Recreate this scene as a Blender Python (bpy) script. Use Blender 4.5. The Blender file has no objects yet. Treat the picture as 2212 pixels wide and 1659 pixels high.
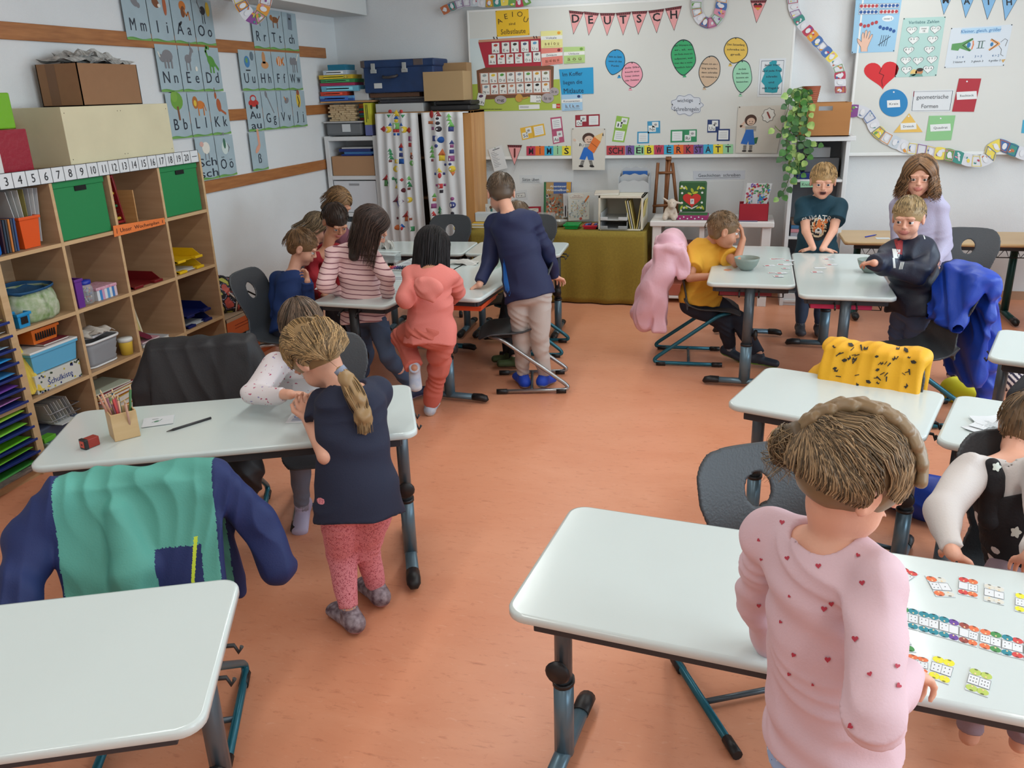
import bpy,bmesh,math,random
import numpy as np
from mathutils import Vector,Matrix
from mathutils.bvhtree import BVHTree
random.seed(7)
SC=bpy.context.scene
COL=SC.collection
CAMH,YAW,PITCH,ROLL,FPX=1.75,math.radians(15.529),math.radians(19.5704),math.radians(1.788),1783.03
IW,IH=2212.0,1659.0
_cy,_sy,_cp,_sp=math.cos(YAW),math.sin(YAW),math.cos(PITCH),math.sin(PITCH)
CF=Vector((-_sy*_cp,_cy*_cp,-_sp));_r=Vector((_cy,_sy,0));_d=CF.cross(_r)
CR=_r*math.cos(ROLL)+_d*math.sin(ROLL);CD=-_r*math.sin(ROLL)+_d*math.cos(ROLL)
CAMP=Vector((0,0,CAMH))
cam=bpy.data.objects.new('camera',bpy.data.cameras.new('camera'));COL.objects.link(cam)
mw=Matrix((CR,-CD,-CF)).transposed().to_4x4();mw.translation=CAMP
cam.matrix_world=mw
cam.data.sensor_width=36.0;cam.data.lens=36.0*FPX/IW;cam.data.clip_start=0.02
SC.camera=cam
SC.view_settings.view_transform='Standard';SC.view_settings.look='None'
SC.view_settings.gamma=1.0;SC.view_settings.use_curve_mapping=False
SC.view_settings.exposure=-0.16
wd=bpy.data.worlds.new('sky');SC.world=wd;wd.use_nodes=True
wd.node_tree.nodes['Background'].inputs[0].default_value=(0.62,0.75,0.95,1)
wd.node_tree.nodes['Background'].inputs[1].default_value=1.2
XL,YB,XR,YF,ZC=-3.66,7.5,3.9,-2.4,3.0
LAMPS=[(x,y) for x in (-1.35,1.1) for y in (-0.9,1.0,2.9,4.8,6.4)]
LAMP_W=12.5;WINDOW_W=62.0
def area(name,loc,rot,sx,sy,power,color):
 l=bpy.data.lights.new(name,'AREA');l.shape='RECTANGLE';l.size=sx;l.size_y=sy
 l.energy=power;l.color=color
 o=bpy.data.objects.new(name,l);COL.objects.link(o);o.location=loc;o.rotation_euler=rot
 return o
for (lx,ly) in LAMPS:
 area('tube_light',(lx,ly,2.74),(0,0,0),0.16,1.25,LAMP_W,(0.96,1.0,0.97))
for wy in (0.2,2.6,5.0):
 area('window_daylight',(XR-0.03,wy,1.75),(0,math.radians(90),0),1.3,1.7,WINDOW_W,(0.74,0.90,1.0))
SC.cycles.max_bounces=8;SC.cycles.diffuse_bounces=4;SC.cycles.glossy_bounces=3
SC.cycles.transmission_bounces=6;SC.cycles.transparent_max_bounces=8
def ray(u,v):return CR*((u-IW/2)/FPX)+CD*((v-IH/2)/FPX)+CF
def P(u,v,x=None,y=None,z=None):
 """world point seen at photo pixel (u, v) on the plane x=, y= or z="""
 w=ray(u,v)
 k,c=(0,x) if x is not None else ((1,y) if y is not None else (2,z))
 return CAMP+w*((c-CAMP[k])/w[k])
def V(*a):return Vector(a)
def px_of(p):
 q=Vector(p)-CAMP;f=q.dot(CF)
 return IW/2+FPX*q.dot(CR)/f,IH/2+FPX*q.dot(CD)/f
def lin(c):
 out=[]
 for k in c:
  k=k/255.0
  out.append(k/12.92 if k<=0.04045 else ((k+0.055)/1.055)**2.4)
 return tuple(out)
_M={}
def M(rgb,rough=0.55,metal=0.0,var=0.0,scale=12.0,bump=0.0,bscale=60.0,spec=0.5,alpha=1.0,trans=0.0,stretch=None,sheen=0.0,rgb2=None):
 """procedural principled material; rgb in 0-255 display values"""
 key=(tuple(rgb),rough,metal,var,scale,bump,bscale,spec,alpha,trans,stretch,sheen,rgb2)
 if key in _M:return _M[key]
 m=bpy.data.materials.new('mat_%03d'%len(_M));m.use_nodes=True
 nt=m.node_tree;b=nt.nodes['Principled BSDF']
 c=lin(rgb)
 b.inputs['Base Color'].default_value=(*c,1);b.inputs['Roughness'].default_value=rough
 b.inputs['Metallic'].default_value=metal;b.inputs['Specular IOR Level'].default_value=spec
 if alpha<1:b.inputs['Alpha'].default_value=alpha
 if trans>0:b.inputs['Transmission Weight'].default_value=trans
 if sheen>0:b.inputs['Sheen Weight'].default_value=sheen
 if var>0 or bump>0:
  tc=nt.nodes.new('ShaderNodeTexCoord');mp=nt.nodes.new('ShaderNodeMapping')
  nt.links.new(tc.outputs['Object'],mp.inputs[0])
  if stretch:mp.inputs['Scale'].default_value=stretch
 if var>0:
  n=nt.nodes.new('ShaderNodeTexNoise');n.inputs['Scale'].default_value=scale;n.inputs['Detail'].default_value=4
  r=nt.nodes.new('ShaderNodeMix');r.data_type='RGBA'
  c2=lin(rgb2) if rgb2 else tuple(x*(1-var) for x in c)
  c1=c if rgb2 else tuple(min(1,x*(1+var*0.6)) for x in c)
  r.inputs[6].default_value=(*c1,1);r.inputs[7].default_value=(*c2,1)
  mr=nt.nodes.new('ShaderNodeMapRange');mr.inputs[1].default_value=0.3;mr.inputs[2].default_value=0.7
  nt.links.new(mp.outputs[0],n.inputs['Vector']);nt.links.new(n.outputs[0],mr.inputs[0])
  nt.links.new(mr.outputs[0],r.inputs[0]);nt.links.new(r.outputs[2],b.inputs['Base Color'])
 if bump>0:
  n=nt.nodes.new('ShaderNodeTexNoise');n.inputs['Scale'].default_value=bscale;n.inputs['Detail'].default_value=3
  bp=nt.nodes.new('ShaderNodeBump');bp.inputs['Strength'].default_value=bump;bp.inputs['Distance'].default_value=0.01
  nt.links.new(mp.outputs[0],n.inputs['Vector']);nt.links.new(n.outputs[0],bp.inputs['Height'])
  nt.links.new(bp.outputs[0],b.inputs['Normal'])
 _M[key]=m
 return m
def wood(rgb,rgb2,stretch=(1,1,14),rough=0.5,scale=3.0):
 return M(rgb,rough,var=0.5,scale=scale,stretch=stretch,rgb2=rgb2)
WHITE=(222,226,224)
def mark(o,label=None,cat=None,group=None,kind=None):
 if label:o['label']=label
 if cat:o['category']=cat
 if group:o['group']=group
 if kind:o['kind']=kind
 return o
def empty(name,loc=(0,0,0),rz=0.0,label=None,cat=None,group=None,rot=None):
 o=bpy.data.objects.new(name,None);COL.objects.link(o);o.empty_display_size=0.05
 o.location=loc;o.rotation_euler=rot if rot else (0,0,rz)
 return mark(o,label,cat,group)
def copy_tree(o,parent=None):
 c=o.copy();COL.objects.link(c);c.parent=parent
 if parent is not None:c.matrix_parent_inverse=o.matrix_parent_inverse.copy()
 for ch in list(o.children):copy_tree(ch,c)
 return c
class MB:
 """collects shapes into one mesh"""
 def __init__(s):s.v=[];s.f=[];s.m=[];s.mats=[];s.mi=0;s.sm=[];s.smooth=False
 def mat(s,m):
  if m not in s.mats:s.mats.append(m)
  s.mi=s.mats.index(m);return s
 def add(s,vs,fs,T=None,smooth=None):
  o=len(s.v)
  for p in vs:
   p=Vector(p);s.v.append(tuple(T@p) if T is not None else tuple(p))
  for f in fs:s.f.append([i+o for i in f]);s.m.append(s.mi);s.sm.append(s.smooth if smooth is None else smooth)
  return s
 def box(s,x0,x1,y0,y1,z0,z1,T=None):
  vs=[(x,y,z) for z in (z0,z1) for y in (y0,y1) for x in (x0,x1)]
  return s.add(vs,[(0,2,3,1),(4,5,7,6),(0,1,5,4),(2,6,7,3),(0,4,6,2),(1,3,7,5)],T,False)
 def rbox(s,x0,x1,y0,y1,z0,z1,r=0.004,T=None,seg=2):
  bm=bmesh.new();bmesh.ops.create_cube(bm,size=1.0)
  for v in bm.verts:v.co=Vector(((x0+x1)/2+v.co.x*(x1-x0),(y0+y1)/2+v.co.y*(y1-y0),(z0+z1)/2+v.co.z*(z1-z0)))
  r=min(r,0.45*min(abs(x1-x0),abs(y1-y0),abs(z1-z0)))
  bmesh.ops.bevel(bm,geom=list(bm.edges),offset=r,segments=seg,affect='EDGES',profile=0.5)
  bm.verts.index_update()
  s.add([v.co.copy() for v in bm.verts],[[v.index for v in f.verts] for f in bm.faces],T,False);bm.free()
  return s
 def prism(s,pts,z0,z1,T=None,smooth=False):
  n=len(pts)
  vs=[(p[0],p[1],z0) for p in pts]+[(p[0],p[1],z1) for p in pts]
  fs=[list(range(n))[::-1],list(range(n,2*n))]
  s.add(vs,fs,T,False)
  o=len(s.v)-2*n
  for i in range(n):
   j=(i+1)%n;s.f.append([o+i,o+j,o+n+j,o+n+i]);s.m.append(s.mi);s.sm.append(smooth)
  return s
 def tube(s,pts,r,seg=10,T=None,caps=True,flat=1.0,up=None):
  pts=[Vector(p) for p in pts];rs=r if isinstance(r,(list,tuple)) else [r]*len(pts)
  n=len(pts);vs=[];prev=None
  for i,p in enumerate(pts):
   d=(pts[min(i+1,n-1)]-pts[max(i-1,0)]).normalized()
   if prev is None:
    a=Vector(up) if up else (Vector((0,0,1)) if abs(d.z)<0.9 else Vector((1,0,0)))
    x=a.cross(d).normalized()
   else :
    x=(prev-d*prev.dot(d)).normalized()
   prev=x;y=d.cross(x)
   for k in range(seg):
    t=2*math.pi*k/seg
    vs.append(p+x*(rs[i]*math.cos(t))+y*(rs[i]*flat*math.sin(t)))
  fs=[[i*seg+k,i*seg+(k+1)%seg,(i+1)*seg+(k+1)%seg,(i+1)*seg+k] for i in range(n-1) for k in range(seg)]
  s.add(vs,fs,T,True)
  if caps:
   o=len(s.v)-n*seg
   s.f.append([o+k for k in range(seg)][::-1]);s.m.append(s.mi);s.sm.append(False)
   s.f.append([o+(n-1)*seg+k for k in range(seg)]);s.m.append(s.mi);s.sm.append(False)
  return s
 def lathe(s,prof,seg=24,T=None,smooth=True):
  n=len(prof);vs=[(r*math.cos(2*math.pi*k/seg),r*math.sin(2*math.pi*k/seg),z) for (r,z) in prof for k in range(seg)]
  fs=[[i*seg+k,i*seg+(k+1)%seg,(i+1)*seg+(k+1)%seg,(i+1)*seg+k] for i in range(n-1) for k in range(seg)]
  s.add(vs,fs,T,smooth)
  o=len(s.v)-n*seg
  if prof[0][0]>1e-5:s.f.append([o+k for k in range(seg)][::-1]);s.m.append(s.mi);s.sm.append(False)
  if prof[-1][0]>1e-5:s.f.append([o+(n-1)*seg+k for k in range(seg)]);s.m.append(s.mi);s.sm.append(False)
  return s
 def grid(s,fn,nu,nv,T=None):
  vs=[fn(i/(nu-1),j/(nv-1)) for i in range(nu) for j in range(nv)]
  fs=[[i*nv+j,(i+1)*nv+j,(i+1)*nv+j+1,i*nv+j+1] for i in range(nu-1) for j in range(nv-1)]
  return s.add(vs,fs,T,True)
 def build(s,name,parent=None,mat=None,world=False,origin=None):
  """world=True: vertices are in world space, origin moved to the base centre"""
  me=bpy.data.meshes.new(name)
  vs=np.array(s.v,float).reshape(-1,3)
  loc=Vector((0,0,0))
  if world:
   if origin is None:
    lo,hi=vs.min(0),vs.max(0);loc=Vector(((lo[0]+hi[0])/2,(lo[1]+hi[1])/2,lo[2]))
   else :loc=Vector(origin)
   vs=vs-np.array(loc)
  me.from_pydata(vs.tolist(),[],s.f)
  if mat is not None and not s.mats:s.mats=[mat]
  for m in s.mats:me.materials.append(m)
  if s.mats:me.polygons.foreach_set('material_index',s.m)
  me.polygons.foreach_set('use_smooth',s.sm)
  me.update()
  o=bpy.data.objects.new(name,me);COL.objects.link(o)
  if parent is not None:
   o.parent=parent
   if world:
    q,pl=parent,Vector((0,0,0))
    while q is not None:pl+=q.location;q=q.parent
    o.location=loc-pl
  else :o.location=loc
  return o
def solid(o,t,off=0.0):
 md=o.modifiers.new('solid','SOLIDIFY');md.thickness=t;md.offset=off;return o
def rrect(w,h,r,seg=6,cx=0,cy=0):
 out=[]
 for (sx,sy,a0) in ((1,1,0),(-1,1,90),(-1,-1,180),(1,-1,270)):
  for k in range(seg+1):
   a=math.radians(a0+90*k/seg)
   out.append((cx+sx*(w/2-r)+r*math.cos(a),cy+sy*(h/2-r)+r*math.sin(a)))
 return out
def TR(loc=(0,0,0),rz=0,rx=0,ry=0):
 return Matrix.Translation(loc)@Matrix.Rotation(rz,4,'Z')@Matrix.Rotation(ry,4,'Y')@Matrix.Rotation(rx,4,'X')
rad=math.radians
_G={}
def glyphs(text,bold=0.0):
 """flat lettering outline: height of capitals = 1, left edge at 0"""
 key=(text,bold)
 if key in _G:return _G[key]
 cu=bpy.data.curves.new('t','FONT');cu.body=text;cu.size=1.37;cu.resolution_u=2;cu.fill_mode='FRONT'
 cu.offset=bold
 ob=bpy.data.objects.new('t',cu)
 me=bpy.data.meshes.new_from_object(ob)
 vs=[(v.co.x,v.co.y) for v in me.vertices];fs=[list(p.vertices) for p in me.polygons]
 w=max([v[0] for v in vs],default=0)
 bpy.data.objects.remove(ob);bpy.data.curves.remove(cu);bpy.data.meshes.remove(me)
 _G[key]=(vs,fs,w)
 return _G[key]
INK=(28,30,36)
class Art:
 """flat artwork; shapes are given in (u, v) and mapped onto a real surface by mp(u, v), lifted along n layer by layer"""
 STEP=0.0005
 def __init__(s,mp,n,vdown=True,rough=0.55):
  s.mp=mp;s.n=Vector(n);s.b=MB();s.vd=-1 if vdown else 1;s.rough=rough
 def M(s,c):return c if isinstance(c,bpy.types.Material) else M(tuple(c),s.rough)
 def poly(s,pts,c,L=0):
  s.b.mat(s.M(c));off=s.n*(s.STEP*(L+1))
  s.b.add([s.mp(*p)+off for p in pts],[list(range(len(pts)))]);return s
 def sheet(s,pts,c,t=0.0008,back=0.0):
  """paper with real thickness, front face at layer 0"""
  n=len(pts);s.b.mat(s.M(c));f=[s.mp(*p)+s.n*(s.STEP*0.9) for p in pts];bk=[p-s.n*(t+back) for p in f]
  s.b.add(f+bk,[list(range(n)),list(range(2*n-1,n-1,-1))]+[[i,n+i,n+(i+1)%n,(i+1)%n] for i in range(n)]);return s
 def rect(s,cx,cy,w,h,c,L=0,ang=0):
  ca,sa=math.cos(rad(ang)),math.sin(rad(ang))
  return s.poly([(cx+x*ca-y*sa,cy+x*sa+y*ca) for x,y in ((-w/2,-h/2),(w/2,-h/2),(w/2,h/2),(-w/2,h/2))],c,L)
 def ell(s,cx,cy,rx,ry,c,L=0,ang=0,n=20,a0=0,a1=360):
  ca,sa=math.cos(rad(ang)),math.sin(rad(ang));pts=[]
  for k in range(n if a1-a0>=360 else n+1):
   t=rad(a0+(a1-a0)*k/n);x,y=rx*math.cos(t),ry*math.sin(t);pts.append((cx+x*ca-y*sa,cy+x*sa+y*ca))
  return s.poly(pts,c,L)
 def line(s,pts,w,c,L=1,closed=False):
  s.b.mat(s.M(c));off=s.n*(s.STEP*(L+1));pts=list(pts)
  if closed:pts=pts+[pts[0]]
  for (a,b) in zip(pts,pts[1:]):
   dx,dy=b[0]-a[0],b[1]-a[1];l=math.hypot(dx,dy) or 1;nx,ny=-dy/l*w/2,dx/l*w/2;ex,ey=dx/l*w*.3,dy/l*w*.3
   s.b.add([s.mp(*q)+off for q in ((a[0]+nx-ex,a[1]+ny-ey),(b[0]+nx+ex,b[1]+ny+ey),(b[0]-nx+ex,b[1]-ny+ey),(a[0]-nx-ex,a[1]-ny-ey))],[[0,1,2,3]])
  return s
 def text(s,t,cx,cy,h,c=INK,L=2,ang=0,w=None,bold=0.0,align='C',sx=1.0):
  """centre (cx, cy), capital height h, optional total width w"""
  vs,fs,tw=glyphs(t,bold)
  if tw<=0:return s
  k=(w/(tw*h)) if w else sx
  ca,sa=math.cos(rad(ang)),math.sin(rad(ang));off=s.n*(s.STEP*(L+1));s.b.mat(s.M(c));out=[]
  x0={'C':-tw/2,'L':0,'R':-tw}[align]
  for (x,y) in vs:
   X=(x+x0)*h*k;Y=s.vd*(y-0.5)*h
   out.append(s.mp(cx+X*ca-Y*sa,cy+X*sa+Y*ca)+off)
  s.b.add(out,fs);return s
 def scribble(s,cx,cy,w,h,c=INK,L=2,rows=1,lw=None,ang=0,seed=0):
  """illegible small print: short dashes in rows"""
  rnd=random.Random(int(cx*31+cy*17)+seed);ca,sa=math.cos(rad(ang)),math.sin(rad(ang))
  for r in range(rows):
   y=-h/2+h*(r+.5)/rows;x=-w/2;lw_=lw or h/rows*.28
   while x<w/2:
    l=min(rnd.uniform(.05,.14)*w,w/2-x);a,b=(x,y),(x+l*.8,y)
    s.line([(cx+a[0]*ca-a[1]*sa,cy+a[0]*sa+a[1]*ca),(cx+b[0]*ca-b[1]*sa,cy+b[0]*sa+b[1]*ca)],lw_,c,L);x+=l
  return s
 def build(s,name,label=None,cat=None,group=None,parent=None,local=False):
  pts=np.array(s.b.v);o=s.b.build(name,parent) if local else s.b.build(name,parent,world=True,origin=tuple((pts.min(0)+pts.max(0))/2))
  return mark(o,label,cat,group)
def heart(cx,cy,w,h,n=24,ang=0):
 pts=[]
 for k in range(n):
  t=2*math.pi*k/n;x=16*math.sin(t)**3/32*w;y=-(13*math.cos(t)-5*math.cos(2*t)-2*math.cos(3*t)-math.cos(4*t))/29*h
  ca,sa=math.cos(rad(ang)),math.sin(rad(ang));pts.append((cx+x*ca-y*sa,cy+x*sa+y*ca))
 return pts
def quadf(tl,tr,br,bl):
 """bilinear local (0-1, 0-1) -> photo pixels of a sheet's four corners"""
 def f(a,b):
  return (tl[0]*(1-a)*(1-b)+tr[0]*a*(1-b)+br[0]*a*b+bl[0]*(1-a)*b,tl[1]*(1-a)*(1-b)+tr[1]*a*(1-b)+br[1]*a*b+bl[1]*(1-a)*b)
 return f
def _n(v):v=np.asarray(v,float);return v/np.linalg.norm(v)
class Blob:
 """smooth union / subtraction of primitives, meshed on a regular grid"""
 def __init__(s,h=0.006):s.h=h;s.p=[];s.wr=None;s.tw=1.0
 def _put(s,fn,lo,hi,k,op,mat):s.p.append((fn,np.minimum(lo,hi),np.maximum(lo,hi),k,op,mat));return s
 def cone(s,a,b,ra,rb=None,k=0.01,op='u',mat=0,cap=(False,False)):
  a=np.array(a,float);b=np.array(b,float);rb=ra if rb is None else rb
  ab=b-a;L2=max(ab@ab,1e-12);u=ab/math.sqrt(L2)
  def fn(X,Y,Z):
   qx,qy,qz=X-a[0],Y-a[1],Z-a[2];t=np.clip((qx*ab[0]+qy*ab[1]+qz*ab[2])/L2,0,1)
   d=np.sqrt((qx-t*ab[0])**2+(qy-t*ab[1])**2+(qz-t*ab[2])**2)-(ra+t*(rb-ra))
   if cap[0]:d=np.maximum(d,-(qx*u[0]+qy*u[1]+qz*u[2]))
   if cap[1]:d=np.maximum(d,(X-b[0])*u[0]+(Y-b[1])*u[1]+(Z-b[2])*u[2])
   return d
  R=max(ra,rb);return s._put(fn,np.minimum(a,b)-R,np.maximum(a,b)+R,k,op,mat)
 def chain(s,pts,rs,k=0.01,op='u',mat=0,cap=(False,False)):
  for i in range(len(pts)-1):s.cone(pts[i],pts[i+1],rs[i],rs[i+1],k,op,mat,(cap[0] and i==0,cap[1] and i==len(pts)-2))
  return s
 def ell(s,c,r,R=None,k=0.01,op='u',mat=0):
  c=np.array(c,float);r=np.array(r,float);R=np.eye(3) if R is None else np.array(R,float)
  def fn(X,Y,Z):
   q=[X-c[0],Y-c[1],Z-c[2]];l=[q[0]*R[i][0]+q[1]*R[i][1]+q[2]*R[i][2] for i in range(3)]
   k0=np.sqrt(sum((l[i]/r[i])**2 for i in range(3)));k1=np.sqrt(sum((l[i]/r[i]**2)**2 for i in range(3)))
   return k0*(k0-1)/np.maximum(k1,1e-6)
  e=np.sqrt(((R*r[:,None])**2).sum(0));return s._put(fn,c-e,c+e,k,op,mat)
 def tors(s,a,b,wa,da,wb,db,side,k=0.02,op='u',mat=0,cap=(False,False)):
  wa,wb=wa*s.tw,wb*s.tw
  """elliptic tapered capsule: half width w along side, half depth d across"""
  a=np.array(a,float);b=np.array(b,float);ab=b-a;L2=ab@ab;u=ab/math.sqrt(L2)
  sd=np.array(side,float);sd=_n(sd-u*(sd@u));fr=np.cross(u,sd)
  def fn(X,Y,Z):
   qx,qy,qz=X-a[0],Y-a[1],Z-a[2];t=np.clip((qx*ab[0]+qy*ab[1]+qz*ab[2])/L2,0,1)
   ex,ey,ez=qx-t*ab[0],qy-t*ab[1],qz-t*ab[2];w=wa+t*(wb-wa);d=da+t*(db-da)
   x=ex*sd[0]+ey*sd[1]+ez*sd[2];y=ex*fr[0]+ey*fr[1]+ez*fr[2];z=ex*u[0]+ey*u[1]+ez*u[2]
   k0=np.sqrt((x/w)**2+(y/d)**2+(z/d)**2);k1=np.sqrt((x/w**2)**2+(y/d**2)**2+(z/d**2)**2)
   o=k0*(k0-1)/np.maximum(k1,1e-5)
   if cap[0]:o=np.maximum(o,-(qx*u[0]+qy*u[1]+qz*u[2]))
   if cap[1]:o=np.maximum(o,(X-b[0])*u[0]+(Y-b[1])*u[1]+(Z-b[2])*u[2])
   return o
  R=max(wa,wb,da,db);return s._put(fn,np.minimum(a,b)-R,np.maximum(a,b)+R,k,op,mat)
 def box(s,c,hs,r,R=None,k=0.005,op='u',mat=0):
  c=np.array(c,float);hs=np.array(hs,float);R=np.eye(3) if R is None else np.array(R,float)
  def fn(X,Y,Z):
   q=[X-c[0],Y-c[1],Z-c[2]];l=[np.abs(q[0]*R[i][0]+q[1]*R[i][1]+q[2]*R[i][2])-(hs[i]-r) for i in range(3)]
   return np.sqrt(sum(np.maximum(x,0)**2 for x in l))+np.minimum(np.maximum(l[0],np.maximum(l[1],l[2])),0)-r
  e=np.sqrt(((R*hs[:,None])**2).sum(0));return s._put(fn,c-e,c+e,k,op,mat)
 def plane(s,p,n,k=0.004):
  """cut away the side n points to"""
  p=np.array(p,float);n=_n(n)
  return s._put(lambda X,Y,Z:-((X-p[0])*n[0]+(Y-p[1])*n[1]+(Z-p[2])*n[2]),p-9,p+9,k,'s',None)
 def fn(s,f,lo,hi,k=0.005,op='u',mat=0):return s._put(f,np.array(lo,float),np.array(hi,float),k,op,mat)
 def mesh(s):
  h=s.h;U=[q for q in s.p if q[4]=='u']
  lo=np.min([q[1] for q in U],axis=0)-3*h;hi=np.max([q[2] for q in U],axis=0)+3*h
  n=np.ceil((hi-lo)/h).astype(int)+1
  ax=[(lo[i]+h*np.arange(n[i])).astype(np.float32) for i in range(3)]
  F=np.full(n,0.05,np.float32);LAB=np.zeros(n,np.int8);BST=np.full(n,1e3,np.float32)
  multi=len({q[5] for q in U})>1
  for (fn,a,b,k,op,mat) in s.p:
   pad=k+3*h
   i0=np.clip(np.floor((a-pad-lo)/h).astype(int),0,n);i1=np.clip(np.ceil((b+pad-lo)/h).astype(int)+1,0,n)
   if (i1<=i0).any():continue
   sl=tuple(slice(i0[j],i1[j]) for j in range(3))
   X,Y,Z=ax[0][sl[0]][:,None,None],ax[1][sl[1]][None,:,None],ax[2][sl[2]][None,None,:]
   d=np.asarray(fn(X,Y,Z),np.float32)+np.zeros((i1-i0),np.float32);f=F[sl]
   if op=='u':
    if multi:
     m=d<BST[sl];LAB[sl][m]=mat;BST[sl][m]=d[m]
    hh=np.clip(0.5+0.5*(f-d)/k,0,1);F[sl]=f*(1-hh)+d*hh-k*hh*(1-hh)
   elif op=='s':
    d=-d;hh=np.clip(0.5-0.5*(f-d)/k,0,1);F[sl]=f*(1-hh)+d*hh+k*hh*(1-hh)
    if mat is not None:m=np.abs(d)<2*h;LAB[sl][m]=mat
  if s.wr:
   X,Y,Z=ax[0][:,None,None],ax[1][None,:,None],ax[2][None,None,:]
   band=np.abs(F)<0.03;idx=np.nonzero(band)
   F[idx]+=s.wr(ax[0][idx[0]],ax[1][idx[1]],ax[2][idx[2]]).astype(np.float32)
  S=F<0
  c=[S[dx:n[0]-1+dx,dy:n[1]-1+dy,dz:n[2]-1+dz] for dx in (0,1) for dy in (0,1) for dz in (0,1)]
  cnt=sum(x.astype(np.int8) for x in c);act=(cnt>0)&(cnt<8)
  ci=np.argwhere(act);idm=-np.ones(act.shape,np.int32);idm[act]=np.arange(len(ci))
  acc=np.zeros((len(ci),3));num=np.zeros(len(ci))
  offs=[(dx,dy,dz) for dx in (0,1) for dy in (0,1) for dz in (0,1)]
  vals=[F[ci[:,0]+o[0],ci[:,1]+o[1],ci[:,2]+o[2]] for o in offs]
  for i in range(8):
   for j in range(i+1,8):
    if sum(abs(offs[i][q]-offs[j][q]) for q in range(3))!=1:continue
    m=(vals[i]<0)!=(vals[j]<0);t=np.where(m,vals[i]/np.where(m,vals[i]-vals[j],1),0)[:,None]
    p=np.array(offs[i])+t*(np.array(offs[j])-np.array(offs[i]));acc+=np.where(m[:,None],p,0);num+=m
  vs=lo+h*(ci+acc/np.maximum(num,1)[:,None])
  faces=[]
  for a in range(3):
   b,c2=(a+1)%3,(a+2)%3
   s0=[slice(1,-1)]*3;s0[a]=slice(0,-1);s1=list(s0);s1[a]=slice(1,None)
   E=np.argwhere(S[tuple(s0)]!=S[tuple(s1)])+np.array([0 if i==a else 1 for i in range(3)])
   sg=S[E[:,0],E[:,1],E[:,2]]
   def cell(db,dc):
    o=E.copy();o[:,b]-=db;o[:,c2]-=dc;return idm[o[:,0],o[:,1],o[:,2]]
   q=np.stack([cell(1,1),cell(0,1),cell(0,0),cell(1,0)],1)
   q[~sg]=q[~sg][:,::-1];faces.append(q)
  f=np.concatenate(faces);f=f[(f>=0).all(1)]
  lab=LAB[ci[:,0],ci[:,1],ci[:,2]] if multi else None
  return vs,f,lab
 def build(s,name,mats,parent=None,world=True,extra=None,paint=None,origin=None):
  vs,f,lab=s.mesh()
  b=MB();mats=mats if isinstance(mats,list) else [mats]
  b.mats=list(mats);b.v=vs.tolist();b.f=f.tolist();b.sm=[True]*len(f)
  ml=np.zeros(len(f),int) if lab is None else lab[f[:,0]].astype(int)
  if paint is not None:ml=paint(vs[f].mean(1),ml)
  b.m=ml.tolist()
  if extra:extra(b,vs,f)
  return b.build(name,parent,world=world,origin=origin)
def wrinkle(amp,f=38.0,seed=0,dirv=(0,0,1)):
 amp*=2.2;f*=1.35
 rs=np.random.RandomState(seed);A=rs.uniform(-1,1,(4,3));A/=np.linalg.norm(A,axis=1)[:,None];ph=rs.uniform(0,6,8)
 dv=np.array(dirv,float)
 def w(X,Y,Z):
  wx=np.sin(f*.4*(A[0,0]*X+A[0,1]*Y+A[0,2]*Z)+ph[0]);wy=np.sin(f*.33*(A[1,0]*X+A[1,1]*Y+A[1,2]*Z)+ph[1])
  a=np.sin(f*(dv[0]*X+dv[1]*Y+dv[2]*Z)*.8+f*.35*(A[2,0]*X+A[2,1]*Y)+2.2*wx+ph[2])
  b=np.sin(f*.7*(A[3,0]*X+A[3,1]*Y+A[3,2]*Z)+1.8*wy+ph[3])
  return amp*(0.6*np.abs(a)*(.55+.45*wy)-.3+0.4*b)
 return w
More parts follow.
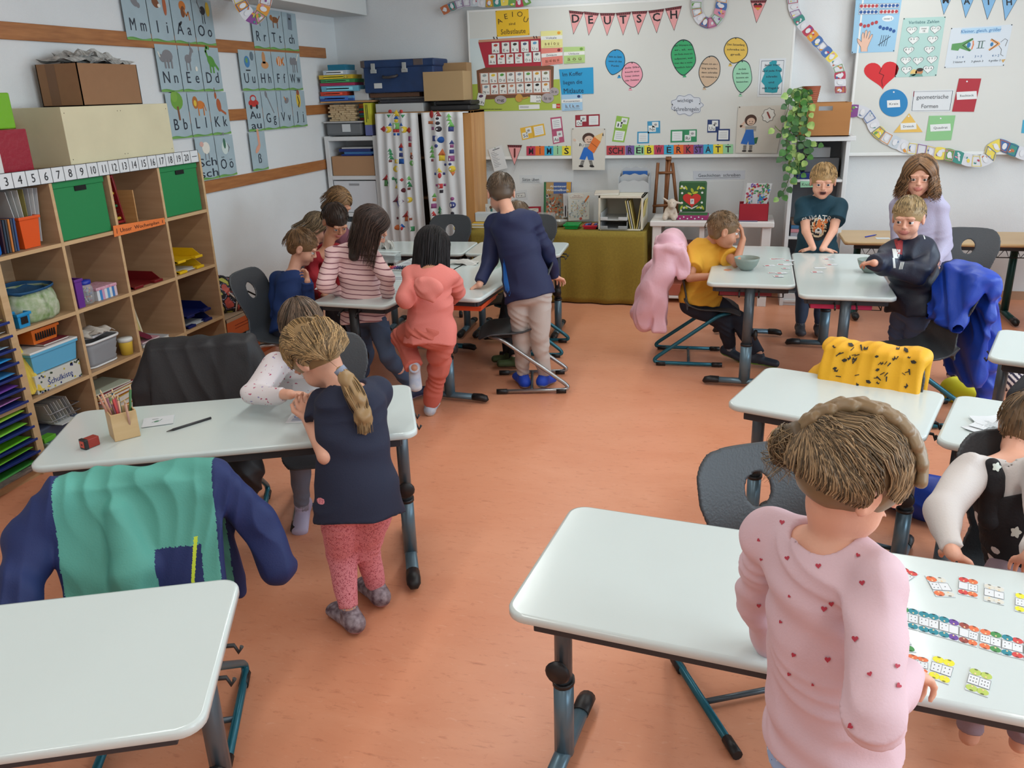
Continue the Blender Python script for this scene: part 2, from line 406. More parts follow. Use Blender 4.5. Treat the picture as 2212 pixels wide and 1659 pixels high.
# ==== THE ROOM
def struct(b,name,mat=None,world=True):
 o=b.build(name,None,mat,world=world);o['kind']='structure';return o
wall_m=M((224,227,228),0.85,var=0.03,scale=2.0,bump=0.25,bscale=220)
def floor_mat():
 m=bpy.data.materials.new('linoleum');m.use_nodes=True;nt=m.node_tree;b=nt.nodes['Principled BSDF']
 tc=nt.nodes.new('ShaderNodeTexCoord')
 def noise(scale,st,det=5,rough=.6):
  mp=nt.nodes.new('ShaderNodeMapping');mp.inputs['Scale'].default_value=st;nt.links.new(tc.outputs['Object'],mp.inputs[0])
  n=nt.nodes.new('ShaderNodeTexNoise');n.inputs['Scale'].default_value=scale;n.inputs['Detail'].default_value=det
  n.inputs['Roughness'].default_value=rough;n.inputs['Distortion'].default_value=.6
  nt.links.new(mp.outputs[0],n.inputs['Vector']);return n.outputs[0]
 def ramp(src,p0,c0,p1,c1):
  r=nt.nodes.new('ShaderNodeValToRGB');r.color_ramp.elements[0].position=p0;r.color_ramp.elements[0].color=c0
  r.color_ramp.elements[1].position=p1;r.color_ramp.elements[1].color=c1;nt.links.new(src,r.inputs[0]);return r.outputs[0]
 base=ramp(noise(1.6,(1,2.2,1)),.3,(*lin((222,148,112)),1),.72,(*lin((231,162,127)),1))
 def mix(a,b_,fac):
  x=nt.nodes.new('ShaderNodeMix');x.data_type='RGBA';nt.links.new(fac,x.inputs[0]);nt.links.new(a,x.inputs[6])
  if isinstance(b_,tuple):x.inputs[7].default_value=b_
  else :nt.links.new(b_,x.inputs[7])
  return x.outputs[2]
 dark=ramp(noise(16,(1,3.2,1),8,.75),.56,(0,0,0,1),.80,(1,1,1,1))
 c=mix(base,(*lin((180,104,74)),1),dark)
 light=ramp(noise(22,(1,3.5,1),6,.7),.60,(0,0,0,1),.8,(.7,.7,.7,1))
 c=mix(c,(*lin((240,188,160)),1),light)
 nt.links.new(c,b.inputs['Base Color']);b.inputs['Roughness'].default_value=0.34;b.inputs['Specular IOR Level'].default_value=0.45
 bp=nt.nodes.new('ShaderNodeBump');bp.inputs['Strength'].default_value=.06;bp.inputs['Distance'].default_value=.01
 nt.links.new(noise(30,(1,2,1)),bp.inputs['Height']);nt.links.new(bp.outputs[0],b.inputs['Normal'])
 return m
fl_m=floor_mat()
struct(MB().mat(fl_m).box(XL-.1,XR+.1,YF-.1,YB+.1,-.12,0),'floor')
struct(MB().mat(M((235,235,232),.9,bump=.1)).box(XL-.1,XR+.1,YF-.1,YB+.1,ZC,ZC+.1),'ceiling')
struct(MB().mat(wall_m).box(XL-.12,XL,YF-.1,YB+.1,0,ZC),'wall_left')
struct(MB().mat(wall_m).box(XL-.12,XR+.12,YB,YB+.12,0,ZC),'wall_back')
struct(MB().mat(wall_m).box(XL-.12,XR+.12,YF-.12,YF,0,ZC),'wall_rear')
b=MB().mat(wall_m)
b.box(XR,XR+.14,YF-.1,YB+.1,0,.9).box(XR,XR+.14,YF-.1,YB+.1,2.6,ZC)
for (a,c) in ((YF-.1,-.7),(1.1,1.7),(3.5,4.1),(5.9,YB+.1)):b.box(XR,XR+.14,a,c,.9,2.6)
struct(b,'wall_right')
for i,wy in enumerate((.2,2.6,5.0)):
 b=MB().mat(M((225,228,228),.4))
 for z in (.9,2.55):b.box(XR+.04,XR+.1,wy-.9,wy+.9,z,z+.05)
 for y in (-.9,-.02,.86):b.box(XR+.04,XR+.1,wy+y,wy+y+.04,.95,2.55)
 struct(b,'window_%d'%(i+1))
bs=M((176,140,112),.5)
struct(MB().mat(bs).box(XL,XR,YB-.015,YB,0,.07),'baseboard_back')
struct(MB().mat(bs).box(XL,XL+.015,YF,YB,0,.07),'baseboard_left')
struct(MB().mat(M((216,218,216),.85)).rbox(XL,-3.32,YF,YB-.02,2.42,ZC,.004),'trim_1')
rail_m=wood((178,118,66),(150,92,48),(1,1.2,14),.45,4)
for i,(z0,z1,y1) in enumerate(((2.07,2.155,7.25),(1.60,1.68,7.3),(1.125,1.21,7.3))):
 struct(MB().mat(rail_m).rbox(XL,XL+.018,.2,y1,z0,z1,.004),'trim_%d'%(i+2))
board_m=M((210,212,207),.55,var=.02,scale=3)
def pinboard(x0,x1,z0,z1,label,n):
 t=empty('pin_board',((x0+x1)/2,YB-.04,z0),0,label,'pin board')
 MB().mat(board_m).rbox(x0,x1,YB-.075,YB-.005,z0,z1,.003).build('panel',t,world=True)
 fr=MB().mat(M((226,228,226),.4))
 for (a,c,e,g) in ((x0-.012,x1+.012,z0-.02,z0+.006),(x0-.012,x1+.012,z1-.006,z1+.012),(x0-.012,x0+.006,z0,z1),(x1-.006,x1+.012,z0,z1)):
  fr.rbox(a,c,YB-.0765,YB-.004,e,g,.003)
 fr.build('frame',t,world=True)
YA=YB-.075
pinboard(P(1011,25,y=YA).x,P(1706,180,y=YA).x,P(1350,337,y=YA).z,P(1200,15,y=YA).z,'long white pin board under the DEUTSCH pennants',1)
pinboard(P(1831,330,y=YA).x,2.95,P(2000,330,y=YA).z,P(1200,15,y=YA).z,'white pin board with maths posters right of the plant shelf',2)
lamp0=None
def ceiling_lamp(x,y,label):
 global lamp0
 if lamp0 is None:
  t=empty('ceiling_lamp',(x,y,2.76),0,label,'lamp','long ceiling lamps in two rows')
  MB().mat(M((230,230,228),.4)).rbox(-.11,.11,-.68,.68,.0,.07,.01).build('housing',t)
  r=MB().mat(M((180,180,180),.3,metal=.8))
  for yy in (-.5,.5):MB().mat(M((180,180,180),.3,metal=.8)).tube([(0,yy,.07),(0,yy,.235)],.006,8).build('hanger',t)
  lamp0=t
  return t
 t=copy_tree(lamp0);t.location=(x,y,2.76);t['label']=label;return t
for (lx,ly) in LAMPS:ceiling_lamp(lx,ly,'white linear ceiling lamp hanging over the classroom')
# ==== DESKS AND CHAIRS
top_m=M((205,216,214),.16,var=.015,scale=2,bump=.015,bscale=90,spec=.5)
edge_m=M((208,214,208),.3)
grey_m=M((84,96,104),.35,metal=.35)
teal_m=M((34,104,122),.3,metal=.3)
slate_m=M((96,122,136),.32,metal=.4)
black_m=M((24,24,26),.45)
dark_m=M((46,50,56),.5)
def slab(b,L,W,z0,z1,r=.05,e=.009):
 """rounded-corner table top with softened edges"""
 o0=rrect(L-2*e,W-2*e,r-e);o1=rrect(L,W,r);n=len(o0);vs=[]
 for z,o in ((z0,o0),(z0+e*.7,o1),(z1-e*.7,o1),(z1-e*.2,rrect(L-e*.6,W-e*.6,r-e*.3)),(z1,o0)):vs+=[(x,y,z) for x,y in o]
 fs=[list(range(n))[::-1]]
 for k in range(4):fs+=[[k*n+i,k*n+(i+1)%n,(k+1)*n+(i+1)%n,(k+1)*n+i] for i in range(n)]
 b.add(vs,fs,None,True);b.add(vs[-n:],[list(range(n))],None,False)
def desk(L,W,corner,ang,label,H=.65,foot=slate_m,legx=.055,group='white classroom desks',topm=top_m,knob=1,basket=0,colm=None,feet=(1,1),fl=(-.24,.24),hooks=True):
 """corner: (x, y) of the desk centre"""
 t=empty('desk',(corner[0],corner[1],0),ang,label,'desk',group)
 b=MB().mat(topm);slab(b,L,W,H-.026,H);b.build('tabletop',t)
 f=MB().mat(dark_m)
 for y in (-W/2+.05,W/2-.05):f.rbox(-L/2+.06,L/2-.06,y-.015,y+.015,H-.062,H-.027,.003)
 for x in (-L/2+.075,L/2-.075):f.rbox(x-.02,x+.02,-W/2+.05,W/2-.05,H-.062,H-.027,.003)
 f.build('frame',t)
 for sx in (-1,1):
  x=sx*(L/2-legx)
  lg=MB().mat(colm or grey_m).tube([(x,0,.25),(x,0,H-.03)],.029,14,flat=.8)
  lg.mat(foot).tube([(x,0,.03),(x,0,.27)],.0335,14,flat=.8)
  o=lg.build('leg',t)
  MB().mat(black_m).tube([(x,0,.262),(x,0,.275)],.035,14,flat=.85).build('collar',o)
  kb=MB().mat(black_m);ky=-knob*.045
  kb.lathe([(.008,0),(.012,.012),(.030,.018),(.034,.028),(.028,.036),(.0,.038)],16,TR((x,ky*.5,.33),rx=rad(90*knob)))
  kb.build('knob',o)
  ft=MB().mat(foot).tube([(x,fl[0]+.05,.035),(x,fl[1]-.05,.035)],.024,12,flat=.75)
  o=ft.build('foot',t)
  for y,d in ((fl[0],1),(fl[1],-1)):
   MB().mat(black_m).tube([(x,y+d*.09,.036),(x,y+d*.04,.036),(x,y+d*.012,.030),(x,y,.016)],[.026,.0275,.026,.014],12,flat=.8).build('end_cap',o)
 if hooks:
  for sx in (-1,1):
   for y in (-.05,.06):
    MB().mat(black_m).tube([(sx*(L/2-.09),y,H-.05),(sx*(L/2+.004),y,H-.055),(sx*(L/2+.012),y,H-.075),(sx*(L/2+.02),y,H-.06)],.005,6).build('bag_hook',t)
 if basket:
  w=MB().mat(black_m);x0,x1=-L/2+.12,L/2-.12
  for k in range(9):w.tube([(x0+(x1-x0)*k/8,-W/2+.06,H-.10),(x0+(x1-x0)*k/8,W/2-.07,H-.10),(x0+(x1-x0)*k/8,W/2-.07,H-.06)],.0022,5)
  for y in (-W/2+.06,-.05,.08,W/2-.07):w.tube([(x0,y,H-.10),(x1,y,H-.10)],.003,5)
  for x in (x0,x1):w.tube([(x,-W/2+.06,H-.10),(x,-W/2+.06,H-.04)],.003,5)
  w.build('wire_basket',t)
 return t
def shell_blob(w=.38,Hs=.38,Hb=.78):
 """moulded seat shell with a hand hole, chair faces +y"""
 s=Blob(.0055)
 def f(X,Y,Z):
  yb=-.155-.10*np.clip((Z-Hs)/(Hb-Hs),0,1)**1.25+.012*np.sin((Z-Hs)*9)
  half=w/2-.045*np.clip(1-np.abs(Z-(Hs+.13))/.13,0,1)
  crv=.35*X**2
  db=np.abs(Y-(yb+crv*1.1))-.005
  db=np.maximum(db,np.abs(X)-half);db=np.maximum(db,-(Z-(Hs-.0)))
  top=Hb-.028*(np.abs(X)/(w/2))**3.2-.0
  rr=np.sqrt(np.maximum(np.abs(X)-(half-.06),0)**2+np.maximum(Z-(top-.06),0)**2)-.06
  db=np.maximum(db,rr)
  zs=Hs+.5*X**2*np.clip((-Y+.2)/.3,0,1)+.10*np.clip(-(Y+.02)/.16,0,1)**3*.8-.03*np.clip((Y-.10)/.09,0,1)**2-.008
  ds=np.abs(Z-zs)-.0055
  q=np.sqrt(np.maximum(np.abs(X)-(w/2-.075),0)**2+np.maximum(Y-(.205-.075),0)**2)-.07
  ds=np.maximum(ds,q);ds=np.maximum(ds,-(Y+.165))
  k=.022;h=np.clip(.5+.5*(ds-db)/k,0,1);d=ds*(1-h)+db*h-k*h*(1-h)
  hole=np.sqrt((X/1.0)**2+((Z-(Hb-.125))/1.15)**2)-.040
  hole=np.maximum(hole,Y+.12)
  return np.maximum(d,-hole)
 s.fn(f,(-w/2-.01,-.31,Hs-.05),(w/2+.01,.22,Hb+.01),.001)
 vs,fa,_=s.mesh();b=MB();b.v=vs.tolist();b.f=fa.tolist();b.m=[0]*len(fa);b.sm=[True]*len(fa)
 return b
shell_m=M((58,62,66),.42,bump=.12,bscale=150)
_chair={}
def arc(pts,r=.05,n=5):
 """round the corners of a polyline"""
 pts=[Vector(p) for p in pts];out=[pts[0]]
 for a,b,c in zip(pts,pts[1:],pts[2:]):
  p0=b+(a-b).normalized()*min(r,(a-b).length*.45);p1=b+(c-b).normalized()*min(r,(c-b).length*.45)
  for k in range(n+1):
   t=k/n;out.append(p0*(1-t)**2+b*2*t*(1-t)+p1*t*t)
 return out+[pts[-1]]
def chair(x,y,rz,label,tube=teal_m,kind='sled',group='dark grey classroom chairs',z=0,Hb=.78,shell=True):
 key=(kind,tube.name,Hb)
 if key in _chair:
  t=copy_tree(_chair[key]);t.location=(x,y,z);t.rotation_euler=(0,0,rz);t['label']=label;return t
 t=empty('classroom_chair',(x,y,z),rz,label,'chair',group)
 b=shell_blob(Hb=Hb);b.mats=[shell_m];b.build('seat_shell',t)
 for sx in (-1,1):
  X=sx*.155
  if kind=='sled':
   pts=arc([(X*.75,.13,.352),(X,.06,.345),(X*1.12,-.345,.045),(X*1.15,-.335,.022),(X*1.15,.08,.018)],.045)
   o=MB().mat(tube).tube(pts,.0125,10).build('side_frame',t)
   MB().mat(black_m).tube([(X*1.15,.03,.018),(X*1.15,.095,.018)],.0155,10).build('end_cap',o)
   MB().mat(black_m).tube([(X*1.15,-.33,.018),(X*1.15,-.27,.017)],.016,10).build('heel_cap',o)
  else :
   for yy,y1 in ((.13,.17),(-.12,-.20)):
    pts=arc([(X*.6,0,.352),(X*.95,yy,.35),(X*1.2,y1,.02)],.04)
    o=MB().mat(tube).tube(pts,.0125,10).build('leg',t)
    MB().mat(black_m).tube([(X*1.19,y1-.0,.045),(X*1.2,y1,.004)],.016,10).build('foot_cap',o)
 if kind=='sled':
  MB().mat(grey_m).tube([(-.178,-.12,.02),(.178,-.12,.02)],.009,8).build('crossbar',t)
 MB().mat(black_m).rbox(-.10,.10,-.06,.13,.335,.355,.006).build('seat_bracket',t)
 _chair[key]=t
 return t
def two(p,q):return ((p[0]+q[0])/2,(p[1]+q[1])/2)
def deskpx(L,W,ang,px,which,label,H=.65,**k):
 """place a desk by one corner seen in the photo; which = (sx, sy) of that corner in desk axes"""
 p=P(px[0],px[1],z=H);ca,sa=math.cos(rad(ang)),math.sin(rad(ang));x,y=-which[0]*L/2,-which[1]*W/2
 return desk(L,W,(p.x+x*ca-y*sa,p.y+x*sa+y*ca),rad(ang),label,H=H,**k)
d_left=deskpx(1.26,.52,24.5,(903,934),(1,-1),'white desk with pencil box and drawing cards in front of the beech shelf')
d_near=deskpx(1.26,.52,24.5,(437,1572),(1,-1),'empty white desk at the lower left in front of the green jacket')
d_front=deskpx(1.30,.54,-6,(1085,1322),(-1,-1),'white desk with the coloured domino cards in the foreground',hooks=False)
d_mid=deskpx(.665,.50,-18.5,(1566,872),(-1,-1),'small empty white desk in front of the yellow jacket')
d_r2=deskpx(.70,.50,-19,(2020,952),(-1,-1),'small white desk with paper slips at the right edge')
d_r3=deskpx(.70,.50,-19,(2132,772),(-1,-1),'small empty white desk at the right edge beside the striped bag')
d_y1=deskpx(1.25,.50,90-1,(1526,611),(-1,1),'left white desk of the pair with two grey bowls, beside the boy in yellow',basket=1)
d_y2=deskpx(1.25,.50,90-1,(1726,637),(-1,1),'right white desk of the pair, where the boy in the navy jacket sits',basket=1)
d_g1=deskpx(1.33,.48,90-4,(671,652),(-1,1),'left white desk of the group table with the children drawing',foot=teal_m,colm=black_m)
d_g2=deskpx(1.33,.48,90-4,(1036,646),(-1,-1),'right white desk of the group table beside the boy in the navy sweater',colm=dark_m,basket=1)
d_g3=desk(.70,.50,(-1.56,5.90),rad(3),'back right white desk of the group table with a crumpled white bag',colm=dark_m)
d_g4=desk(.70,.50,(-2.27,5.86),rad(3),'back left white desk of the group table with the paper bird',colm=dark_m)
silver_m=M((170,174,176),.28,metal=.85)
chair(-2.62,4.33,rad(-90),'dark chair under the boy in the dark blue sweater',tube=silver_m,kind='legs')
chair(-2.34,6.42,rad(180),'dark chair behind the back left group desk',tube=silver_m,kind='legs')
chair(-1.62,6.48,rad(180),'dark chair behind the back right group desk',tube=silver_m,kind='legs')
chair(1.50,6.02,rad(172),'dark chair with silver legs in front of the beech desk',tube=silver_m,kind='legs')
chair(-1.31,4.74,rad(103),'dark chair with silver runners under the tall boy',tube=silver_m)
chair(-1.47,5.48,rad(94),'dark chair with teal runners behind the tall boy')
chair(-.15,5.47,rad(-86),'dark chair with the pink coat, under the boy in yellow')
chair(.93,4.60,rad(104),'dark chair with the blue jacket beside the navy jacket boy')
chair(.20,2.04,rad(208),'dark chair with empty back behind the foreground desk')
chair(-2.07,2.67,rad(204.5),'dark chair with the black jacket behind the pencil box desk')
chair(-1.62,2.90,rad(204.5),'dark chair with silver runners under the floral girl',tube=silver_m)
chair(-1.46,1.50,rad(204.5),'dark chair with the green jacket at the lower left')
chair(.46,3.04,rad(161.5),'dark chair with the yellow jacket behind the small empty desk')
chair(1.28,3.05,rad(161),'dark chair with the dark jacket at the right edge')
chair(.88,2.27,rad(190),'dark chair behind the girl in the pinafore')
# ==== PAPER ON THE LEFT WALL: LETTER CARDS
CARD=(166,186,194)
def pic(a,kind,cx=.5,cy=.24,s=1.0):
 """small picture on a letter card, unit card coordinates"""
 G,B_,O,R_,GR,BK,W,Y,BL=(86,150,60),(128,78,48),(206,120,50),(190,54,48),(128,128,132),(40,40,44),(230,226,214),(222,188,60),(70,130,180)
 q=[1]
 def e(x,y,rx,ry,c,ang=0,L=1):q[0]+=.5;a.ell(cx+x*s,cy+y*s*.8,rx*s,ry*s*.8,c,q[0],ang,14)
 def l(pts,w,c,L=2):q[0]+=.5;a.line([(cx+x*s,cy+y*s*.8) for x,y in pts],w*s,c,q[0])
 if kind=='mouse':e(.02,0,.15,.11,GR,20);e(.16,.08,.07,.07,GR);l([(-.12,-.05),(-.22,-.18),(-.32,-.2)],.025,GR)
 elif kind=='hedgehog':e(-.12,-.04,.16,.12,B_,15);e(.02,.02,.07,.05,W);e(.26,0,.08,.26,(176,96,60));e(.26,-.3,.06,.09,(176,96,60));l([(.22,-.28),(.18,-.42)],.03,B_)
 elif kind=='monkey':e(.05,-.05,.16,.14,O);e(.05,.1,.1,.16,B_,20);l([(.1,.05),(.2,.2),(.3,.1),(.34,.3)],.04,O);e(-.14,.42,.08,.04,BK,-30)
 elif kind=='ostrich':e(0,.0,.14,.12,BK);l([(-.1,0),(-.22,-.2),(-.2,-.32)],.04,GR);l([(-.05,.1),(-.05,.35)],.03,BK);l([(.05,.1),(.06,.35)],.03,BK);e(.26,-.05,.1,.2,Y)
 elif kind=='rhino':e(0,0,.24,.17,GR);e(-.26,.06,.12,.1,GR,20);l([(-.34,.02),(-.4,-.1)],.04,W);[l([(x,.1),(x,.3)],.07,GR) for x in (-.14,0,.15)]
 elif kind=='donkey':e(-.08,.05,.16,.12,GR);l([(.02,0),(.12,-.16)],.1,GR);e(.14,-.2,.09,.06,GR,30);l([(.1,-.26),(.08,-.4)],.04,GR);[l([(x,.12),(x,.36)],.04,GR) for x in (-.18,-.02)];e(.26,.32,.06,.07,W)
 elif kind=='dino':e(.05,.1,.2,.15,G,20);l([(-.08,.02),(-.18,-.18),(-.12,-.3),(0,-.28)],.08,G);l([(.2,.15),(.38,.32)],.07,G);[l([(x,.2),(x,.4)],.07,G) for x in (-.03,.12)]
 elif kind=='tree':e(0,-.08,.28,.25,(110,160,62));e(-.1,-.2,.15,.15,(126,172,70));l([(0,.1),(.02,.42)],.08,B_)
 elif kind=='lion':e(.08,.05,.2,.12,O);e(-.16,-.02,.14,.18,(176,110,52));e(-.17,.0,.07,.09,Y,0,2);[l([(x,.12),(x,.34)],.05,O) for x in (-.04,.22)];l([(.26,0),(.34,.22)],.025,O)
 elif kind=='kangaroo':e(.02,.08,.12,.2,(176,92,54),-15);e(-.1,-.2,.06,.1,(176,92,54));l([(.08,.22),(.34,.34)],.06,(176,92,54));l([(-.1,-.26),(-.12,-.42)],.03,B_)
 elif kind=='sheep':e(.02,.02,.2,.18,W);e(-.18,-.1,.1,.08,(214,170,160));[l([(x,.18),(x,.36)],.03,GR) for x in (-.06,.12)]
 elif kind=='lamp':e(0,.08,.18,.2,(206,220,216));e(0,-.05,.07,.16,(60,110,86));e(0,-.34,.04,.05,GR);l([(.16,-.02),(.24,.08),(.16,.2)],.025,GR)
 elif kind=='raven':e(.02,0,.14,.1,BK);e(-.1,-.06,.07,.06,BK);l([(0,.1),(.02,.24)],.025,BK)
 elif kind=='tiger':e(0,0,.24,.1,(160,100,52));e(-.24,-.06,.1,.09,(160,100,52));l([(.22,-.02),(.34,-.14)],.035,B_);[l([(x,.06),(x,.24)],.05,B_) for x in (-.14,.14)];[l([(x,-.08),(x+.02,.06)],.02,BK,3) for x in (-.08,.02,.12)]
 elif kind=='book':a.rect(cx,cy,.3*s,.42*s,(120,134,146),1,4);a.rect(cx,cy-.08,.14*s,.05,BK,2,4)
 elif kind=='globe':e(-.04,.06,.17,.18,BL);e(-.06,.02,.07,.08,(110,160,90),0,2);l([(-.16,.32),(.1,.32)],.03,BK);e(.28,-.12,.11,.14,(96,116,128))
 elif kind=='hat':e(.04,.14,.24,.12,(206,150,100));e(.0,-.08,.11,.2,(196,140,92));a.rect(cx,cy+.05,.2,.05,BK,2)
 elif kind=='fish':e(0,0,.2,.16,O);[l([(x,-.12),(x,.12)],.05,W) for x in (-.06,.06)];l([(.18,0),(.3,-.12)],.05,O);l([(.18,0),(.3,.12)],.05,O)
 elif kind=='wolf':e(.05,-.02,.2,.13,GR);e(-.18,-.02,.1,.14,GR,30);[l([(x,.06),(x,.34)],.05,GR) for x in (-.1,.02,.2)];l([(.2,-.05),(.32,-.25)],.05,W)
 elif kind=='car':e(0,.06,.32,.12,R_);e(0,-.08,.2,.12,R_);e(0,-.08,.14,.07,(170,190,200),0,2);[e(x,.18,.07,.07,BK,0,3) for x in (-.18,.18)]
 elif kind=='fork':l([(-.2,-.24),(.22,.4)],.045,GR);e(-.18,-.2,.07,.12,GR,-28)
 elif kind=='bird':e(.16,.02,.16,.1,GR,-10);l([(-.2,-.3),(-.24,.2),(-.2,.4)],.035,(120,140,160));l([(.1,.0),(.0,-.1)],.04,O)
 elif kind=='jacket':e(0,0,.16,.28,Y);e(0,-.24,.1,.1,(150,84,60));l([(-.04,-.1),(.04,.1),(-.04,.25)],.05,BK)
 elif kind=='foot':l([(.06,-.34),(.08,.12)],.13,(222,160,134));e(-.04,.24,.2,.09,(222,160,134),-30)
def letter_card(y0,ztop,lines,kind,hidden=False):
 w,h=.226,.288;x=XL+.0195
 a=Art(lambda u,v:V(x,y0+.004+u*w,ztop-v*h),(1,0,0));a.STEP=.0006
 a.sheet([(0,0),(1,0),(1,1),(0,1)],M(CARD,.5,var=.05,scale=9))
 for dy,c in ((0,(96,150,74)),(.02,(118,168,86))):
  pts=[(k/8,.955+dy-.018*math.sin(k*.9+dy*40)) for k in range(9)];a.poly(pts+[(1,1),(0,1)],c,1 if dy==0 else 2)
 pic(a,kind)
 if len(lines)==1:
  pr_=lines[0].split(' ')
  for i,ch in enumerate(pr_):a.text(ch,.5 if len(pr_)==1 else (.30,.73)[i],.68,.26,(34,42,56),3,sx=1.27 if ch[0] not in 'MWmw' else 1.0)
 else :
  for i,t in enumerate(lines):a.text(t,.5,.58+.26*i,.2,(34,42,56),3,w=.30*len(t)+.05)
 a.build('letter_card','light blue alphabet card showing %s with a %s picture on the left wall'%(' '.join(lines),kind),'card','alphabet picture cards on the left wall')
Z0,Z1,Z2,Z3=2.398,2.095,1.80,1.506
for y0,z,rows in ((4.632,Z0,(('M m','mouse'),('I i','hedgehog'),('A a','monkey'),('O o','ostrich'))),(4.875,Z1,(('N n','rhino'),('E e','donkey'),('D d','dino'))),(4.90,Z2,(('B b','tree'),('L l','lion'),('K k','kangaroo'))),(5.14,Z3,(('Sch/sch','sheep'),('Ö ö','lamp'))),(6.06,Z0+.002,(('R r','raven'),('T t','tiger'),('ch','book'))),(5.822,Z1,(('U u','globe'),('H h','hat'),('F f','fish'),('W w','wolf'))),(5.832,Z2,(('Au/au','car'),('G g','fork'),('V v','bird'),('J j','jacket'))),(5.822,Z3,(('ß','foot'),))):
 for i,(t,kd) in enumerate(rows):letter_card(y0+i*.2335,z,t.split('/'),kd)
# ==== PAPER ON THE BACK WALL
def C3(X,Y):return 1000+X/5.267,Y/5.267
def C4(X,Y):return 1400+X/5.267,Y/5.267
def C5(X,Y):return 1790+X/4.365,Y/4.365
def K1(X,Y):return 1000+X/5.183,230+Y/5.183
def K2(X,Y):return 1380+X/5.183,230+Y/5.183
def BA(cr,y=None,lift=0.0):
 yy=(YA if y is None else y)-.001-lift
 return Art(lambda u,v:P(*cr(u,v),y=yy),(0,-1,0))
PAPER=(214,219,222)
def pins(a,pts,r=7,c=(40,40,44)):
 for p in pts:a.ell(p[0],p[1],r,r,c,4,0,8)
def tri_flag(cr,a0,a1,ap,letter,body,label,band=(120,44,52),lift=.0,hgt=95,group='DEUTSCH pennants'):
 a=BA(cr,None,lift);a.sheet([a0,a1,ap],(30,30,32))
 cx,cy=(a0[0]+a1[0]+ap[0])/3,(a0[1]+a1[1]+ap[1])/3;k=.94
 a.poly([(cx+(p[0]-cx)*k,cy+(p[1]-cy)*k) for p in (a0,a1,ap)],body,1)
 if band:
  q=lambda p,s:(p[0]*(1-s)+ap[0]*s,p[1]*(1-s)+ap[1]*s)
  a.poly([q(a0,.015),q(a1,.015),q(a1,.12),q(a0,.12)],band,2)
  for i in range(7):
   t=(i+.5)/7;x,y=a0[0]*(1-t)+a1[0]*t,a0[1]*(1-t)+a1[1]*t;a.rect(x+(ap[0]-x)*.065,y+(ap[1]-y)*.065,9,16,(44,24,28),3)
 if letter=='heart':
  a.poly(heart(cx,cy-18,100,90),(30,28,30),2);a.rect(cx,cy-16,84,26,(176,40,44),3);a.poly([(cx-34,cy-4),(cx+34,cy-4),(cx,cy+30)],(214,160,60),3)
 elif letter=='pencil':
  a.rect(cx,cy+5,20,90,(96,40,40),2);a.poly([(cx-10,cy+50),(cx+10,cy+50),(cx,cy+74)],(40,30,30),2)
 else :a.text(letter,cx-2,cy-8,hgt,(24,24,28),3,ang=-3,bold=.03)
 return a.build('pennant',label,'pennant',group)
PINK=(226,158,158)
for L_,a0,a1,ap in (('D',(1205,118),(1380,135),(1257,395)),('E',(1375,130),(1552,148),(1430,408)),('U',(1555,148),(1735,147),(1640,412)),('T',(1738,147),(1916,132),(1822,405)),('S',(1918,130),(2102,122),(1995,398)),('C',(2107,122),(2292,98),(2204,380)),('H',(2297,96),(2492,65),(2403,352))):
 tri_flag(C3,a0,a1,ap,L_,PINK,'pink pennant with the letter %s in the row of DEUTSCH pennants'%L_)
tri_flag(C4,(1163,3),(1352,0),(1232,265),'heart',PINK,'pink pennant with a black red gold heart',group='single pink pennants')
tri_flag(K1,(498,430),(663,432),(577,662),'pencil',PINK,'pink pennant with a red pencil hanging at the board edge',group='single pink pennants',lift=.004)
for L_,x0,x1,ap in (('M',1042,1180,(1085,142)),('A',1235,1392,(1290,172)),('T',1428,1602,(1495,188)),('H',1628,1812,(1662,198))):
 tri_flag(C5,(x0,-60),(x1,-62),ap,L_,(126,176,214),'light blue pennant with the letter %s above the maths posters'%L_,band=None,hgt=62,group='blue MATHE pennants')
def sheetq(cr,c,tl,tr,br,bl,y=None,lift=0.0,t=.0008):
 f=quadf(tl,tr,br,bl);yy=(YA if y is None else y)-.001-lift
 a=Art(lambda u,v:P(*cr(*f(u,v)),y=yy),(0,-1,0));a.sheet([(0,0),(1,0),(1,1),(0,1)],c,t)
 a.asp=(math.hypot(tr[0]-tl[0],tr[1]-tl[1]))/(math.hypot(bl[0]-tl[0],bl[1]-tl[1]))
 return a
def T(a,t,u,v,h,w=None,c=INK,bold=0.0,align='C',L=3,ang=0):
 """text on a unit sheet: h and w as fractions of height and width"""
 g=glyphs(t,bold);k=(w/(g[2]*h)) if w else 1/a.asp
 vs,fs,tw=g;x0={'C':-tw/2,'L':0,'R':-tw}[align];off=a.n*(a.STEP*(L+1));a.b.mat(a.M(c));ca,sa=math.cos(rad(ang)),math.sin(rad(ang))
 out=[]
 for (x,y) in vs:
  X=(x+x0)*h*k;Y=-(y-.5)*h;X2=X*ca-Y*sa/a.asp;Y2=X*sa*a.asp+Y*ca
  out.append(a.mp(u+X2,v+Y2)+off)
 a.b.add(out,fs)
YEL=(228,184,40)
a=sheetq(C3,YEL,(370,122),(745,98),(760,398),(388,418))
for ch,u,v,an in (('A',.10,.40,-25),('E',.30,.24,-8),('I',.50,.17,0),('O',.73,.18,5),('U',.90,.40,25)):T(a,ch,u,v,.21,c=(74,60,24),ang=an)
T(a,'sind',.48,.53,.11,.2,(74,60,24));T(a,'Selbstlaute',.5,.82,.2,.76,(74,60,24));[a.ell(x,y,.012,.015,INK,4,0,8) for x in (.02,.97) for y in (.03,.96)]
a.build('paper_sign','yellow paper sign reading AEIOU sind Selbstlaute','sign')
a=BA(C3);a.sheet([(68,442),(885,404),(1075,396),(1120,1252),(115,1272)],M((206,220,222),.4))
a.poly([(90,960),(1100,900),(1119,1250),(116,1270)],(166,184,76),1)
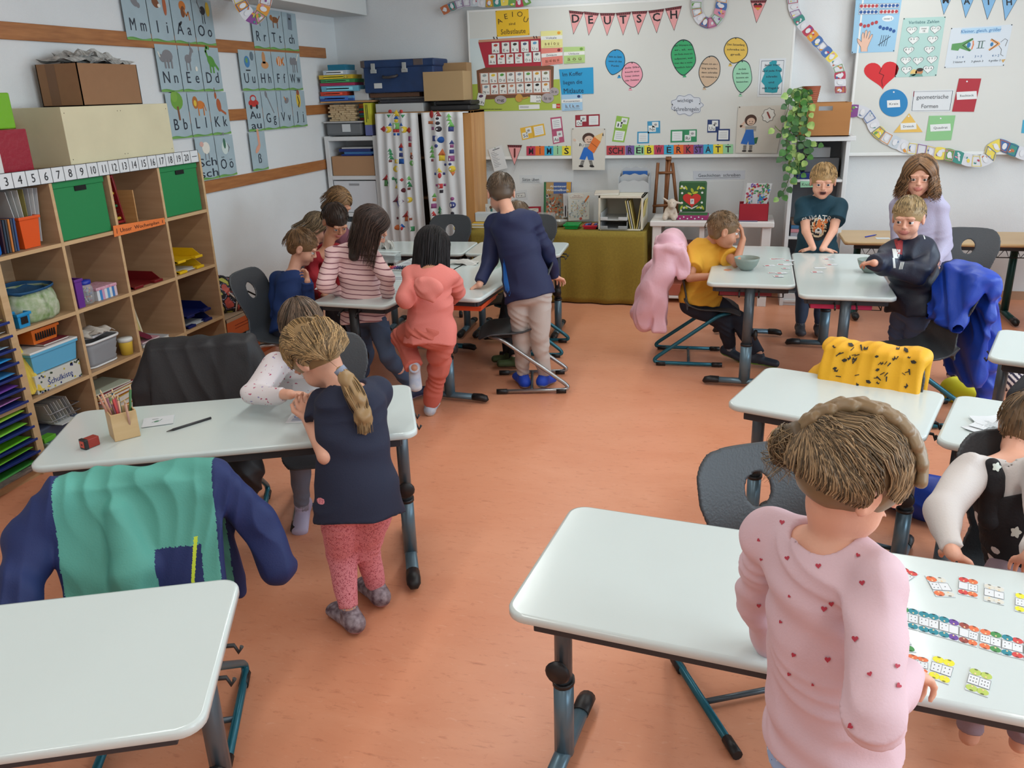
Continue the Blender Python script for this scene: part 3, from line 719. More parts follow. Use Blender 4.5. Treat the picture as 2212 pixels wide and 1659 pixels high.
a.poly([(180,455),(883,410),(886,440),(175,485)],(196,146,118),2);a.poly([(175,483),(887,438),(892,782),(256,772)],(170,40,58),2)
a.poly([(155,802),(255,770),(985,745),(1035,752),(1030,1000),(1085,1080),(300,1130),(180,1130)],(112,74,52),3)
a.poly([(186,830),(1000,792),(1005,1060),(210,1085)],(190,128,108),4)
def mini(cx,cy,w,h,t,col,ang=-2,L=5,t2=None):
 a.rect(cx,cy,w+5,h+5,(110,100,96),L,ang);a.rect(cx,cy,w,h,(226,228,224),L+1,ang)
 a.ell(cx+(w*.12 if t2 else 0),cy-h*.28,w*.28,h*.13,col,L+2,-10,10)
 if t2:a.text(t,cx-w*.12,cy-h*.05,h*.22,INK,L+3,ang);a.text(t2,cx-w*.05,cy+h*.3,h*.2,INK,L+3,ang)
 else :a.text(t,cx,cy+h*.24,h*.27,INK,L+3,ang,w=w*.72)
for cx,cy,t,c in ((373,548,'A a',(176,70,60)),(487,542,'E e',(110,110,110)),(592,536,'I i',(50,50,50)),(705,532,'O o',(80,90,120)),(818,522,'U u',(90,150,190))):mini(cx,cy,84,118,t,c)
for cx,cy,t,c,t2 in ((335,678,'Ä ä',(190,120,60),None),(437,672,'Au',(190,50,40),'au'),(535,668,'Ei',(170,80,60),'ei'),(636,664,'Eu',(170,90,90),'eu'),(740,655,'Ö ö',(130,160,160),None),(842,648,'Ü ü',(110,110,110),None)):mini(cx,cy,82,112,t,c,t2=t2)
for i,(t,c) in enumerate((('M m',(150,160,160)),('S s',(220,190,60)),('D d',(80,150,60)),('W w',(130,130,130)),('G g',(130,140,150)),('B b',(96,150,70)),('J j',(200,150,50)),('H h',(120,120,90)))):mini(246+i*99.5,892-i*4,84,116,t,c)
for i,(t,c) in enumerate((('N n',(130,150,160)),('Z z',(160,90,90)),('T t',(110,80,60)),('F f',(190,130,100)),('K k',(120,120,120)),('P p',(20,20,20)),('R r',(20,20,20)),('L l',(200,140,60)))):mini(264+i*97,1020-i*4,82,112,t,c)
for cx,cy,rx,ry,t,an in ((430,1135,68,48,'ng',0),(965,1115,72,55,'Sp sp',0),(1040,1040,55,45,'St st',12)):a.ell(cx,cy,rx,ry,(168,160,162),9,an);a.text(t,cx,cy,32,INK,10,w=rx*1.2)
mini(208,1130,92,130,'ch',(90,60,90),12,9);a.ell(640,1115,42,46,(196,150,70),9);a.line([(670,1125),(740,1105)],16,(196,150,70),9);a.rect(828,1125,122,82,(224,226,222),9,2);a.text('Sch',860,1105,28,INK,10);a.text('sch',860,1145,28,INK,10)
a.scribble(300,1243,290,12,(60,70,30),5,lw=6);a.rect(755,1217,235,52,(226,228,226),5,-2);a.scribble(700,1218,100,26,(70,70,90),6,2);a.rect(1040,1207,42,48,(226,228,226),5);a.rect(1086,1205,44,50,(196,60,46),5);a.text('Klett',1086,1205,14,(240,240,240),6)
for x in (350,385,805,835):a.line([(x,420-x*.02+10),(x+8,450-x*.02)],12,(60,44,40),4)
a.build('alphabet_poster','poster of an open red suitcase filled with little letter cards','poster')
for nm,col,q,t1,t2,sc in (('Vokale',(226,222,150),((885,355),(1130,345),(1135,540),(890,550)),'Vokale','a e i o u',(230,160,50)),('Zwielaute',(222,130,118),((888,552),(1130,542),(1136,722),(900,752)),'Zwielaute','au ei eu ai',(120,40,50)),('Umlaute',(176,206,132),((1145,535),(1385,530),(1388,712),(1150,726)),'Umlaute','ä ö ü',(110,160,60)),('Konsonanten',(160,198,226),((1120,1078),(1355,1070),(1361,1250),(1130,1262)),'Konsonanten','b, f, k, m',(40,60,110))):
 a=sheetq(C3,col,*q,lift=.004);a.poly([(0,.3),(1,.28),(1,.5),(0,.52)],(228,230,226),1);T(a,t1,.48,.41,.12,.5 if len(t1)<10 else .8,(50,56,90));T(a,t2,.5,.72,.22,.66,(104,66,40));a.ell(.84,.14,.08,.09,sc,2,0,10)
 a.line([(.12,.92),(.88,.9)],.012,(110,110,90),2)
 a.build('grammar_card','small %s card beside the suitcase poster'%nm,'card','small grammar cards')
a=sheetq(C3,(36,152,204),(1093,790),(1482,765),(1488,1065),(1122,1078),lift=.003)
for t,v,w,x in (('Im Koffer',.2,.6,.08),('liegen die',.52,.58,.08),('Mitlaute',.85,.62,.07)):T(a,t,x,v,.16 if v<.8 else .2,w,(22,44,76),align='L')
a.build('paper_sign','bright blue paper sign reading Im Koffer liegen die Mitlaute','sign')
def balloon(cr,cx,cy,rx,ry,col,ang,tip,lines,th,label,w0,dc=(34,52,60),wob=0):
 a=BA(cr);ca,sa=math.cos(rad(ang)),math.sin(rad(ang))
 def pts(k):
  out=[]
  for i in range(40):
   t=2*math.pi*i/40;x=rx*math.cos(t)*k;y=ry*math.sin(t)*k
   f=1-.42*max(0,math.sin(t))**2.2+wob*math.sin(4*t);x*=f
   out.append((cx+x*ca-y*sa,cy+x*sa+y*ca))
  return out
 a.sheet(pts(1.0),dc);a.poly(pts(.94),col,1)
 a.poly([(tip[0]-6,tip[1]-20),(tip[0]+6,tip[1]-20),(tip[0]+22,tip[1]+16),(tip[0]-22,tip[1]+18)],col,1);a.line([(tip[0]-8,tip[1]-8),(tip[0]+8,tip[1]-8)],8,dc,2)
 for i,t in enumerate(lines):a.text(t,cx+(lines and 0),cy+(i-(len(lines)-1)/2)*th-ry*.08,th*.42,(30,44,48),3,ang*.35-3,w=w0*(1 if len(t)>8 else .6),bold=.01)
 a.ell(cx,cy-ry*.9,7,7,(40,40,44),3,0,8)
 return a.build('balloon_card',label,'card','balloon spelling rule cards')
balloon(C3,1732,708,112,150,(36,148,204),14,(1778,872),['Satz zu Satz','setze ich den','Punkt'],52,'blue balloon card with a spelling rule',150)
balloon(C3,1925,850,122,148,(232,158,174),-4,(1905,1012),['Jede Silbe','braucht einen','Vokal, Umlaut','oder Zwielaut.'],48,'pink balloon card next to the blue balloon card',165)
balloon(C4,402,655,142,208,(52,164,104),0,(415,862),['Bei Wörtern mit','er, el, en','am Ende muss ich','aufpassen, weil','man das e nicht','deutlich hört.'],50,'tall green balloon card with six lines of writing',205,wob=.05)
balloon(C4,698,815,122,185,(200,174,146),13,(640,1005),['Wenn ich ein i','lang spreche,','dann schreibe','ich meistens ie.'],49,'beige balloon card below the green one',180)
balloon(C4,998,575,138,152,(222,186,84),14,(935,737),['Den Satzanfang','schreibe ich','groß.'],56,'yellow balloon card with a rule about sentence beginnings',200)
balloon(C4,1072,872,112,188,(150,206,172),3,(1050,1080),['Am Ende','des Satzes','kommt ein','Satzzeichen.'],48,'mint green balloon card below the yellow one',140,wob=.05)
a=sheetq(C4,PAPER,(1270,668),(1572,660),(1536,1102),(1240,1100))
a.line([(.08,.06),(.92,.06),(.92,.94),(.08,.94)],.012,(70,84,104),1,True)
a.poly([(.16+.06*math.sin(k*2.1)+.36*(1+math.cos(k*math.pi/12))*1.0-.0,.5+.42*math.sin(k*math.pi/12)*(1+.07*math.sin(k*5.))) for k in range(24)],(30,146,160),2)
for t,v,w in (('Jeder Herr',.17,.58),('und jede Frau',.32,.74),('schreibt',.47,.44),('und',.62,.22),('mit Vogel-V',.77,.66)):T(a,t,.5,v,.055,w,(16,40,56),bold=.02)
a.build('rule_card','white card with a teal paint blot and the rhyme about Vogel-V','card')
a=BA(C4);cl=[(442+(182+14*math.cos(9*t))*math.cos(t),1195+(118+12*math.cos(9*t))*math.sin(t)) for t in [2*math.pi*k/72 for k in range(72)]]
a.sheet(cl,(206,212,220));a.line([(442+(x-442)*.95,1195+(y-1195)*.94) for x,y in cl],4,(90,96,120),1,True)
a.text('wichtige',420,1140,42,(70,76,92),2,-2,w=180);a.text('Schreibregeln',432,1238,50,(70,76,92),2,0,w=285);pins(a,[(275,1190),(587,1180)])
a.build('cloud_card','white cloud card reading wichtige Schreibregeln','card')
def pair(cr,col,q,t,label,side=0,vert=False,lift=0.0,group='letter booklets on the board'):
 a=sheetq(cr,col,*q,lift=lift)
 A,Bq=((.5,.25),(.5,.75)) if vert else ((.25,.5),(.75,.5))
 if side:A,Bq=Bq,A
 W,H=(.5*(.9),.5*.45) if vert else (.5*.45,.5*.9)
 hw,hh=(.5,.25) if vert else (.25,.5)
 a.rect(A[0]-hw*.36,A[1]+hh*.34,hw*.95,hh*.95,(226,230,228),1);a.rect(A[0]+hw*.32,A[1]-hh*.34,hw*.95,hh*.95,(218,222,220),1)
 T(a,t,A[0]-hw*.34,A[1]+hh*.36,hh*.55,hw*.8,(36,40,50))
 a.ell(A[0]+hw*.32,A[1]-hh*.34,hw*.25,hh*.2,(150,150,152),2,0,8)
 a.rect(Bq[0],Bq[1],hw*1.55,hh*1.5,(222,226,226),1)
 for k in range(4):a.line([(Bq[0]-hw*.55,Bq[1]-hh*.42+k*hh*.28),(Bq[0]+hw*.5,Bq[1]-hh*.42+k*hh*.28)],.012,(120,124,136),2)
 if vert:a.line([(0,.5),(1,.5)],.006,(70,60,60),2)
 else :a.line([(.5,0),(.5,1)],.006,(70,60,60),2)
 return a.build('letter_booklet',label,'card',group)
pair(K1,(226,180,60),((640,242),(905,190),(926,320),(664,377)),'Ss','yellow opened booklet with the letters Ss')
pair(K1,(178,84,116),((978,126),(1103,112),(1137,397),(1010,422)),'Aa','mauve opened booklet with the letters Aa',1,True)
pair(K1,(144,32,50),((1257,97),(1532,85),(1532,219),(1259,231)),'Oo','dark red opened booklet with the letters Oo')
pair(K1,(140,184,74),((1722,103),(1866,124),(1805,403),(1669,391)),'Ii','lime green opened booklet with the letters Ii',0,True)
pair(K2,(44,138,92),((357,263),(650,255),(648,396),(354,404)),'Rr','green opened booklet with the letters Rr',1)
pair(K2,(222,130,62),((1415,205),(1556,227),(1465,522),(1318,496)),'Mm','orange opened booklet with the letters Mm',0,True,lift=.003)
def single(cr,col,q,t,label,L=None):
 a=sheetq(cr,col,*q)
 if t:a.rect(.36,.62,.58,.5,(226,230,228),1);a.rect(.62,.3,.5,.46,(218,222,220),1);T(a,t,.36,.66,.27,.44,(36,40,50));a.ell(.64,.3,.12,.1,(150,150,150),2,0,8)
 else :
  a.rect(.5,.5,.76,.76,(222,226,226),1)
  for k in range(4):a.line([(.22,.3+.14*k),(.76,.3+.14*k)],.02,(120,124,136),2)
 return a.build('letter_booklet',label,'card','letter booklets on the board')
single(K2,(62,146,186),((95,167),(238,160),(240,298),(100,302)),'Nn','blue card with the letters Nn')
single(K1,(62,146,186),((1953,282),(2085,280),(2085,412),(1950,416)),None,'blue written card lower left of the Nn card')
single(K2,(28,54,108),((770,148),(906,148),(905,291),(765,293)),'Uu','navy card with the letters Uu')
single(K2,(28,54,108),((876,252),(1021,250),(1018,386),(870,386)),None,'navy written card lower right of the Uu card')
cR,cO,cB,cG,cY,cP,cK=(188,58,84),(226,110,44),(60,168,206),(150,206,160),(228,212,60),(112,84,152),(184,64,72)
for t,c,x0,x1,cr,w1,y0 in (('M',cR,712,810,K1,'MIMIS',445),('I',cO,812,912,K1,'MIMIS',444),('M',cB,914,1012,K1,'MIMIS',444),('I',cG,1012,1108,K1,'MIMIS',443),('S',cY,1110,1208,K1,'MIMIS',443),('SCH',cK,1608,1813,K1,'SCHREIBWERKSTATT',440),('R',cP,1820,1918,K1,'SCHREIBWERKSTATT',438),('EI',cG,1920,2029,K1,'SCHREIBWERKSTATT',437),('B',cY,2031,2136,K1,'SCHREIBWERKSTATT',436),('W',cR,172,279,K2,'SCHREIBWERKSTATT',433),('E',cB,281,388,K2,'SCHREIBWERKSTATT',432),('R',cO,391,499,K2,'SCHREIBWERKSTATT',430),('K',cK,501,611,K2,'SCHREIBWERKSTATT',429),('ST',cP,613,721,K2,'SCHREIBWERKSTATT',428),('A',cB,723,831,K2,'SCHREIBWERKSTATT',426),('T',cY,833,941,K2,'SCHREIBWERKSTATT',425),('T',cG,943,1056,K2,'SCHREIBWERKSTATT',424)):
 a=BA(cr,None,.002);a.sheet([(x0,y0),(x1,y0-1),(x1,y0+103),(x0,y0+104)],c)
 a.text(t,(x0+x1)/2,y0+52,72,(30,28,38),2,0,bold=.02,w=(x1-x0)*(.78 if len(t)>1 else .55 if t!='I' else .1));a.ell((x0+x1)/2,y0+2,6,6,INK,3,0,8)
 nm={cR:'crimson',cO:'orange',cB:'blue',cG:'mint',cY:'yellow',cP:'purple',cK:'red'}[c]
 pos={('M',cR):'first',('M',cB):'second',('I',cO):'first',('I',cG):'second',('T',cY):'first',('T',cG):'last'}.get((t,c),'')
 a.build('letter_tile','%s paper tile with the letters %s in the word %s'%(nm,t,w1),'letter tile','letter tiles spelling MIMIS SCHREIBWERKSTATT')
def child_pic(cr,q,arm,label):
 a=sheetq(cr,(208,204,194),*q,lift=.005)
 K,S,SK,HR=(34,30,30),(214,212,204),(216,186,166),(70,44,34)
 ox,sc=(0,1)
 e=lambda x,y,rx,ry,c,L=2,an=0:a.ell(ox+x*sc,y,rx*sc,ry,c,L,an,18)
 if arm==0:
  e(.50,.24,.19,.13,HR,2);e(.51,.28,.14,.10,SK,3)
  for x in (.46,.56):e(x,.27,.012,.012,K,4)
  a.line([(.46,.32),(.51,.335),(.57,.315)],.012,K,4)
  a.poly([(.38,.37),(.58,.37),(.60,.50),(.38,.50)],S,2);[a.line([(.38,.39+.028*k),(.59,.39+.028*k)],.011,K,3) for k in range(4)]
  a.line([(.36,.42),(.24,.40),(.12,.30)],.07,S,1);[a.line([(.34-.05*k,.39-.008*k),(.33-.05*k,.44-.01*k)],.013,K,3) for k in range(3)];e(.08,.285,.05,.03,SK,3,20)
  a.poly([(.36,.46),(.60,.46),(.66,.76),(.49,.76),(.45,.66),(.39,.76),(.22,.74)],(32,104,190),4)
  for x0,x1 in ((.32,.27),(.55,.60)):
   for k in range(5):a.line([(x0+(x1-x0)*k/5-.04,.78+.026*k),(x0+(x1-x0)*k/5+.05,.78+.026*k)],.014,K,4)
   e(x1,.91,.075,.025,K,4,5)
  a.poly([(.47,.48),(.66,.20),(.86,.32),(.66,.60)],(222,116,50),5);a.poly([(.66,.20),(.86,.32),(.93,.10)],(226,190,130),5);a.poly([(.905,.17),(.945,.185),(.93,.10)],K,6)
  a.line([(.56,.34),(.76,.46)],.008,K,6)
 else :
  e(.29,.30,.13,.12,HR,2);e(.30,.33,.09,.08,SK,3);[e(x,.33,.01,.01,K,4) for x in (.27,.33)];a.line([(.27,.37),(.30,.38),(.34,.365)],.009,K,4)
  a.poly([(.18,.42),(.42,.42),(.44,.56),(.20,.52)],S,2);[a.line([(.19,.44+.022*k),(.43,.44+.022*k)],.009,K,3) for k in range(5)]
  a.line([(.2,.45),(.08,.43),(.18,.33)],.05,SK,1)
  a.poly([(.21,.50),(.37,.50),(.44,.82),(.30,.82),(.285,.74),(.26,.82),(.11,.80)],(32,104,190),4)
  for x in (.22,.36):
   for k in range(5):a.line([(x-.04,.84+.02*k),(x+.03,.84+.02*k)],.010,K,4)
   e(x-.01,.955,.055,.02,K,4)
  a.poly([(.40,.68),(.50,.66),(.48,.80),(.38,.80)],(40,110,70),3)
  cl=[(.66+(.13+.012*math.cos(8*t))*math.cos(t),.20+(.14+.012*math.cos(8*t))*math.sin(t)) for t in [2*math.pi*k/48 for k in range(48)]]
  a.poly(cl,(222,222,216),2);a.line(cl,.008,K,3,True);a.line([(.63,.14),(.70,.26)],.035,(140,60,56),3);e(.46,.22,.02,.015,S,2)
 [a.ell(x,.02,.014,.012,K,6,0,8) for x in (.03,.97)]
 a.build('picture_card',label,'picture')
child_pic(K1,((1220,242),(1597,245),(1590,712),(1225,710)),0,'beige picture card of a cheering child hugging a giant orange pencil')
child_pic(K2,((1113,-2),(1650,-14),(1545,526),(1080,520)),1,'beige picture card of a thinking child with a green book')
a=sheetq(K1,PAPER,(283,482),(430,430),(500,690),(352,728),lift=.006)
[a.line([(.12,.2+.07*k),(.12+.3+.2*((k*7)%3)/2,.2+.07*k)],.012,(90,94,110),2) for k in range(10)];a.line([(.3,.1),(.8,.1)],.03,(70,74,90),2);a.ell(.5,.04,.03,.02,(40,120,60),3)
a.build('name_list','tilted white list pinned below the suitcase poster','paper')
a=sheetq(K1,PAPER,(632,770),(886,766),(880,866),(636,862),y=YB);T(a,'Sätze üben',.5,.5,.38,.76,(60,62,70));a.line([(.1,.82),(.9,.8)],.03,(60,62,70),2);a.build('paper_sign','white paper strip reading Sätze üben','sign')
a=sheetq(K1,PAPER,(572,950),(714,930),(726,1045),(578,1057),y=YB);a.rect(.5,.5,.7,.45,(120,120,124),1);a.rect(.5,.5,.64,.38,(220,222,220),2);T(a,'V x .',.5,.5,.22,.5);a.build('paper_note','small white note with two boxes below the Sätze üben strip','paper')
a=sheetq(K2,(206,211,220),(608,722),(1192,716),(1186,815),(612,826),y=YB);T(a,'Geschichten  schreiben',.5,.48,.36,.82,(74,78,88));a.line([(.06,.82),(.9,.78)],.03,(74,78,88),2);a.build('paper_sign','white paper strip reading Geschichten schreiben','sign')
a=sheetq(K2,(212,216,218),(735,838),(1180,832),(1130,1215),(775,1220),y=YB);a.build('paper_sheet','large blank white sheet below the Geschichten schreiben strip','paper')
a=sheetq(C5,(150,194,222),(262,-70),(700,-75),(620,487),(215,502))
for r,(v,cs) in enumerate(((.225,((176,60,66),(36,84,150))),(.325,((36,84,150),(176,60,66))))):
 for h in (0,1):
  a.rect(.30+.45*h,v,.42,.075,(214,222,228),1);a.line([(.09+.45*h,v-.0375),(.51+.45*h,v-.0375),(.51+.45*h,v+.0375),(.09+.45*h,v+.0375)],.005,(90,90,110),2,True)
  for k in range(5):a.ell(.135+.45*h+k*.083,v,.036,.028,cs[h],3,0,12)
for k in range(5):
 a.ell(.16+.085*k,.53+.03*math.sin(k*1.2),.038,.03,(176,60,66),3,0,12);a.ell(.60+.08*k,.58+.016*k+.01*math.sin(k*2),.038,.03,(36,84,150),3,0,12)
a.ell(.75,.44,.13,.05,(222,228,230),1);T(a,'immer 5',.75,.44,.035,.18,(50,60,80))
hand=[(.22,.98),(.20,.90),(.12,.82),(.10,.76),(.16,.78),(.21,.82),(.20,.70),(.22,.66),(.25,.68),(.26,.76),(.27,.64),(.30,.62),(.32,.65),(.31,.76),(.35,.65),(.38,.64),(.39,.67),(.36,.78),(.42,.70),(.45,.70),(.45,.73),(.40,.83),(.36,.92),(.37,.98)]
a.poly(hand,(226,186,164),2);a.line(hand,.006,(110,80,70),3)
[a.line([(.66+.05*k,.72),(.63+.05*k,.90)],.010,(30,40,60),2) for k in range(4)];a.line([(.60,.88),(.86,.74)],.010,(30,40,60),3);[a.ell(x,y,.012,.01,INK,3,0,8) for x in (.02,.98) for y in (.985,)]
a.build('number_poster','light blue poster with red and blue dots, a hand and tally marks','poster')
a=sheetq(C5,(172,206,200),(705,172),(1105,156),(1016,716),(620,730))
T(a,'Verliebte Zahlen',.5,.075,.055,.72,(60,110,120))
for t,u,v in (('10 + 0',.24,.2),('0 + 10',.80,.2),('9 + 1',.32,.37),('1 + 9',.77,.37),('8 + 2',.24,.54),('2 + 8',.73,.54),('7 + 3',.21,.71),('5 + 5',.50,.72),('3 + 7',.83,.71),('6 + 4',.26,.87),('4 + 6',.78,.87)):
 a.poly([(u+(x-0)*1.0,v+y) for x,y in heart(0,.01,.26,.145)],(90,100,104),1);a.poly([(u+x,v+y) for x,y in heart(0,.01,.235,.128)],(224,228,226),2);T(a,t,u,v-.006,.036,.17,(50,56,60))
a.rect(.53,.21,.22,.11,(222,226,224),1);T(a,'immer',.53,.185,.03,.13);T(a,'10',.53,.23,.035,.06)
a.ell(.44,.93,.08,.055,(222,192,120),2);a.ell(.57,.92,.09,.055,(190,130,84),2);a.ell(.58,.885,.08,.03,(50,34,30),3);a.poly([(.34,1),(.38,.95),(.64,.95),(.68,1)],(110,160,150),2);[a.ell(x,y,.015,.01,INK,3,0,8) for x in (.02,.98) for y in (.01,.985)]
a.build('number_poster','mint poster headed Verliebte Zahlen with white number hearts','poster')
a=sheetq(C5,(206,216,224),(1155,266),(1736,230),(1655,620),(1090,641))
a.rect(.5,.1,.64,.14,(176,208,230),1);T(a,'Kleiner, gleich, größer',.5,.1,.085,.66,(40,116,176))
a.poly([(.06,.40),(.22,.38),(.38,.28),(.40,.32),(.28,.44),(.40,.58),(.37,.61),(.20,.52),(.18,.58),(.06,.55)],(90,150,90),2);a.line([(.39,.29),(.24,.45),(.38,.60)],.012,(30,50,40),3)
a.ell(.34,.45,.03,.07,(50,120,170),3);a.line([(.40,.35),(.415,.45),(.40,.56)],.02,(220,130,80),3)
for x in (.51,.56):a.rect(x,.45,.018,.17,(90,120,110),2)
for y in (.37,.54):a.line([(.48,y),(.60,y)],.012,(60,80,76),2)
a.poly([(.70,.32),(.84,.42),(.86,.47),(.70,.62),(.68,.58),(.80,.46),(.68,.36)],(226,160,96),2);a.line([(.70,.33),(.82,.45),(.70,.61)],.012,(60,50,40),3);a.ell(.72,.46,.025,.05,(50,120,170),3)
a.line([(.86,.42),(.92,.34),(.97,.38),(.95,.52)],.008,(90,90,90),2);a.line([(.84,.5),(.9,.6),(.9,.72),(.95,.76)],.008,(90,90,90),2)
for t,t2,u in (('2 < 4','2 kleiner 4',.23),('3 = 3','3 gleich 3',.53),('4 > 2','4 größer 2',.82)):T(a,t,u,.74,.06,.12,(50,100,150));T(a,t2,u,.86,.05,.2,(50,60,70))
a.poly([(.93,.85),(1.0,.84),(.97,.93)],(200,160,90),2);[a.ell(x,y,.01,.015,INK,3,0,8) for x in (.01,.985) for y in (.01,.985)]
a.build('comparison_poster','white poster headed Kleiner, gleich, größer with a crocodile','poster')
a=BA(C5);h_=heart(500,694,330,262,40,-4);a.sheet(h_,(206,34,42));a.line([(500,640),(478,690),(520,710),(500,760),(508,812)],7,(120,14,24),2)
a.build('paper_heart','big red paper heart with a zigzag crack','paper heart')
def shape(q,col,t,label,lab,n=None):
 a=BA(C5,None,.002);a.sheet(q,col);cx,cy,w,h=lab;a.rect(cx,cy,w,h,(222,226,226),2,-3);a.text(t,cx,cy,22,(40,40,46),3,-3,w=w*.7);a.ell(cx+2,min(p[1] for p in q)+28,8,8,(226,226,230),4,0,8);a.build('shape_card',label,'card','geometric shape cards')
shape([(612+134*math.cos(t),970+130*math.sin(t)) for t in [2*math.pi*k/40 for k in range(40)]],(30,126,184),'Kreis','blue paper circle labelled Kreis',(612,978,122,68))
shape([(760,1068),(886,1245),(612,1250)],(224,184,92),'Dreieck','yellow paper triangle labelled Dreieck',(752,1190,150,62))
shape([(948,1092),(1196,1088),(1155,1320),(911,1326)],(136,192,134),'Quadrat','green paper square labelled Quadrat',(1054,1203,192,66))
shape([(1230,740),(1440,740),(1370,1054),(1164,1052)],(170,36,50),'Rechteck','dark red paper rectangle labelled Rechteck',(1302,900,190,74))
a=sheetq(C5,PAPER,(792,856),(1184,845),(1147,1052),(772,1054));a.line([(.03,.05),(.97,.05),(.98,.94),(.03,.96)],.012,(50,56,66),1,True);T(a,'geometrische',.5,.3,.2,.78,(74,78,84));T(a,'Formen',.46,.73,.2,.42,(74,78,84));a.rect(.035,.15,.02,.26,(130,30,50),3)
a.build('paper_sign','white paper sign reading geometrische Formen','sign')
a=sheetq(C5,(64,164,198),(1832,1130),(1990,1125),(1980,1262),(1815,1255));a.build('paper_sheet','plain blue paper at the right edge of the maths board','paper')
def garland(cr,line,w,seed,label,mp=None,n=(0,-1,0),seg=60):
 rnd=random.Random(seed);a=Art(mp,n) if mp else BA(cr,None,.010)
 d=[0]
 for p,q in zip(line,line[1:]):d.append(d[-1]+math.hypot(q[0]-p[0],q[1]-p[1]))
 N=max(2,int(d[-1]/seg));pts=[]
 for k in range(N+1):
  t=d[-1]*k/N;i=max(j for j in range(len(d)) if d[j]<=t+1e-9);i=min(i,len(line)-2);f=(t-d[i])/max(d[i+1]-d[i],1e-6)
  pts.append((line[i][0]*(1-f)+line[i+1][0]*f,line[i][1]*(1-f)+line[i+1][1]*f))
 nr=[]
 for k in range(N+1):
  p,q=pts[max(k-1,0)],pts[min(k+1,N)];l=math.hypot(q[0]-p[0],q[1]-p[1]);nr.append((-(q[1]-p[1])/l,(q[0]-p[0])/l))
 pal=[(214,216,222)]*6+[(206,210,218),(204,200,210),(196,206,214),(184,60,84),(206,140,160),(230,210,90),(110,160,80),(70,110,170),(130,70,140),(190,110,70),(60,140,130),(220,150,60)]
 for k in range(N):
  p,q,m,o=pts[k],pts[k+1],nr[k],nr[k+1];f=quadf((p[0]+m[0]*w/2,p[1]+m[1]*w/2),(q[0]+o[0]*w/2,q[1]+o[1]*w/2),(q[0]-o[0]*w/2,q[1]-o[1]*w/2),(p[0]-m[0]*w/2,p[1]-m[1]*w/2))
  c=rnd.choice(pal);L0=(k%2)
  edge=[f(x,-.06*math.sin(math.pi*x)) for x in [i/5 for i in range(6)]]+[f(x,1+.06*math.sin(math.pi*x)) for x in [1-i/5 for i in range(6)]]
  a.sheet(edge,c,.0006)
  for z in range(rnd.randint(2,5)):
   u,v=rnd.uniform(.2,.8),rnd.uniform(.15,.85);x,y=f(u,v);a.ell(x,y,rnd.uniform(.06,.2)*w,rnd.uniform(.05,.14)*w,rnd.choice(pal),2+z,rnd.uniform(0,180),10)
  if rnd.random()<.6:x,y=f(.5,.5);a.ell(x,y,.2*w,.3*w,(222,224,228),7,math.degrees(math.atan2(q[1]-p[1],q[0]-p[0])),14)
  if rnd.random()<.5:a.line([f(.06,.06),f(.94,.06),f(.94,.94),f(.06,.94)],w*.05,rnd.choice(pal[9:]),8,True)
 return a.build('paper_garland',label,'garland','painted paper garlands')
garland(C4,[(560,-60),(545,80),(575,200),(650,268),(740,262),(800,190),(830,90),(850,-50)],118,3,'paper garland loop hanging between the H pennant and the heart pennant',seg=75)
garland(C4,[(1640,-40),(1665,130),(1740,260),(1900,440),(2040,600),(2130,690),(2180,790),(2185,900),(2190,1060)],118,5,'paper garland running down the left side of the maths board',seg=78)
garland(C5,[(190,1050),(300,1040),(390,1090),(420,1200),(520,1290),(640,1350),(760,1400),(880,1410),(990,1440),(1130,1455),(1280,1500),(1400,1530),(1510,1500),(1540,1400),(1620,1360),(1750,1420),(1900,1470),(2020,1400)],108,9,'paper garland waving along the lower edge of the maths board',seg=88)
garland(C3,[(-240,130),(-130,70),(0,30),(150,20),(290,40),(420,20),(520,10),(640,45),(760,-10)],92,12,'paper garland at the top above the suitcase poster',seg=84)
XA=XL+.34
garland(None,[(505,-30),(520,8),(534,30),(548,44),(562,34),(572,10),(578,-25)],26,15,'paper garland dangling from the ceiling beam on the left',mp=lambda u,v:P(u,v,x=XL+.36),n=(1,0,0),seg=17)
# ==== BEECH SHELF ON THE LEFT
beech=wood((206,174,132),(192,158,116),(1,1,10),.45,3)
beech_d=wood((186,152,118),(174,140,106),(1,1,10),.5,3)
SX0,SX1=XL+.02,-3.30
YC=[2.20,2.62,3.035,3.45,3.86,4.275,4.69];ZR=[.045,.375,.725,1.08,1.43]
t=empty('cube_shelf',(-3.48,3.4,0),0,'large open beech cube shelf along the left wall','shelf')
TH=.019
def wp(b,name,par=None):return b.build(name,par or t,world=True)
for i,y in enumerate(YC):
 nm='side_panel' if i in (0,len(YC)-1) else 'divider'
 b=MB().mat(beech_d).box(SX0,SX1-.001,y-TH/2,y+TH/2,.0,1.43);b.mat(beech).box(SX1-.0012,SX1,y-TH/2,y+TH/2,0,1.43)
 if i==2:b.box(SX1-.012,SX1+.001,y-.02,y+.02,0,1.43)
 wp(b,nm)
for j,z in enumerate(ZR):
 y0,y1=YC[0],YC[-1]
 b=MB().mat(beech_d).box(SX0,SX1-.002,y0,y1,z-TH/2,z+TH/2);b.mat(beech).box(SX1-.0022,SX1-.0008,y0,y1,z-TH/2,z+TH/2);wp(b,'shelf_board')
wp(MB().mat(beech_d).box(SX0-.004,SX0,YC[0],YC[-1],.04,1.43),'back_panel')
wp(MB().mat(beech).box(SX1-.03,SX1-.012,YC[0],YC[-1],0,.045),'plinth')
def cell(c,r):return YC[c]+TH/2,YC[c+1]-TH/2,ZR[r]+TH/2,ZR[r+1]-TH/2
ya,yb=P(21.5,367,x=SX1).y,P(425,322,x=SX1).y;pitch=(yb-ya)/18.0;yz=ya-pitch*4
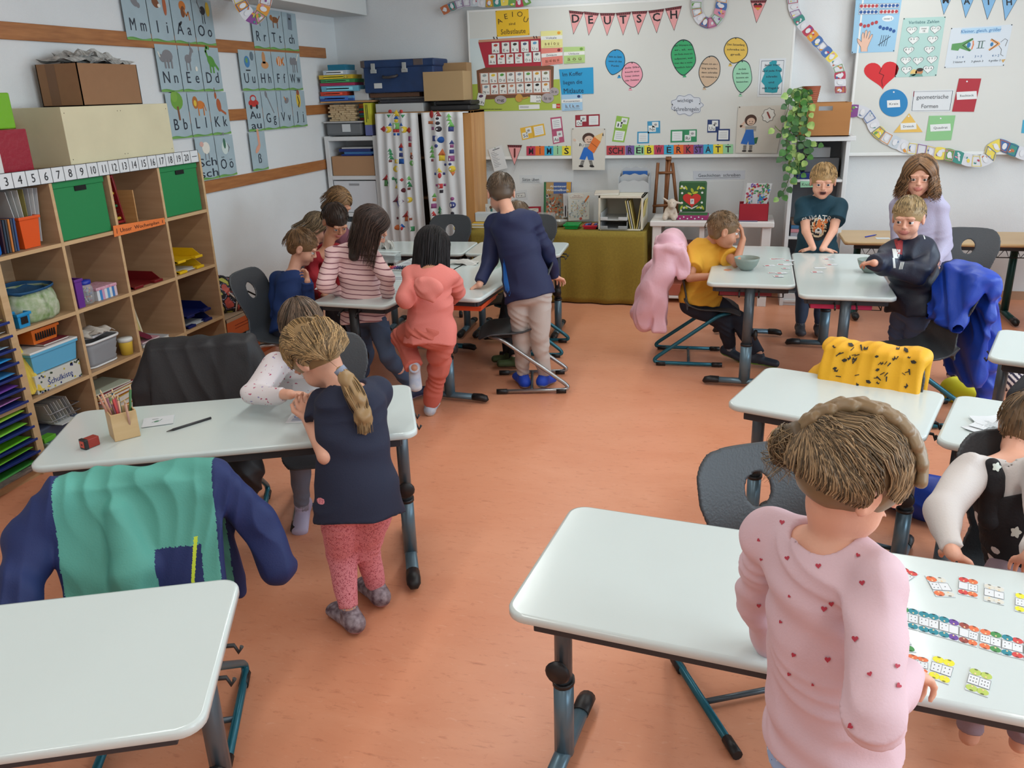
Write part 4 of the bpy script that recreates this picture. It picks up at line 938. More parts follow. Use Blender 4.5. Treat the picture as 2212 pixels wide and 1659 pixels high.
a=Art(lambda u,v:V(SX1+.002,yz+u*pitch,1.457-v*.072),(1,0,0));a.sheet([(0,0),(22,0),(22,1),(0,1)],(216,220,222))
for k in range(22):
 if k<21:a.text(str(k),k+.5,.5,.58,(24,26,30),3,sx=.072/pitch*(.95 if k<10 else .8)) if k else None
 else :a.line([(k+.2,.5),(k+.8,.5)],.05,INK,3)
 a.line([(k,0),(k,1)],.035,(30,30,34),2)
a.line([(0,.0),(22,.0),(22,1),(0,1)],.035,(30,30,34),2,True)
a.build('number_strip','white strip with the numbers up to 20 along the top of the beech shelf','number strip')
a=Art(lambda u,v:P(*quadf((244,488),(355,470),(357,484),(247,512))(u,v),x=SX1+.004),(1,0,0));a.sheet([(0,0),(1,0),(1,1),(0,1)],(230,124,60));a.asp=5.2
T(a,'Unser  Wochenplan',.5,.5,.42,.76,(70,40,30));[a.line([(x,.3),(x,.75)],.008,INK,3) for x in (.06,.95)];a.build('paper_sign','orange strip reading Unser Wochenplan on the beech shelf','sign')
def tag1(o,label,cat,group=None):return mark(o,label,cat,group)
y0,y1=P(150,335,x=-3.33).y,P(374,307,x=-3.33).y;zt=P(250,227,x=-3.33).z
t2=empty('plywood_box',(-3.49,(y0+y1)/2,1.44),0,'long cream plywood box on top of the beech shelf','box')
MB().mat(M((214,206,172),.5,var=.06,scale=5)).rbox(XL+.03,-3.33,y0,y1,1.44,zt,.002).build('body',t2,world=True)
b=MB().mat(M((90,84,70),.5))
for yy in (y0+.02,(y0+y1)/2-.012,(y0+y1)/2+.012,y1-.02):
 for zz in (1.48,zt-.03):b.lathe([(.003,0),(.0,.002)],6,TR((-3.33,yy,zz),ry=rad(90)))
b.build('screws',t2,world=True)
y0,y1=P(181,224,x=-3.36).y,P(308,222,x=-3.36).y;z1=P(240,138,x=-3.36).z
cardb=M((146,108,76),.8,var=.04,scale=20)
t2=empty('cardboard_box',(-3.48,(y0+y1)/2,zt),0,'brown cardboard box full of newspaper on the plywood box','box')
b=MB().mat(cardb);
for (xa,xb_,a1,b1) in ((XL+.04,-3.36,y0,y0+.005),(XL+.04,-3.36,y1-.005,y1),(XL+.04,XL+.045,y0,y1),(-3.365,-3.36,y0,y1)):b.box(xa,xb_,a1,b1,zt+.001,z1)
b.box(XL+.04,-3.36,y0,y1,zt+.001,zt+.006);b.build('body',t2,world=True)
MB().mat(M((120,86,58),.5)).box(-3.56,-3.50,y0-.0008,y0,zt+.005,z1-.002).build('packing_tape',t2,world=True)
rnd=random.Random(3)
def crumple(cx,cy,cz,rx,ry,rz_,col,seed,n=14):
 rr=np.random.RandomState(seed);A=rr.uniform(-1,1,(6,3))*9;ph=rr.uniform(0,6,6);b=MB().mat(col)
 def f(u,v):
  x,y=(u-.5)*2,(v-.5)*2;z=sum(math.sin(A[i,0]*x+A[i,1]*y+ph[i])/(1+i*.5) for i in range(5))*.22+.55*(1-max(abs(x),abs(y))**2)
  return (cx+x*rx*(1+.1*math.sin(7*y)),cy+y*ry*(1+.08*math.sin(5*x)),cz+z*rz_)
 b.grid(f,n,n);b.sm=[False]*len(b.f);return b
for i,(cy,rx,ry,h) in enumerate((((y0*.35+y1*.65),.13,.17,.05),((y0*.62+y1*.38),.12,.16,.035),((y0*.45+y1*.55),.11,.13,.075))):
 o=crumple(-3.50,cy,z1+.004+.012*i,rx,ry,h,M((176,176,172),.8,var=.5,scale=26,stretch=(1,4,1)),4+i).build('newspaper',None,world=True);solid(o,.0015)
 tag1(o,('crumpled newspaper at the right side of the cardboard box','crumpled newspaper at the left side of the cardboard box','topmost crumpled newspaper peaking above the cardboard box')[i],'newspaper','newspapers in the cardboard box')
def gift(x0,x1,y0,y1,z0,z1,col,label,bump=.3):
 o=MB().mat(M(col,.22,bump=bump,bscale=28)).rbox(x0,x1,y0,y1,z0,z1,.006).build('wrapped_box',None,world=True);return tag1(o,label,'box','wrapped boxes on the beech shelf')
yy0=P(70,342,x=-3.36).y
gift(-3.56,-3.36,yy0-.215,yy0+.0,1.44,P(62,277,x=-3.36).z,(150,40,56),'crimson foil-wrapped box on the left end of the shelf top')
zg=P(62,277,x=-3.36).z
gift(-3.60,-3.38,yy0-.26,yy0-.035,zg+.002,zg+.165,(116,178,40),'lime green wrapped box stacked on the crimson one',.15)
a_m=M((214,212,208),.5)
o=MB().mat(a_m).rbox(-3.50,-3.318,yy0-.26,yy0-.222,1.44,1.545,.003).build('gift_box',None,world=True);tag1(o,'small white box with red and dark stars at the left edge','box')
grn=M((26,128,70),.6,bump=.08,bscale=200)
def storage(c,r,label,inset=.012,h=.315):
 y0,y1,z0,z1=cell(c,r);t=empty('storage_box',(-3.48,(y0+y1)/2,z0),0,label,'box','green lidded storage boxes')
 MB().mat(grn).rbox(-3.62,SX1-.014,y0+inset+.004,y1-inset-.012,z0+.001,z0+h*.86,.004).build('body',t,world=True)
 MB().mat(grn).rbox(-3.624,SX1-.009,y0+inset,y1-inset-.008,z0+h*.83,z0+h,.004).build('lid',t,world=True)
 m=(y0+y1)/2;MB().mat(M((16,20,18),.9)).rbox(SX1-.015,SX1-.0075,m-.04,m+.04,z0+h*.755,z0+h*.835,.002).build('handle_slot',t,world=True)
storage(3,3,'green lidded storage box below the numbers 7 to 10')
storage(5,3,'green lidded storage box below the numbers 16 to 20')
def abacus(y,z0,x,label,tilt):
 t=empty('abacus',(x,y,z0+.004),0,label,'abacus','counting frames in the cube below number 13',rot=(0,rad(tilt),0))
 rm=M((150,30,36),.4)
 for yy in (-.085,.085):MB().mat(rm).rbox(-.02,.02,yy-.007,yy+.007,0,.27,.003).build('side_post',t)
 for z in (.006,.258):MB().mat(rm).rbox(-.018,.018,-.08,.08,z-.004,z+.010,.003).build('crossbar',t)
 cs=[(214,180,60),(214,180,60),(170,40,44),(40,110,70),(180,70,80),(40,80,150),(214,180,60),(170,40,44),(40,40,44),(214,180,60)]
 for k in range(10):
  zz=.03+k*.0235;MB().mat(M((160,160,160),.3,metal=.8)).tube([(0,-.08,zz),(0,.08,zz)],.0015,5).build('wire',t)
  b=MB().mat(M(cs[k],.35));n=9;sh=(.0 if k%3 else .03)
  for q in range(n):b.lathe([(.003,-.006),(.009,-.003),(.009,.003),(.003,.006)],8,TR((0,-.07+q*.0135+sh*(q>4),zz),rx=rad(90)))
  b.build('beads',t)
yc0,yc1,zc0,zc1=cell(4,3)
abacus(yc0+.14,zc0,-3.52,'red framed abacus in the back of the cube',3);abacus(yc0+.12,zc0,-3.44,'red framed abacus leaning in front of the other',-8)
o=MB().mat(wood((196,150,96),(176,128,76))).rbox(-3.47,-3.34,yc0+.205,yc0+.213,zc0+.002,zc0+.19,.002).build('wooden_board',None,world=True);tag1(o,'thin wooden board leaning in front of the abacus','board')
y0,y1,z0,z1=cell(2,3);om=M((222,86,30),.35)
def bin_(name,x0,x1,y0,y1,z0,h,m,label,cat='bin',taper=.012,group=None,t=.003,slots=0,par=None):
 w=empty(name,((x0+x1)/2,(y0+y1)/2,z0),0,label,cat,group)
 b=MB().mat(m);n=4
 def ring(k,z):return [(x0+k,y0+k,z),(x1-k,y0+k,z),(x1-k,y1-k,z),(x0+k,y1-k,z)]
 vs=ring(taper,z0)+ring(0,z0+h)+ring(t,z0+h)+ring(taper+t,z0+t)
 fs=[(3,2,1,0)]+[(i,(i+1)%4,4+(i+1)%4,4+i) for i in range(4)]+[(4+i,4+(i+1)%4,8+(i+1)%4,8+i) for i in range(4)]+[(8+i,8+(i+1)%4,12+(i+1)%4,12+i) for i in range(4)]+[(12,13,14,15)]
 b.add(vs,fs,None,False);b.build('body',w,world=True)
 r=MB().mat(m);e=.006
 for q in ((x0-e,x1+e,y0-e,y0+t),(x0-e,x1+e,y1-t,y1+e),(x0-e,x0+t,y0,y1),(x1-t,x1+e,y0,y1)):r.rbox(q[0],q[1],q[2],q[3],z0+h-.012,z0+h+.002,.002)
 r.build('rim',w,world=True)
 if slots:
  s_=MB().mat(M((30,24,24),.9));n=slots
  for k in range(n):
   yy=y0+taper+.012+(y1-y0-2*taper-.03)*k/(n-1);s_.box(x1-.004,x1+.0005,yy,yy+(y1-y0)/n*.4,z0+h*.25,z0+h*.75)
  s_.build('slots',w,world=True)
 return w
bin_('storage_bin',-3.58,SX1-.03,y0+.20,y1-.075,z0+.002,.15,om,'bright orange plastic bin in the upper shelf row')
for k in range(7):
 m=M([(206,208,206),(196,198,196),(214,214,210),(150,140,80),(180,180,184),(214,214,212),(200,202,204)][k],.5)
 o=MB().mat(m).box(-.10,.10,-.0012,.0012,0,.26).build('document',None);o.location=(-3.45,y0+.232+k*.014,z0+.02);o.rotation_euler=(rad(8-3*k),0,rad(3*k-8))
 tag1(o,'white or olive document sheet standing upright in the orange bin','document','documents in the orange bin')
for k,c in enumerate(((60,26,34),(40,60,80),(60,60,66),(200,120,50),(60,70,90),(50,80,130))):
 o=MB().mat(M(c,.5)).rbox(-.10,.10,-.005,.005,0,.155,.002).build('folder',None);o.location=(-3.43,y0+.085+k*.0155,z0+.003);o.rotation_euler=(rad(-4),0,0)
 tag1(o,'%s folder standing left of the orange bin'%('maroon','slate blue','charcoal','amber','grey blue','cobalt')[k],'folder','folders left of the orange bin')
o=MB().mat(M((20,110,200),.25)).lathe([(.03,0),(.034,.01),(.034,.15),(.02,.17),(.026,.175),(.026,.19),(0,.192)],16).build('bottle',None);o.location=(-3.36,y0+.045,z0+.001);tag1(o,'blue plastic bottle at the left edge of the upper row','bottle')
y0,y1,z0,z1=cell(2,2)
b=MB().mat(M((196,200,180),.8,var=.9,scale=24,rgb2=(120,150,90)))
def sack(u,v):
 t=2*math.pi*u;h=v*.15;r=.115+.02*math.sin(v*3)-.02*v+.004*math.sin(9*t+v*6);return (-3.44+r*1.05*math.cos(t),y0+.235+r*1.25*math.sin(t),z0+.002+h)
b.grid(sack,40,12);t2=empty('fabric_basket',(-3.44,y0+.235,z0),0,'cream and green patterned fabric basket with a blue lining','basket');o=b.build('body',t2,world=True);solid(o,.003)
b=MB().mat(M((28,80,122),.7,bump=.2,bscale=60));
def lin_(u,v):
 t=2*math.pi*u;r=.115+.006*math.sin(5*t)-.05*v*v*0+(.012 if v<.5 else -.008-.05*(v-.5));z=z0+.152+(.012*math.sin(math.pi*min(v*2,1)) if v<.5 else -.05*(v-.5)*2)+.006*math.sin(3*t);return (-3.44+r*1.02*math.cos(t),y0+.235+r*1.22*math.sin(t),z)
b.grid(lin_,40,8);o=b.build('lining',t2,world=True);solid(o,.002)
bin_('small_basket',-3.38,-3.31,y0+.045,y0+.12,z0+.001,.07,M((30,140,196),.4),'small light blue slotted basket next to the fabric basket','basket',.006,slots=5)
t2=empty('potted_plant',(-3.50,y0+.10,z0),0,'small leafy plant in a lime pot at the back of the cube','plant')
MB().mat(M((140,170,50),.4)).lathe([(.03,0),(.042,.07),(.045,.075),(.038,.07),(.03,.06)],16,TR((-3.50,y0+.10,z0+.001))).build('pot',t2,world=True)
b=MB().mat(M((60,110,50),.6));rn=random.Random(4)
for k in range(14):
 an,l=rn.uniform(0,6.28),rn.uniform(.05,.11);c=V(-3.50,y0+.10,z0+.065);d=V(math.cos(an)*.4,math.sin(an)*.4,1).normalized();n_=d.cross(V(0,0,1)).normalized()*.01
 b.add([c,c+d*l*.6+n_,c+d*l,c+d*l*.6-n_],[(0,1,2,3)])
b.build('leaves',t2,world=True)
y0,y1,z0,z1=cell(3,2)
o=MB().mat(M((60,30,110),.4)).rbox(-3.56,-3.34,y0+.014,y0+.022,z0+.002,z0+.30,.002).build('folder',None,world=True);tag1(o,'purple folder standing against the cube wall','folder')
bin_('magazine_holder',-3.50,SX1-.015,y0+.028,y0+.078,z0+.001,.15,M((104,50,140),.4),'purple plastic holder beside the candy jar','holder',.003)
t2=empty('candy_jar',(-3.36,y0+.13,z0),0,'glass jar of colourful beads with a blue lid','jar')
MB().mat(M((220,225,230),.05,alpha=.28)).lathe([(.034,.002),(.044,.01),(.046,.085),(.036,.105),(.036,.112)],20,TR((-3.36,y0+.13,z0))).build('glass',t2,world=True)
MB().mat(M((26,50,160),.3)).lathe([(.039,.108),(.041,.112),(.041,.128),(.0,.131)],20,TR((-3.36,y0+.13,z0))).build('lid',t2,world=True)
rn=random.Random(9);cols=[(200,170,60),(60,60,70),(190,190,190),(170,60,60),(70,90,150)];bb=MB()
for k in range(70):
 bb.mat(M(cols[k%5],.3));r,an=.034*math.sqrt(rn.random()),rn.uniform(0,6.28);bb.lathe([(0,-.006),(.006,0),(0,.006)],6,TR((-3.36+r*math.cos(an),y0+.13+r*math.sin(an),z0+.012+rn.random()*.075)))
o=bb.build('beads',t2,world=True);o['kind']='stuff'
t2=empty('patterned_box',(-3.40,y0+.27,z0),0,'pink flowered box with blue and white striped sides','box')
b=MB().mat(M((196,120,150),.5,var=.8,scale=60,rgb2=(220,190,200))).rbox(-3.47,-3.33,y0+.185,y0+.345,z0+.056,z0+.072,.003);b.build('lid',t2,world=True)
b=MB()
for k in range(8):b.mat(M([(210,214,220),(60,130,190),(196,150,180),(210,214,220),(90,150,200),(214,214,214),(70,120,180),(210,190,200)][k],.5)).box(-3.465,-3.333,y0+.189+.019*k,y0+.189+.019*(k+1),z0+.001,z0+.056)
b.build('body',t2,world=True)
def tray(c,r,n,col,label,group=None,dy=0.0,names=None,paper=True):
 y0,y1,z0,z1=cell(c,r);m=M(col,.32)
 for k in range(n):
  zz=z0+.001+k*.066;t=empty('letter_tray',(-3.46,y0+.05+.15,zz),0,(names or [label])[min(k,len(names or [1])-1)],'tray',group)
  xa,xb,yA,yB=-3.60,SX1-.012,y0+.05+dy,y0+.05+dy+.25
  b=MB().mat(m).rbox(xa,xb-.03,yA,yB,zz,zz+.003,.001)
  for (p,q,sgn) in ((yA,yA+.003,-1),(yB-.003,yB,1)):
   b.add([(xa,p,zz),(xb,p,zz),(xb-.07,p-.0,zz+.055),(xa,p,zz+.055),(xa,q,zz),(xb,q,zz),(xb-.07,q,zz+.055),(xa,q,zz+.055)],[(0,1,2,3),(7,6,5,4),(0,4,5,1),(1,5,6,2),(2,6,7,3),(3,7,4,0)])
  b.box(xa,xa+.003,yA,yB,zz,zz+.055)
  for (p,q) in ((yA,yA+.075),(yB-.075,yB)):b.rbox(xb-.034,xb,p,q,zz,zz+.016,.003)
  b.build('body',t,world=True)
  if k<n-1:
   s2=MB().mat(m)
   for p in (yA+.002,yB-.008):
    for x in (xa+.02,xb-.075):s2.rbox(x,x+.012,p,p+.006,zz+.05,zz+.068,.001)
   s2.build('stacking_post',t,world=True)
 if paper:
  o=MB().mat(M(PAPER,.6)).rbox(-3.58,SX1-.03,y0+.07+dy,y0+.05+dy+.225,z0+.0045,z0+.008,.0005).build('paper_sheet',None,world=True);tag1(o,'white paper lying in the %s'%label,'paper')
tray(4,2,1,(116,26,30),'dark red letter tray',None,names=['dark red letter tray alone in a cube under the Wochenplan strip'],paper=False)
tray(5,2,2,(228,186,24),'lower yellow letter tray','yellow letter trays',names=['yellow letter tray, lower of the two','yellow letter tray stacked on the other yellow one'])
tray(5,1,2,(22,34,96),'lower navy letter tray','navy letter trays',names=['navy letter tray, lower of the two','navy letter tray stacked on the other navy one'])
y0,y1,z0,z1=cell(2,1)
def book(x0,x1,y0,y1,z0,z1,col,name,label,cat,group=None,rz=0,parts=True):
 t=empty(name,((x0+x1)/2,(y0+y1)/2,z0),rz,label,cat,group);hx,hy,h=(x1-x0)/2,(y1-y0)/2,z1-z0;c=M(col,.45);th=min(.003,h*.15)
 b=MB().mat(c).rbox(-hx,hx,-hy,hy,0,th,.0008).rbox(-hx,hx,-hy,hy,h-th,h,.0008).rbox(-hx,-hx+.003,-hy,hy,0,h,.0008);b.build('cover',t)
 MB().mat(M((214,212,202),.8)).box(-hx+.003,hx-.003,-hy+.003,hy-.003,th,h-th).build('pages',t);return t
t2=empty('printed_box',(-3.42,y0+.21,z0),0,'white printed box with the word Schulkiste under the blue box','box')
MB().mat(M((206,208,200),.5)).rbox(-3.56,-3.325,y0+.075,y1-.02,z0+.001,z0+.095,.002).build('body',t2,world=True)
a=Art(lambda u,v:V(-3.3248,y0+.075+u*(y1-y0-.095),z0+.095-v*.094),(1,0,0));a.text('Schulkiste',.52,.55,.32,(40,66,140),2,w=.56)
rn=random.Random(5)
for k in range(34):a.ell(rn.choice([rn.uniform(.02,.22),rn.uniform(.8,.98),rn.random()]),rn.choice([rn.uniform(.05,.25),rn.uniform(.8,.95),rn.random()]) if k%3 else rn.uniform(.02,.2),.02,.06,rn.choice([(190,180,60),(60,80,60),(50,60,110)]),1,0,6)
o=a.build('print',None,None,None,t2)
bin_('storage_bin',-3.60,-3.325,y0+.08,y1-.012,z0+.10,.105,M((96,176,214),.4),'pale sky blue plastic box on the printed box')
o=MB().mat(M((226,228,226),.4)).rbox(-3.607,-3.318,y0+.073,y1-.005,z0+.206,z0+.216,.003).build('box_lid',None,world=True);tag1(o,'white lid lying on the sky blue box','lid')
book(-3.50,-3.34,y0+.19,y0+.36,z0+.218,z0+.228,(116,40,56),'book','maroon book lying under the orange basket','book')
bin_('slotted_basket',-3.50,-3.37,y0+.16,y0+.33,z0+.23,.075,M((220,110,40),.4),'orange slotted basket on the maroon book','basket',.01,slots=9)
bin_('slotted_basket',-3.64,-3.53,y0+.10,y0+.33,z0+.23,.09,M((120,30,60),.4),'maroon slotted basket behind the orange one','basket',.01,slots=9)
o=crumple(-3.40,y0+.085,z0+.16,.10,.075,.15,M((222,196,80),.7),8,20)
for i in range(len(o.v)):
 x,y,z=o.v[i];k=max(0,(x+3.40)/.1);o.v[i]=(x-.02*k,y,max(z0+.02,z-.17*k*k))
o=o.build('yellow_cloth',None,world=True);solid(o,.003);tag1(o,'soft yellow felt cloth bunched in the cube','cloth')
y0,y1,z0,z1=cell(3,1)
t2=empty('washtub',(-3.42,y0+.15,z0),0,'grey collapsible washtub with a white rim','tub')
b=MB().mat(M((136,138,142),.5));rr=lambda k,z:[(-3.425+x*k,y0+.16+y*k,z) for x,y in rrect(.21,.27,.05,4)]
lv=[(.80,z0+.002),(.84,z0+.03),(.81,z0+.035),(.88,z0+.065),(.85,z0+.07),(.92,z0+.1),(.90,z0+.105),(.97,z0+.14)]
vs=[];[vs.extend(rr(k,z)) for k,z in lv];n=len(rr(1,0));fs=[list(range(n))[::-1]]+[[i*n+j,i*n+(j+1)%n,(i+1)*n+(j+1)%n,(i+1)*n+j] for i in range(len(lv)-1) for j in range(n)]
b.add(vs,fs,None,True);o=b.build('body',t2,world=True);solid(o,.003)
b=MB().mat(M((222,224,224),.35));b.tube(rr(1.0,z0+.145)+[rr(1.0,z0+.145)[0]],.007,8,caps=False);b.tube(rr(.80,z0+.007)+[rr(.80,z0+.007)[0]],.006,8,caps=False);b.build('rim',t2,world=True)
o=MB().mat(M((206,210,214),.3)).rbox(-3.50,-3.33,y0+.06,y0+.25,z0+.152,z0+.165,.006).build('tub_lid',None,world=True);o.rotation_euler=(0,rad(-9),rad(12));o.location.z=z0+.158;tag1(o,'white tray lying slanted on the washtub','tray')
for k in range(3):
 o=crumple(-3.45+.03*k,y0+.09+.035*k,z0+.175+.008*k,.09,.07,.025,M((206,200,190),.8,var=.2),21+k,12).build('napkin_bundle',None,world=True);solid(o,.002)
 tag1(o,'crumpled white cotton bag lying in the washtub','bag','cotton bags in the washtub')
t2=empty('food_tub',(-3.35,y0+.345,z0),0,'yellow and white plastic tub beside the washtub','tub')
MB().mat(M((222,190,70),.4)).lathe([(.032,.001),(.038,.07),(.039,.08)],18,TR((-3.35,y0+.345,z0))).build('body',t2,world=True)
MB().mat(M((220,224,220),.4)).lathe([(.041,.078),(.042,.09),(.040,.098),(0,.099)],18,TR((-3.35,y0+.345,z0))).build('lid',t2,world=True)
y0,y1,z0,z1=cell(4,1)
t2=empty('framed_picture',(-3.47,y0+.16,z0),0,'cream framed picture with two little drawings','frame',rot=(0,rad(-12),rad(-4)))
for (a_,b_,c_,d_) in ((-.075,.075,0,.012),(-.075,.075,.19,.202),(-.075,-.063,.012,.19),(.063,.075,.012,.19)):MB().mat(M((222,212,180),.5)).rbox(-.005,.005,a_,b_,c_,d_,.002).build('frame_bar',t2)
a=Art(lambda u,v:V(.0,-.063+u*.126,.19-v*.178),(1,0,0));a.sheet([(0,0),(1,0),(1,1),(0,1)],(206,190,120))
for x in (.32,.62):a.ell(x,.42,.1,.07,(60,60,50),1,30,12);a.ell(x,.42,.07,.05,(206,190,120),2,30,12);a.line([(x,.5),(x+.05,.62)],.02,(60,60,50),2)
a.scribble(.5,.72,.5,.05,INK,2);a.scribble(.5,.85,.4,.06,INK,2);o=a.build('picture',None,None,None,t2,True)
book(-3.50,-3.33,y0+.05,y0+.29,z0+.001,z0+.018,(180,184,190),'book','light grey book under the wine red booklet','book');book(-3.49,-3.34,y0+.06,y0+.22,z0+.02,z0+.030,(206,150,165),'book','pink booklet under the wine red booklet','book')
o=MB().mat(M((120,20,60),.5)).box(-.07,.07,-.075,.075,-.0015,.0015).build('booklet',None);o.location=(-3.41,y0+.14,z0+.06);o.rotation_euler=(rad(-16),rad(24),.2);tag1(o,'wine red booklet leaning on the pile of books','booklet')
y0,y1,z0,z1=cell(2,0)
t2=empty('cd_rack',(-3.42,y0+.2,z0),0,'grey wire rack with paper sleeves in the bottom row','rack')
for zz in (.02,.06):
 b=MB().mat(M((150,152,156),.35,metal=.6));b.tube([(-3.50,y0+.13,z0+zz+.14),(-3.34,y0+.13,z0+zz+.14),(-3.34,y0+.33,z0+zz+.14),(-3.50,y0+.33,z0+zz+.14),(-3.50,y0+.13,z0+zz+.14)],.003,6);b.build('wire',t2,world=True)
for k in range(8):
 o=MB().mat(M(((190,190,188),(200,196,184),(160,162,166),(206,206,200))[k%4],.6)).box(-.06,.06,-.001,.001,0,.125).build('card_sleeve',None);o.location=(-3.41,y0+.15+k*.021,z0+.14);o.rotation_euler=(rad(22),0,.1);tag1(o,'whitish paper sleeve standing in the wire rack','sleeve','paper sleeves in the wire rack')
bin_('small_box',-3.36,-3.31,y0+.06,y0+.14,z0+.001,.07,M((170,206,190),.4),'small mint green box in the bottom row','box',.003)
o=MB().mat(M((90,170,40),.5)).rbox(-3.42,-3.33,y0+.05,y0+.13,z0+.074,z0+.10,.003).build('green_pad',None,world=True);tag1(o,'bright green note pad on the mint box','pad')
o=MB().mat(M((60,70,90),.6)).rbox(-3.60,-3.38,y0+.03,y0+.35,z0+.001,z0+.13,.01).build('dark_case',None,world=True);tag1(o,'dark case at the back of the bottom cube','case')
o=MB().mat(M((206,210,210),.4)).rbox(-3.40,-3.31,y0+.16,y0+.27,z0+.132,z0+.136,.001).build('paper_pad',None,world=True);tag1(o,'white paper pad under the wire rack','pad')
y0,y1,z0,z1=cell(3,0)
rn=random.Random(11);zz=z0+.001
for k,(c,h,nm) in enumerate((((206,170,30),.06,'yellow'),((206,100,40),.03,'orange'),((190,150,40),.035,'mustard'),((150,40,40),.02,'red'),((214,190,60),.015,'pale yellow'),((130,30,50),.012,'crimson'),((190,200,180),.008,'light green'))):
 d=rn.uniform(-.02,.02);book(-3.54+d,-3.33+d*.6,y0+.05+d,y0+.33+d,zz,zz+h,c,'game_folder','%s flat box in the messy pile of the bottom row'%nm,'box','pile of flat boxes in the bottom row',rz=d*6);zz+=h+.0012
y0,y1=YC[1]+TH/2,YC[2]-TH/2;trm=M((28,50,120),.4)
tr0=None;pap=[(60,150,60),(120,200,50),(110,200,40),(130,210,60),(150,200,60),(190,130,200),(110,60,160),(60,140,200),(40,150,220),(160,190,210),(206,208,206),(180,190,70),(90,150,200)]
names=['dark green','bright green','lime','fresh green','yellow green','lilac','purple','steel blue','sky blue','pale blue','white','olive','light blue']
for k in range(12):
 zz=.06+k*.066
 if tr0 is None:
  tr0=t=empty('paper_tray',(-3.45,(y0+y1)/2,zz),0,'x','tray','blue paper trays');w=(y1-y0)/2-.012
  MB().mat(trm).rbox(-.19,.17,-w,w,0,.004,.001).build('body',t);MB().mat(trm).rbox(.165,.172,-w,w,0,.012,.002).build('lip',t)
 else :t=copy_tree(tr0);t.location.z=zz
 t['label']='blue paper tray holding the %s sheets, at the far left'%names[k]
 b=MB().mat(M(pap[k],.5));w=(y1-y0)/2-.03;rn=random.Random(k)
 def sh(u,v,w=w,ph=rn.uniform(0,6)):return (-3.60+u*.30,(y0+y1)/2-w+v*2*w,zz+.006+.012*math.sin(u*4+ph)**2*(u)+.014*v*u)
 b.grid(sh,10,10);o=b.build('coloured_paper',None,world=True);solid(o,.0012)
 tag1(o,'%s sheet bulging out of a blue tray'%names[k],'paper','coloured sheets in the blue trays')
for k in range(5):
 o=MB().mat(M([(150,146,142),(190,186,180),(110,104,104),(200,200,196),(130,120,112)][k],.5,var=.5,scale=20)).box(-.14,.14,-.16,.16,-.002,.002).build('magazine',None);o.location=(-3.42+.01*k,(y0+y1)/2,.012+.0075*k);o.rotation_euler=(0,rad(1.2*k-1),.05*k)
 o.location.z=.05+.0095*k*0+.006*k-.0 if False else .0
 o.location=(-3.44,(y0+y1)/2+.004*k,1.20+.006*k) if k<0 else (-3.43+.008*k,3.0-.19,.048+.0);o.rotation_euler=(0,0,.03*k);o.location.z=.05+.005*k;tag1(o,'printed magazine on the bottom board below the blue trays','magazine','magazines at the shelf bottom')
def crate(y0,y1,z0,z1,label,txt,x1=-3.29):
 t=empty('fruit_crate',(-3.46,(y0+y1)/2,z0),0,label,'crate','cardboard fruit crates');cm=M((176,150,124),.8);om_=M((196,92,44),.6)
 b=MB().mat(cm)
 for q in ((XL+.02,x1,y0,y0+.006),(XL+.02,x1,y1-.006,y1),(XL+.02,XL+.026,y0,y1),(x1-.006,x1,y0,y1)):b.box(q[0],q[1],q[2],q[3],z0+.001,z1)
 b.box(XL+.02,x1,y0,y1,z0+.001,z0+.006).build('body',t,world=True)
 a=Art(lambda u,v:V(x1+.0002,y0+u*(y1-y0),z1-v*(z1-z0)),(1,0,0))
 if txt:a.rect(.5,.86,1,.26,om_,0);a.text(txt,.42,.42,.42,(196,100,56),2,w=.52,bold=.05);a.text(txt,.42,.42,.42,(110,50,36),1,w=.54,bold=.08)
 else :a.rect(.5,.55,1,.8,om_,0);a.scribble(.5,.5,.6,.3,(150,60,34),1,2)
 a.build('print',None,None,None,t);return t
zc=P(523,765-40,x=-3.29).z
crate(4.72,5.25,0,.195,'lower fruit crate printed with the word OBST','OBST');crate(4.72,5.22,.197,.335,'upper orange fruit crate under the colourful backpack',None,-3.31)
o=MB().mat(M((176,150,124),.8)).rbox(XL+.02,-3.32,4.73,5.215,.336,.342,.001).build('crate_lid',None,world=True);tag1(o,'brown cardboard lid on the upper crate','lid')
s=Blob(.006);s.ell((-3.46,4.93,.46),(.10,.15,.13),k=.03);s.ell((-3.42,5.0,.41),(.09,.13,.07),k=.04);s.ell((-3.50,4.80,.52),(.05,.06,.09),k=.04);s.wr=wrinkle(.008,60,3)
s.plane((-3.4,5,.3435),(0,0,-1))
t2=empty('backpack',(-3.46,4.93,.343),0,'black backpack with colourful pattern on the crates beside the shelf','bag')
def bp_paint(c,ml):
 q=(np.sin(c[:,1]*70)+np.sin(c[:,2]*60+c[:,1]*30)+np.sin(c[:,0]*50));return np.where(q>1.0,1,np.where(q<-1.3,2,np.where((q>.2)&(q<.45),3,0)))
s.build('body',[M((26,26,30),.7),M((196,90,80),.6),M((190,190,90),.6),M((170,160,190),.6)],t2,paint=bp_paint)
MB().mat(M((22,22,24),.7)).tube([(-3.38,4.92,.52),(-3.33,5.06,.46),(-3.30,5.20,.37),(-3.29,5.16,.30),(-3.30,5.06,.33),(-3.34,4.95,.37)],.016,8,flat=.35).build('strap',t2,world=True)
MB().mat(M((214,206,190),.6)).tube([(-3.35,4.86,.50),(-3.32,4.90,.44),(-3.33,4.88,.36)],.005,6).build('cord',t2,world=True)
